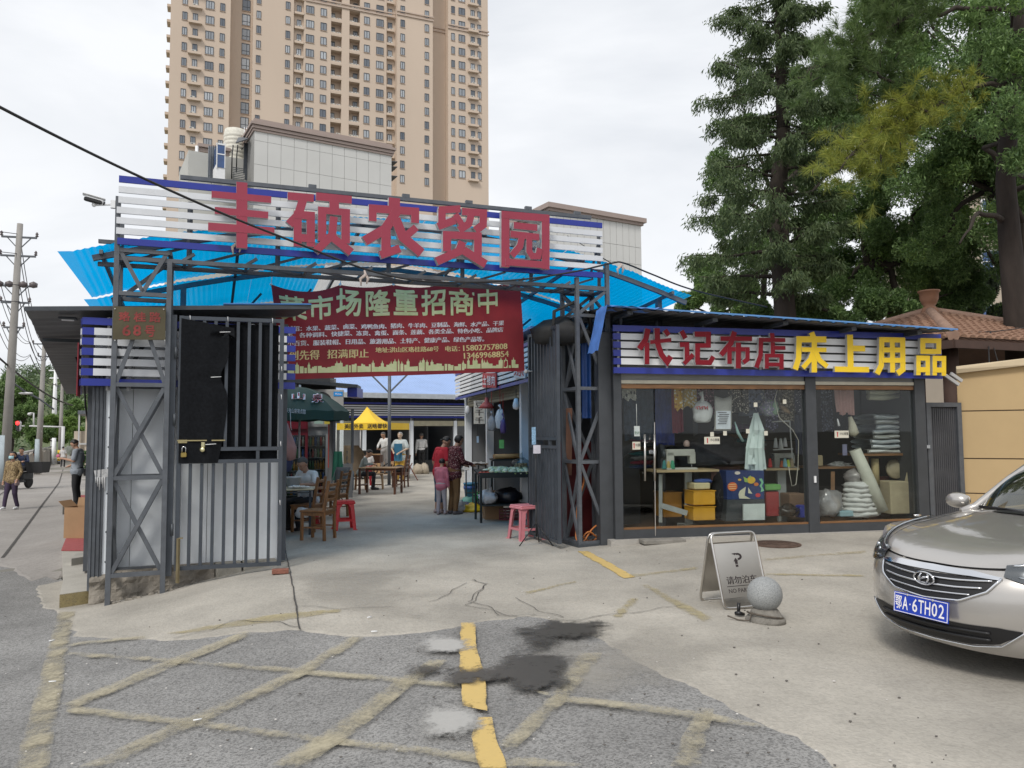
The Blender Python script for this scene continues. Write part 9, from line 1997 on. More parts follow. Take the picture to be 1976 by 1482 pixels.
def fl(px,py,H_=None):return gz(px,py)
SITJ=dict(knR=(.12,.42,.50),anR=(.12,.40,.09),knL=(-.12,.42,.50),anL=(-.12,.38,.09),hiR=(.09,.02,.50),hiL=(-.09,.02,.50),pel=(0,0,.55),wai=(0,0,.72),che=(0,0,.90),nec=(0,-.01,1.03),shR=(.175,-.01,.985),shL=(-.175,-.01,.985))
p=gz(22,984);t,hf,M,s=person('woman in a brown mottled jacket and pale blue face mask walking towards the camera',p,R(180),1.56,dict(top=flo('jk',(0.20,0.13,0.06),(0.42,0.32,0.18),(0.08,0.05,0.03),(0.33,0.25,0.13),sc=70,th=0.6),bot=clo('purple_cloth',(0.045,0.03,0.06)),shoe=m_white),dict(elL=(-.25,-.02,1.13),wrL=(-.22,.1,.93),knR=(.09,.12,.5),anR=(.09,.2,.12),anL=(-.09,-.12,.1),knL=(-.09,.02,.49)),sleeve='long',female=True,hairlen=.06,hem=.1,bulk=1.1)
mb=MB();mb.grid(lambda a,b:hf((a-.5)*.15,.118-.05*(2*abs(a-.5))**2+.012*math.sin(math.pi*b),-.085+.085*b),8,5);mb.build('face_mask',mat('mask_blue',(0.4,0.62,0.68),0.7),t,True)
mb=MB();vs,fs=lumpy((-.2*s,.1*s,.72*s),(.07,.05,.1),3);mb.add(vs,fs,0,True);mb.build('handbag',mat('mauve_bag',(0.2,0.15,0.16),0.6),t,True)
p=gz(36,944);t=thing('scooter','dark electric scooter with a big black basket coming up the street','scooter',tuple(p),R(180));SC=p
def sc_(name,fn,m,par=None):mb=MB();fn(mb);return mb.build(name,m,par or t,True)
for y in(.55,-.6):w=sc_('wheel',lambda mb,y=y:mb.lathe([(.15,-.045),(.22,-.05),(.25,-.02),(.25,.02),(.22,.05),(.15,.045)],c=(0,y,.25),n=20,M=Matrix.Rotation(R(90),4,'Y')),m_rubber);sc_('rim',lambda mb,y=y:mb.lathe([(.0,-.03),(.14,-.04),(.14,.04),(.0,.03)],c=(0,y,.25),n=16,M=Matrix.Rotation(R(90),4,'Y')),m_side,w)
m_sd=mat('scooter_dark',(0.03,0.035,0.04),0.35)
sc_('front_shield',lambda mb:mb.grid(lambda a,b:((a-.5)*(.42-.1*abs(b-.5)),.42-.12*b+.06*math.cos((a-.5)*3),.35+.65*b),8,8),m_sd);sc_('body',lambda mb:(mb.box((0,-.38,.5),(.26,.7,.3),ch=.05),mb.box((0,.05,.3),(.26,.6,.08),ch=.02)),m_sd);sc_('seat',lambda mb:mb.box((0,-.3,.74),(.27,.62,.1),ch=.03),m_black)
sc_('handlebar',lambda mb:(mb.tube([(-.34,.2,1.06),(0,.3,1.04),(.34,.2,1.06)],.018,8),mb.ball((0,.34,1.0),(.14,.07,.09),10)),m_sd);sc_('headlight',lambda mb:mb.ball((0,.41,.98),(.07,.03,.045),10),m_side);sc_('front_tray',lambda mb:mb.box((0,.5,.88),(.34,.22,.05),ch=.01),m_side);sc_('fork',lambda mb:(mb.tube([(-.06,.55,.25),(-.04,.36,.95)],.02,6),mb.tube([(.06,.55,.25),(.04,.36,.95)],.02,6)),m_side)
sc_('hi_vis_bag',lambda mb:mb.add(*lumpy((-.12,.46,.62),(.13,.06,.12),4),0,True),mat('lime_green',(0.4,0.7,0.05),0.6));sc_('basket',lambda mb:mb.add([(x*(1 if z else .85)-.52*1,y*.3*(1 if z else .85)-.35,.62+z*.42)for z in(0,1)for x,y in((-.34,-1),(.34,-1),(.34,1),(-.34,1))],[(0,1,2,3),(0,4,5,1),(1,5,6,2),(2,6,7,3),(3,7,4,0)]),m_black)
for k,x in enumerate((-.3,.3)):sc_('mirror',lambda mb,x=x:(mb.tube([(x,.24,1.06),(x*1.15,.22,1.25)],.008,5),mb.ball((x*1.15,.22,1.28),(.06,.015,.04),8)),m_black)
person('rider in a navy jacket sitting on the dark scooter',p,R(180),1.7,dict(top=clo('navy_jacket',(0.02,0.03,0.07)),bot=clo('dark_trousers',(0.02,0.02,0.025))),dict(pel=(0,-.2,.86),wai=(0,-.2,1.03),che=(0,-.17,1.2),nec=(0,-.16,1.33),shR=(.18,-.17,1.28),shL=(-.18,-.17,1.28),elR=(.33,-.02,1.08),wrR=(.3,.18,1.09),elL=(-.33,-.02,1.08),wrL=(-.3,.18,1.09),hiR=(.1,-.18,.83),hiL=(-.1,-.18,.83),knR=(.17,.2,.72),anR=(.14,.12,.40),knL=(-.17,.2,.72),anL=(-.14,.12,.40)),sleeve='long',vox=.013,head=(.25,0))
p=gz(70,907);person('short haired man in a black T-shirt seen from behind beyond the scooter',p,R(-10),1.72,dict(top=clo('black_tee',(0.02,0.02,0.022)),bot=clo('dark_trousers',(0.02,0.02,0.025))),hair=HG,vox=.014,bulk=1.08,face=False)
p=gz(121,903);t,hf,M,s=person('distant walker in a white top and black trousers with a pink bag',p,R(20),1.6,dict(top=clo('white_cloth',(0.6,0.58,0.57)),bot=clo('black_cloth',(0.02,0.02,0.022))),dict(knR=(.09,.12,.5),anR=(.09,.1,.12),anL=(-.09,-.16,.13)),female=True,hairlen=.02,vox=.016,face=False,hem=.08);mb=MB();mb.add(*lumpy((-.33,.05,.78),(.13,.08,.15),5),0,True);mb.build('bag',mat('pink_bag',(0.6,0.15,0.25),0.6),t,True)
pm=at(147,973,19.6);pz_=1.62-(973-843.5)/FPX*19.6
t,hf,M,s=person('man in a light grey T-shirt and black trousers smoking and looking at his phone',(pm.x,19.6,pz_),R(100),1.66,dict(top=clo('grey_tee',(0.28,0.31,0.35)),bot=clo('black_cloth',(0.02,0.02,0.022))),dict(elR=(.21,-.06,1.12),wrR=(.2,.22,1.02),elL=(-.2,.02,1.14),wrL=(-.1,.3,1.2)),vox=.011,hem=.14,bulk=1.14,head=(.5,0))
mb=MB();mb.box((-.08*s,.46*s,1.19*s),(.075,.15,.012),R(20));mb.build('phone',m_black,t,True);mb=MB();q=(.2*s,.24*s,1.01*s);mb.lathe([(.034,-.02),(.034,.02)],c=(.2*s,.185*s,1.03*s),n=10,M=Matrix.Rotation(R(70),4,'X'));mb.build('wrist_watch',m_side,t,True)
mv=bpy.data.materials.new('smoke');mv.use_nodes=True;mv.node_tree.nodes.clear();_o=N(mv.node_tree,'ShaderNodeOutputMaterial');_v=N(mv.node_tree,'ShaderNodeVolumePrincipled');_v.inputs['Density'].default_value=7.0;_v.inputs['Color'].default_value=(.95,.95,.95,1);mv.node_tree.links.new(_v.outputs[0],_o.inputs['Volume'])
q=at(135,869,19.5);mb=MB();mb.add(*lumpy((q.x,19.45,q.z-.08),(.13,.1,.12),2,amp=.5,flat=False),0,True);tag(mb.build('smoke_puff',mv),'small puff of white cigarette smoke in front of the man\'s face','smoke')
p=at(596,990,13.6);t,hf,M,s=person('grey haired old man in a white short sleeved shirt seated at the snack table',(p.x,13.65,-.02),R(150),1.68,dict(top=clo('white_shirt',(0.66,0.66,0.65)),bot=clo('black_cloth',(0.02,0.02,0.022))),{**SITJ,'elR':(.27,.12,.80),'wrR':(.12,.34,.80),'elL':(-.27,.12,.80),'wrL':(-.1,.36,.81)},lean=.18,head=(.55,.0),hair=HG,vox=.009,bulk=1.08,hem=.06)
p=atz(694,946,0);person('person in a black cap and pale grey vest bent over the square table',(p.x,p.y+.1,0),R(-80),1.62,dict(top=clo('vest_grey',(0.22,0.25,0.24)),bot=clo('dark_trousers',(0.02,0.02,0.025))),{**SITJ,'elR':(.25,.15,.80),'wrR':(.14,.38,.80),'elL':(-.25,.15,.80),'wrL':(-.1,.38,.8)},lean=.35,head=(.6,0),vox=.013,sleeve='long',hem=.05)
p=atz(740,930,0);person('child with white top and red trousers standing behind the square table',(p.x,24.0,0),R(185),1.15,dict(top=clo('white_cloth',(0.6,0.58,0.57)),bot=clo('red_cloth',(0.36,0.02,0.03)),shoe=m_white),vox=.014,female=True,hairlen=.02,head=(.5,0))
p=at(742,900,30.0);person('bald old cook in a white coat standing behind the square table',(p.x,30.0,.12),R(150),1.62,dict(top=clo('white_shirt',(0.66,0.66,0.65)),bot=clo('white_cloth',(0.6,0.58,0.57))),dict(elR=(.25,.1,1.15),wrR=(.12,.3,1.05),elL=(-.25,.1,1.15),wrL=(-.1,.3,1.05)),vox=.015,hair=HG,head=(.4,.2),sleeve='long',bulk=1.1)
p=at(772,905,27.0);t,hf,M,s=person('painted figure statue in a blue pinafore with a silver cap beside the roof post',(p.x,27.0,.0),R(165),1.7,dict(top=mat('statue_white',(0.45,0.5,0.5),0.4),bot=mat('statue_yellow',(0.5,0.3,0.04),0.4),skin=mat('statue_skin',(0.5,0.36,0.26),0.35)),dict(elR=(.3,.05,1.15),wrR=(.15,.25,1.05),elL=(-.3,.05,1.15),wrL=(-.1,.25,1.02)),vox=.014,hair=mat('silver_cap',(0.3,0.3,0.3),0.3,0.6),bulk=1.35,statue=True,hem=.2)
mb=MB();mb.grid(lambda a,b:((a-.5)*.3,.175+.03*math.cos((a-.5)*3),.72+.6*b),6,6);mb.build('pinafore',mat('statue_blue',(0.03,0.13,0.22),0.4),t,True)
p=atz(813,913,0);person('white haired man in white shirt and black trousers seen from behind',(p.x,p.y,0),R(10),1.68,dict(top=clo('white_shirt',(0.66,0.66,0.65)),bot=clo('black_cloth',(0.02,0.02,0.022))),dict(elR=(.22,.06,1.14),wrR=(.1,.2,1.08)),vox=.014,hair=HG,sleeve='long',face=False,bulk=1.1,hem=.0)
p=atz(848,991,0);t,hf,M,s=person('woman in red T-shirt and rolled jeans leaning over the vegetables',(p.x,p.y+.05,0),R(-50),1.6,dict(top=clo('red_tee',(0.42,0.02,0.035)),bot=clo('denim',(0.06,0.10,0.15)),shoe=clo('pale_shoe',(0.4,0.3,0.28))),dict(elL=(-.23,.0,1.12),wrL=(-.2,.08,.86)),lean=.15,head=(.55,.3),vox=.009,female=True,hairlen=.0,legs='capri',hem=.1,bulk=1.1);mb=MB();mb.ball(hf(0,-.115,-.02),(.028,.03,.03),8);mb.build('hair_bun',HB,t,True)
p=atz(852,991,0);person('small child in a pink hoodie and pale leggings seen from behind',(p.x+.02,p.y-.25,0),R(-20),1.13,dict(top=clo('pink_hoodie',(0.55,0.17,0.22)),bot=clo('pale_leggings',(0.42,0.36,0.36)),shoe=clo('pale_shoe',(0.4,0.3,0.28))),dict(anR=(.1,.06,.1),elL=(-.2,.02,1.14),wrL=(-.16,.1,.92)),vox=.010,female=True,hairlen=.03,sleeve='long',hem=.15,bulk=1.12,head=(.3,0),face=False)
p=atz(868,993,0);person('woman in a maroon patterned blouse and brown trousers facing the stall',(p.x+.08,p.y+.05,0),R(-55),1.62,dict(top=flo('blouse',(0.07,0.012,0.018),(0.42,0.28,0.27),(0.12,0.02,0.03),(0.3,0.16,0.15),(0.05,0.01,0.01),sc=42,th=0.42),bot=clo('brown_trousers',(0.17,0.09,0.035)),shoe=clo('grey_shoe',(0.12,0.1,0.1))),dict(elR=(.25,.08,1.12),wrR=(.2,.32,1.06),elL=(-.25,.08,1.12),wrL=(-.15,.32,1.05)),lean=.1,head=(.45,0),vox=.009,female=True,hairlen=.05,sleeve='long',hem=.2,bulk=1.16)
# silver sedan at the right
CX,CY,CZ,CTH=2.895,5.50,-0.03,R(22)
t_car=thing('parked_car','silver beige sedan with chrome grille and blue number plate, nose towards the left','car',(CX,CY,CZ),CTH)
m_paint=mat('champagne_paint',(0.47,0.45,0.425),0.28,0.6,0.02,3,coat=1.0);m_cblk=mat('car_black',(0.012,0.012,0.013),0.4);m_grl=mat('grille_black',(0.01,0.01,0.011),0.5)
HW=0.888;ip=np.interp
def Wz(z):return float(ip(z,[.15,.2,.3,.5,.62,.72,.85,1.0],[.82,.845,.872,.888,.885,.87,.84,.80]))
def xcz(z):return float(ip(z,[.15,.2,.27,.36,.5,.57,.62,.67,.71],[.13,.07,.025,.004,.0,.012,.032,.065,.11]))
def zc(s):return float(ip(s,[.10,.13,.17,.24,.34,.5,.7,.9,1.15,1.3],[.71,.735,.762,.797,.83,.868,.905,.938,.975,.995]))
PW=2.7;CB=.50
def S(t,z,off=0.0):
 x=xcz(z)+CB*abs(t)**PW;d=CB*PW*abs(t)**(PW-1)*(1 if t>0 else-1)/HW;n=Vector((-1,d,0.0)).normalized();y=Wz(z)*t
 return Vector((x,y,z+.065*t*t*min(1,max(0,(z-.42)/.29))))+n*off
def hz(x,t):
 s=x-CB*abs(t)**PW*max(0.0,1-(x-.1)/1.9);return zc(max(.10,s))-.075*abs(t)**3*sstep(.12,.9,s)+.065*t*t*(1-.6*sstep(.6,1.5,x))
XE=4.5
def shz(x):return hz(x,1.0)if x<1.3 else hz(1.3,1.0)+(.99-hz(1.3,1.0))*sstep(1.3,3.6,x)
def arch(x):return max([0]+[math.sqrt(.35**2-(x-c)**2)+.30 for c in(.93,3.63)if abs(x-c)<.35])
zl_=[.17,.21,.27,.35,.44,.52,.58,.63,.67,.71]
nf=28;sx_=list(np.linspace(0.61,4.0,58))
def loop(k):
 z0_=zl_[k];w=(k/(len(zl_)-1));P=[]
 for i in range(nf+1):P.append(S(-1+2*i/nf,z0_))
 def side(x,s):
  zt_=shz(x);z=.17+(zt_-.17)*(z0_-.17)/(.71-.17);z=max(z,min(arch(x),zt_-.05));y=Wz(z0_)*(1-.06*sstep(3.2,4.4,x))+.004;
  if .5<abs(x-.93)*0+w<.9:y+=.006
  return Vector((x,s*y,z))
 P+=[side(x,1)for x in sx_[1:]]
 for i in range(1,12):
  a=i/12;y=1-2*a;z=.17+(shz(4.2)-.17)*(z0_-.17)/(.71-.17);P.append(Vector((4.0+.5*(1-abs(y)**3)+.03*math.sin(w*3),Wz(z0_)*.94*y,z)))
 P+=[side(x,-1)for x in reversed(sx_[1:])]
 return P
mb=MB();LP_=[loop(k)for k in range(len(zl_))];n=len(LP_[0]);vs=[p for l in LP_ for p in l]
mb.add(vs,[(k*n+i,k*n+(i+1)%n,(k+1)*n+(i+1)%n,(k+1)*n+i)for k in range(len(zl_)-1)for i in range(n)],0,True)
def deck(a,b):
 t=-1+2*a;x0=.11+CB*abs(t)**PW;x=x0+(1.42+.16*t*t-x0)*b**1.3;w=Wz(.71)+(.83-Wz(.71))*b*0.4;return Vector((x,t*w,hz(x,t)+.004+.006*math.exp(-((abs(t)-.52)/.08)**2)*sstep(.1,.4,b)))
mb.grid(deck,nf,26);mb.build('body',m_paint,t_car,True)
def trunk(a,b):t=-1+2*a;x=1.3+3.2*b;e=max(0,x-4.0);return Vector((min(x,4.0+.5*(1-abs(t)**3)),t*.86*(1-.06*sstep(3.2,4.4,x)),shz(min(x,4.2))+.04*(1-t*t)))
mb=MB();mb.grid(trunk,12,20);mb.build('rear_deck',m_paint,t_car,True)
mb=MB();mb.box((2.25,0,.2),(3.6,1.5,.06));mb.build('underbody',m_cblk,t_car,True)
wsA=lambda t:Vector((1.30+.20*abs(t)**2.2,t*.72,.985-.03*t*t));wsB=lambda t:Vector((2.12+.08*t*t,t*.56,1.43-.035*t*t));rrA=lambda t:Vector((3.30-.05*t*t,t*.55,1.40-.03*t*t));rrB=lambda t:Vector((3.98-.1*t*t,t*.64,1.04))
m_ws=glassmat('windscreen',(0.30,0.36,0.36),1.5);
for nt_ in[m_ws.node_tree]:
 for nd in nt_.nodes:
  if nd.type=='MATH' and nd.operation=='MULTIPLY_ADD':nd.inputs[1].default_value=0.9;nd.inputs[2].default_value=0.10
mb=MB();mb.grid(lambda a,b:wsA(-1+2*a).lerp(wsB(-1+2*a),b)+Vector((-.05*math.sin(math.pi*b),0,.05*math.sin(math.pi*b))),20,12);mb.build('windscreen',m_ws,t_car,True)
mb=MB();mb.grid(lambda a,b:wsB(-1+2*a).lerp(rrA(-1+2*a),b)+Vector((0,0,.045*math.sin(math.pi*b)+.006)),16,14);mb.build('roof',m_paint,t_car,True)
mb=MB();mb.grid(lambda a,b:rrA(-1+2*a).lerp(rrB(-1+2*a),b)+Vector((.03*math.sin(math.pi*b),0,.03*math.sin(math.pi*b))),12,8);mb.build('rear_window',m_ws,t_car,True)
for s in(-1,1):
 b0_,b1_=[(1.55,.86),(2.3,.86),(3.1,.85),(3.85,.80)],[(2.17,.575),(2.5,.58),(3.1,.575),(3.33,.56)]
 for i,nm_ in enumerate(('front_side_window','side_window','quarter_window')):
  (x0,y0),(x1,y1)=b0_[i],b0_[i+1];(u0,w0),(u1,w1)=b1_[i],b1_[i+1];mb=MB();mb.add([(x0,s*y0,shz(x0)+.02),(x1,s*y1,shz(x1)+.02),(u1,s*w1,1.36),(u0,s*w0,1.36)],[(0,1,2,3)]);mb.build(nm_,m_ws,t_car,True)
 mb=MB();P=[(1.42,s*.80,.955),(1.52,s*.74,.99),(1.85,s*.66,1.22),(2.16,s*.575,1.42)];mb.tube(P,[.03,.038,.036,.034],8);mb.build('pillar',m_paint,t_car,True)
 mb=MB();mb.tube([(2.14,s*.575,1.42),(2.7,s*.59,1.45),(3.3,s*.565,1.40),(3.97,s*.68,1.04)],[.03,.03,.035,.05],8);mb.build('roof_rail',m_paint,t_car,True)
 mb=MB();mb.tube([(2.85,s*.86,.97),(2.82,s*.585,1.38)],.03,6);mb.build('door_pillar',m_cblk,t_car,True)
 mb=MB();mb.ball((1.62,s*.985,1.03),(.075,.11,.07),12);mb.tube([(1.66,s*.86,.97),(1.64,s*.95,.99)],.025,6);mr=mb.build('wing_mirror',m_paint,t_car,True)
 mb=MB();mb.ball((1.685,s*.99,1.03),(.02,.09,.055),10);mb.build('mirror_glass',m_chrome,mr,True)
 for x in(.93,3.63):
  c=(x,s*.78,.31);Mw=Matrix.Rotation(R(90),4,'X');mb=MB();mb.lathe([(.20,-.10),(.29,-.105),(.315,-.06),(.315,.06),(.29,.105),(.20,.10)],c=c,n=28,M=Mw);w_=mb.build('wheel',m_rubber,t_car,True)
  mb=MB();mb.lathe([(.205,-.09),(.19,-.02),(.0,-.02)],c=c,n=24,M=Mw);mb.lathe([(.205,.09),(.19,.02),(.0,.02)],c=c,n=24,M=Mw)
  for k in range(5):a=k*2*math.pi/5;mb.bar((x,s*.86,.31),(x+.19*math.cos(a),s*.865,.31+.19*math.sin(a)),.05,.03)
  mb.build('rim',m_inox,w_,True)
mb=MB();mb.grid(lambda a,b:Vector((1.34+.75*b,(-1+2*a)*.68,.93-.25*max(0,b-.5)-.02*b)),6,6);mb.build('dashboard',mat('dash_grey',(0.05,0.05,0.052),0.7),t_car,True)
mb=MB();[mb.box((2.45,s*.36,.85),(.2,.48,.75),ch=.05)for s in(-1,1)];[mb.box((2.5,s*.36,1.27),(.1,.26,.14),ch=.03)for s in(-1,1)];mb.build('seats',m_cblk,t_car,True)
mb=MB();mb.add([(1.62,.1,.94),(1.62,.34,.94),(1.78,.34,.938),(1.78,.1,.938)],[(0,1,2,3)]);mb.build('paper',m_white,t_car,True)
mb=MB();mb.grid(lambda a,b:Vector((1.27+.20*abs(-1+2*a)**2.2-.06+.11*b,(-1+2*a)*.76,hz(1.25,-1+2*a)+.012+.012*b)),20,2);mb.build('cowl',m_cblk,t_car,True)
mb=MB();[mb.box((1.25+.2*(y/.76)**2,y,.993-.03*y*y),(.035,.05,.006))for y in np.linspace(-.4,.4,12)];mb.build('cowl_vent',mat('vent_grey',(0.1,0.1,0.1),0.6),t_car,True)['kind']='stuff'
for P in([(1.27,.05,1.0),(1.36,.35,1.015),(1.42,.62,1.0)],[(1.29,-.55,1.0),(1.33,-.2,1.02),(1.37,.16,1.03)]):mb=MB();mb.tube(P,[.014,.009,.007],6);mb.tube([Vector(P[1])+Vector((.03,-.12,.0)),Vector(P[2])+Vector((.03,.03,.01))],.008,6);mb.build('wiper',m_cblk,t_car,True)
def patch(name,pts,off,m,n=10,parent=None,rows=4):
 ts=[p[0]for p in pts];mb=MB()
 def f(a,b):t=ts[0]+(ts[-1]-ts[0])*a;lo_,hi_=ip(t,ts,[p[1]for p in pts]),ip(t,ts,[p[2]for p in pts]);return S(t,lo_+(hi_-lo_)*b,off)
 mb.grid(f,n,rows);return mb.build(name,m,parent or t_car,True)
gr=patch('grille',[(-.52,.655,.668),(-.46,.585,.678),(-.29,.515,.690),(0,.495,.695),(.29,.515,.690),(.46,.585,.678),(.52,.655,.668)],.004,m_grl,36)
def strip(name,pts,off,r,m,parent=None,n=36,flat=1.0):
 ts=[p[0]for p in pts];mb=MB();mb.tube([S(t,ip(t,ts,[p[1]for p in pts]),off)for t in np.linspace(ts[0],ts[-1],n)],r,6);return mb.build(name,m,parent or t_car,True)
patch('grille_bar',[(-.53,.658,.674),(-.33,.672,.705),(0,.676,.714),(.33,.672,.705),(.53,.658,.674)],.014,m_chrome,36,gr,3)
for z in(.640,.595):strip('grille_bar',[(-.48 if z>.6 else-.43,z+.010),(-.25,z),(0,z-.006),(.25,z),(.48 if z>.6 else .43,z+.010)],.012,.0075,m_chrome,gr)
strip('grille_bar',[(-.36,.558),(0,.542),(.36,.558)],.012,.006,m_chrome,gr)
strip('grille_surround',[(-.53,.668),(-.465,.585),(-.29,.512),(0,.492),(.29,.512),(.465,.585),(.53,.668)],.010,.009,m_chrome,gr,48)
q=S(0,.62,.03);mb=MB();ring=[q+Vector((-.004,.080*math.cos(a),.043*math.sin(a)))for a in np.linspace(0,2*math.pi,33)[:-1]];mb.tube(ring,.0065,6,closed=True);em=mb.build('badge',m_chrome,gr,True)
mb=MB();mb.ball(q+Vector((.006,0,0)),(.008,.078,.04),16);mb.build('badge_back',m_grl,gr,True)
mb=MB()
for P in([(.030,-.032),(.040,.0),(.018,.034)],[(-.018,-.034),(-.040,.0),(-.030,.032)],[(.034,-.012),(0,.006),(-.034,.012)]):mb.tube([q+Vector((-.006,a_,b_))for a_,b_ in P],[.006,.009,.005],6)
mb.build('badge_letter',m_chrome,gr,True)
pc=Vector((-.045,0,.425));tl_=R(6);pd=lambda y,z:pc+Vector((math.sin(tl_)*z,y,math.cos(tl_)*z))
mb=MB();mb.box(pc,(.008,.44,.14),M=Matrix.Rotation(tl_,4,'Y'));npl=mb.build('number_plate',mat('plate_blue',(0.01,0.045,0.42),0.4),t_car,True)
mb=MB()
for a,b in(((-.214,-.064),(.214,-.064)),((-.214,.064),(.214,.064)),((-.214,-.064),(-.214,.064)),((.214,-.064),(.214,.064))):mb.bar(pd(*a)-Vector((.005,0,0)),pd(*b)-Vector((.005,0,0)),.003,.004)
mb.build('plate_border',m_bw,npl,True)
mb=MB()
def ptxt(s,y0,y1,z0,z1):
 for d in range(4):
  o=Vector((-.0055-.0004*d,0,0));dy,dz=.0018*(d%2),.0018*(d//2);flat_text(mb,s,pd(y0-dy,z1+dz)+o,pd(y1-dy,z1+dz)+o,pd(y0-dy,z0+dz)+o,lift=0)
ptxt('鄂',.205,.152,-.045,.045);ptxt('A',.143,.100,-.045,.045);ptxt('6',.062,.022,-.045,.045);ptxt('T',.012,-.030,-.045,.045);ptxt('H',-.040,-.082,-.045,.045);ptxt('0',-.094,-.136,-.045,.045);ptxt('2',-.148,-.190,-.045,.045)
mb.ball(pd(.081,0)-Vector((.006,0,0)),(.002,.006,.006),8);mb.build('plate_lettering',m_bw,npl,True)
for y in(.105,-.1):mb=MB();mb.ball(pd(y,.062)-Vector((.006,0,0)),(.004,.009,.009),8);mb.build('bolt',m_side,npl,True)
li=patch('lower_intake',[(-.66,.345,.36),(-.52,.255,.37),(-.33,.225,.362),(0,.215,.358),(.33,.225,.362),(.52,.255,.37),(.66,.345,.36)],.004,m_grl,40)
for z in(.27,.315):strip('intake_bar',[(-.48,z+.01),(0,z),(.48,z+.01)],.010,.011,m_cblk,li)
strip('intake_trim',[(-.68,.365),(-.54,.245),(-.35,.213),(0,.203),(.35,.213),(.54,.245),(.68,.365)],.008,.006,m_chrome,li,48)
for s in(-1,1):
 P=[(s*.86,.33,.40),(s*.90,.29,.41),(s*.97,.30,.40)];P=P if s>0 else P[::-1];fg=patch('fog_lamp_recess',P,.003,m_cblk,6);patch('fog_trim',sorted([(s*.80,.262,.268),(s*.88,.255,.275),(s*.96,.27,.285)]),.006,m_white,6,fg)
 dk=lambda x,y:Vector((x,s*y,hz(x,y/.86)+.016))
 lo_=[S(s*t,z,.012)for t,z in((.535,.678),(.64,.645),(.76,.618),(.87,.615),(.96,.65))]+[Vector((x,s*.896,z))for x,z in((.72,.755),(.85,.815),(.98,.865),(1.12,.905))]
 hi_=[dk(x,y)for x,y in((.21,.46),(.26,.535),(.34,.60),(.42,.645),(.52,.68),(.66,.715),(.80,.745),(.95,.775),(1.12,.81))]
 def hf_(off):
  def f(a,b):i=min(len(lo_)-2,int(a*(len(lo_)-1)));k=a*(len(lo_)-1)-i;L0,H0=lo_[i].lerp(lo_[i+1],k),hi_[i].lerp(hi_[i+1],k);n_=Vector((-.5,s*.5,.65)).normalized();return L0.lerp(H0,b)+n_*(off+.028*math.sin(math.pi*b)*math.sin(math.pi*(.12+.76*a)))
  return f
 mb=MB();mb.grid(hf_(.001),30,6);hl=mb.build('headlight',mat('lamp_dark',(0.16,0.165,0.17),0.25,0.8),t_car,True)
 mb=MB();mb.grid(hf_(.010),30,8);mb.build('lens',glassmat('lamp_glass',(0.9,0.92,0.93),1.5),hl,True)
 mb=MB();mb.tube([hf_(.003)(a,.86)for a in np.linspace(.05,.95,20)],.009,6);mb.tube([hf_(.003)(a,.2)for a in np.linspace(.1,.5,10)],.006,6);mb.build('chrome_trim',m_chrome,hl,True)
 mb=MB();mb.ball(hf_(.0)(.30,.5),(.014,.018,.02),12);mb.ball(hf_(.0)(.16,.5),(.012,.014,.014),10);mb.build('projector',m_chrome,hl,True)
 mb=MB();mb.tube([Vector((.118+CB*.66**PW+(1.24-.118-CB*.66**PW)*q_,s*(.66*.87+.16*q_**.8*(1-.25*q_)),0))for q_ in np.linspace(0,1,22)],.003,5)
 mb.v=[(v[0],v[1],hz(v[0],min(1,abs(v[1])/.86))+.004+(v[2]))for v in mb.v];mb.build('bonnet_gap',m_cblk,t_car,True)
strip('bonnet_gap',[(-.66,.714),(0,.722),(.66,.714)],.0,.003,m_cblk)
# no parking board, stone ball, chain lock
bp0=gz(1443,1187);bp1=gz(1372,1158);
Bc=gz(1415,1165);brz=R(20);t=thing('no_parking_board','stainless steel A shaped no parking board with black lettering','sign board',tuple(Bc),brz)
w,hgt=.25,.66;ya,yb=-.20,.17
def fr_(x,f,y0):return Vector((x,y0*(1-f),hgt*f))
for(y0,nm_)in((ya,'front_frame'),(yb,'rear_frame')):
 P=[];r_=.06
 for(x,f)in((-w,.0),(w,.0),(w,1.0),(-w,1.0)):P.append((x,f))
 pts=[]
 for i,(x,f)in enumerate(P):
  px_,pf=P[i-1];nx_,nf_=P[(i+1)%4]
  for k in range(5):
   u=k/4;a=Vector((x,f*hgt,0));d0=(Vector((px_,pf*hgt,0))-a).normalized()*r_;d1=(Vector((nx_,nf_*hgt,0))-a).normalized()*r_;q=(a+d0)*(1-u)**2+a*2*u*(1-u)+(a+d1)*u**2;pts.append(fr_(q.x,q.y/hgt,y0)+Vector((0,(-.012 if y0<0 else .012),.014)))
 mb=MB();mb.tube(pts,.0125,8,closed=True);mb.build(nm_,m_inox,t,True)
bf0,bf1=.13,.86
for y0,nm_ in((ya,'front_plate'),(yb,'rear_plate')):
 mb=MB();o=-.012 if y0<0 else .012;mb.add([fr_(-w,bf0,y0)+Vector((0,o,.014)),fr_(w,bf0,y0)+Vector((0,o,.014)),fr_(w,bf1,y0)+Vector((0,o,.014)),fr_(-w,bf1,y0)+Vector((0,o,.014))],[(0,1,2,3)]);mb.build(nm_,mat('board_steel',(0.60,0.57,0.52),0.33,0.85,0.05,3),t,True,solid=.003)
mb=MB();bl=lambda x,f,k=0:fr_(x,f,ya)+Vector((0,-.0145-.0006*k,.011))
for k in range(3):dx=.0015*k;flat_text(mb,'请勿泊车',bl(-.17+dx,.42,k),bl(.17+dx,.42,k),bl(-.17+dx,.315,k),lift=0);flat_text(mb,'NO PARKING',bl(-.165,.255,k),bl(.165,.255,k),bl(-.165,.20,k),lift=0)
mb.add([bl(-.175,.292),bl(.175,.292),bl(.175,.283),bl(-.175,.283)],[(0,3,2,1)])
pj=lambda L:[bl(-.02+a/1000,.60+b/1000,4)for a,b in L]
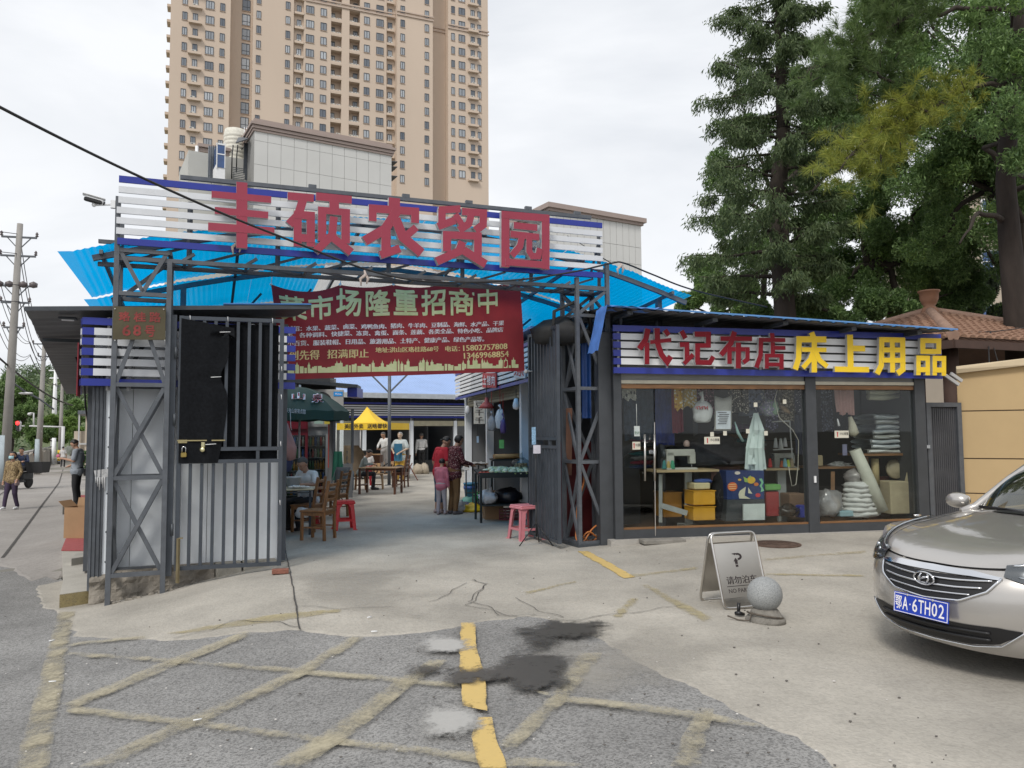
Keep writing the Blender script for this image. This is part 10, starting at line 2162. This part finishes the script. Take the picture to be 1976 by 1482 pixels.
mb.add(pj([(-15,-60),(12,-60),(12,-30),(-15,-30)]),[(0,1,2,3)]);mb.add(pj([(-15,-22),(12,-22),(12,20),(-15,20)]),[(0,1,2,3)]);mb.add(pj([(-30,15),(20,15),(-4,62)]),[(0,1,2)])
arc=[(24+46*math.cos(a),78+48*math.sin(a))for a in np.linspace(-1.7,2.1,14)];arc2=[(24+22*math.cos(a),78+22*math.sin(a))for a in np.linspace(-1.7,2.1,14)]
mb.add(pj(arc+arc2),[(i,i+1,15+i,14+i)for i in range(13)]);mb.add(pj([(-40,122),(8,128),(-2,98)]),[(0,1,2)])
mb.build('lettering',MATS['black_print'],t,True)
p=gz(1477,1199);r=.150;t=thing('stone_ball','grey granite ball bollard on a low round cement base','bollard',tuple(p));m_gra=mat('granite',(0.29,0.30,0.30),0.6,0,0.1,4,0.3,160);add_grain(m_gra,0.6,200,0.5,1.3)
mb=MB();mb.ball(p+UP*(r+.085),r,36);mb.build('ball',m_gra,t);mb=MB();mb.lathe([(.172,-.01),(.168,.03),(.135,.06),(.115,.1),(.10,.115),(0,.115)],c=p,n=28);mb.v=[(v[0]+.008*noise.noise((v[0]*25,v[1]*25,v[2]*20)),v[1],v[2])for v in mb.v];mb.build('base',mat('dirty_cement',(0.22,0.205,0.18),0.95,0,0.25,9,0.8,50),t)
mb=MB();mb.tube([p+Vector((.15*math.cos(a),.15*math.sin(a),.055-.03*math.cos(a-.6)))for a in np.linspace(2.6,6.6,22)],.008,6);mb.tube([p+Vector((-.13,-.05,.09)),p+Vector((-.17,-.1,.03)),p+Vector((-.25,-.04,.025)),p+Vector((-.33,.0,.05))],.007,6);tag(mb.build('chain',mat('old_wire',(0.12,0.1,0.08),0.6,0.4,0.3,20)),'rusty wire chain wrapped round the base of the granite ball','chain')
q=gz(1425,1190);mb=MB();mb.tube([q+Vector((-.03,0,.03)),q+Vector((.0,-.02,.035)),q+Vector((.05,0,.02))],[.015,.022,.014],8);mb.tube([q+Vector((.0,.0,.03)),q+Vector((.01,.01,.12))],.016,8);tag(mb.build('cable_lock',m_cblk),'black lock at the foot of the no parking board','lock')
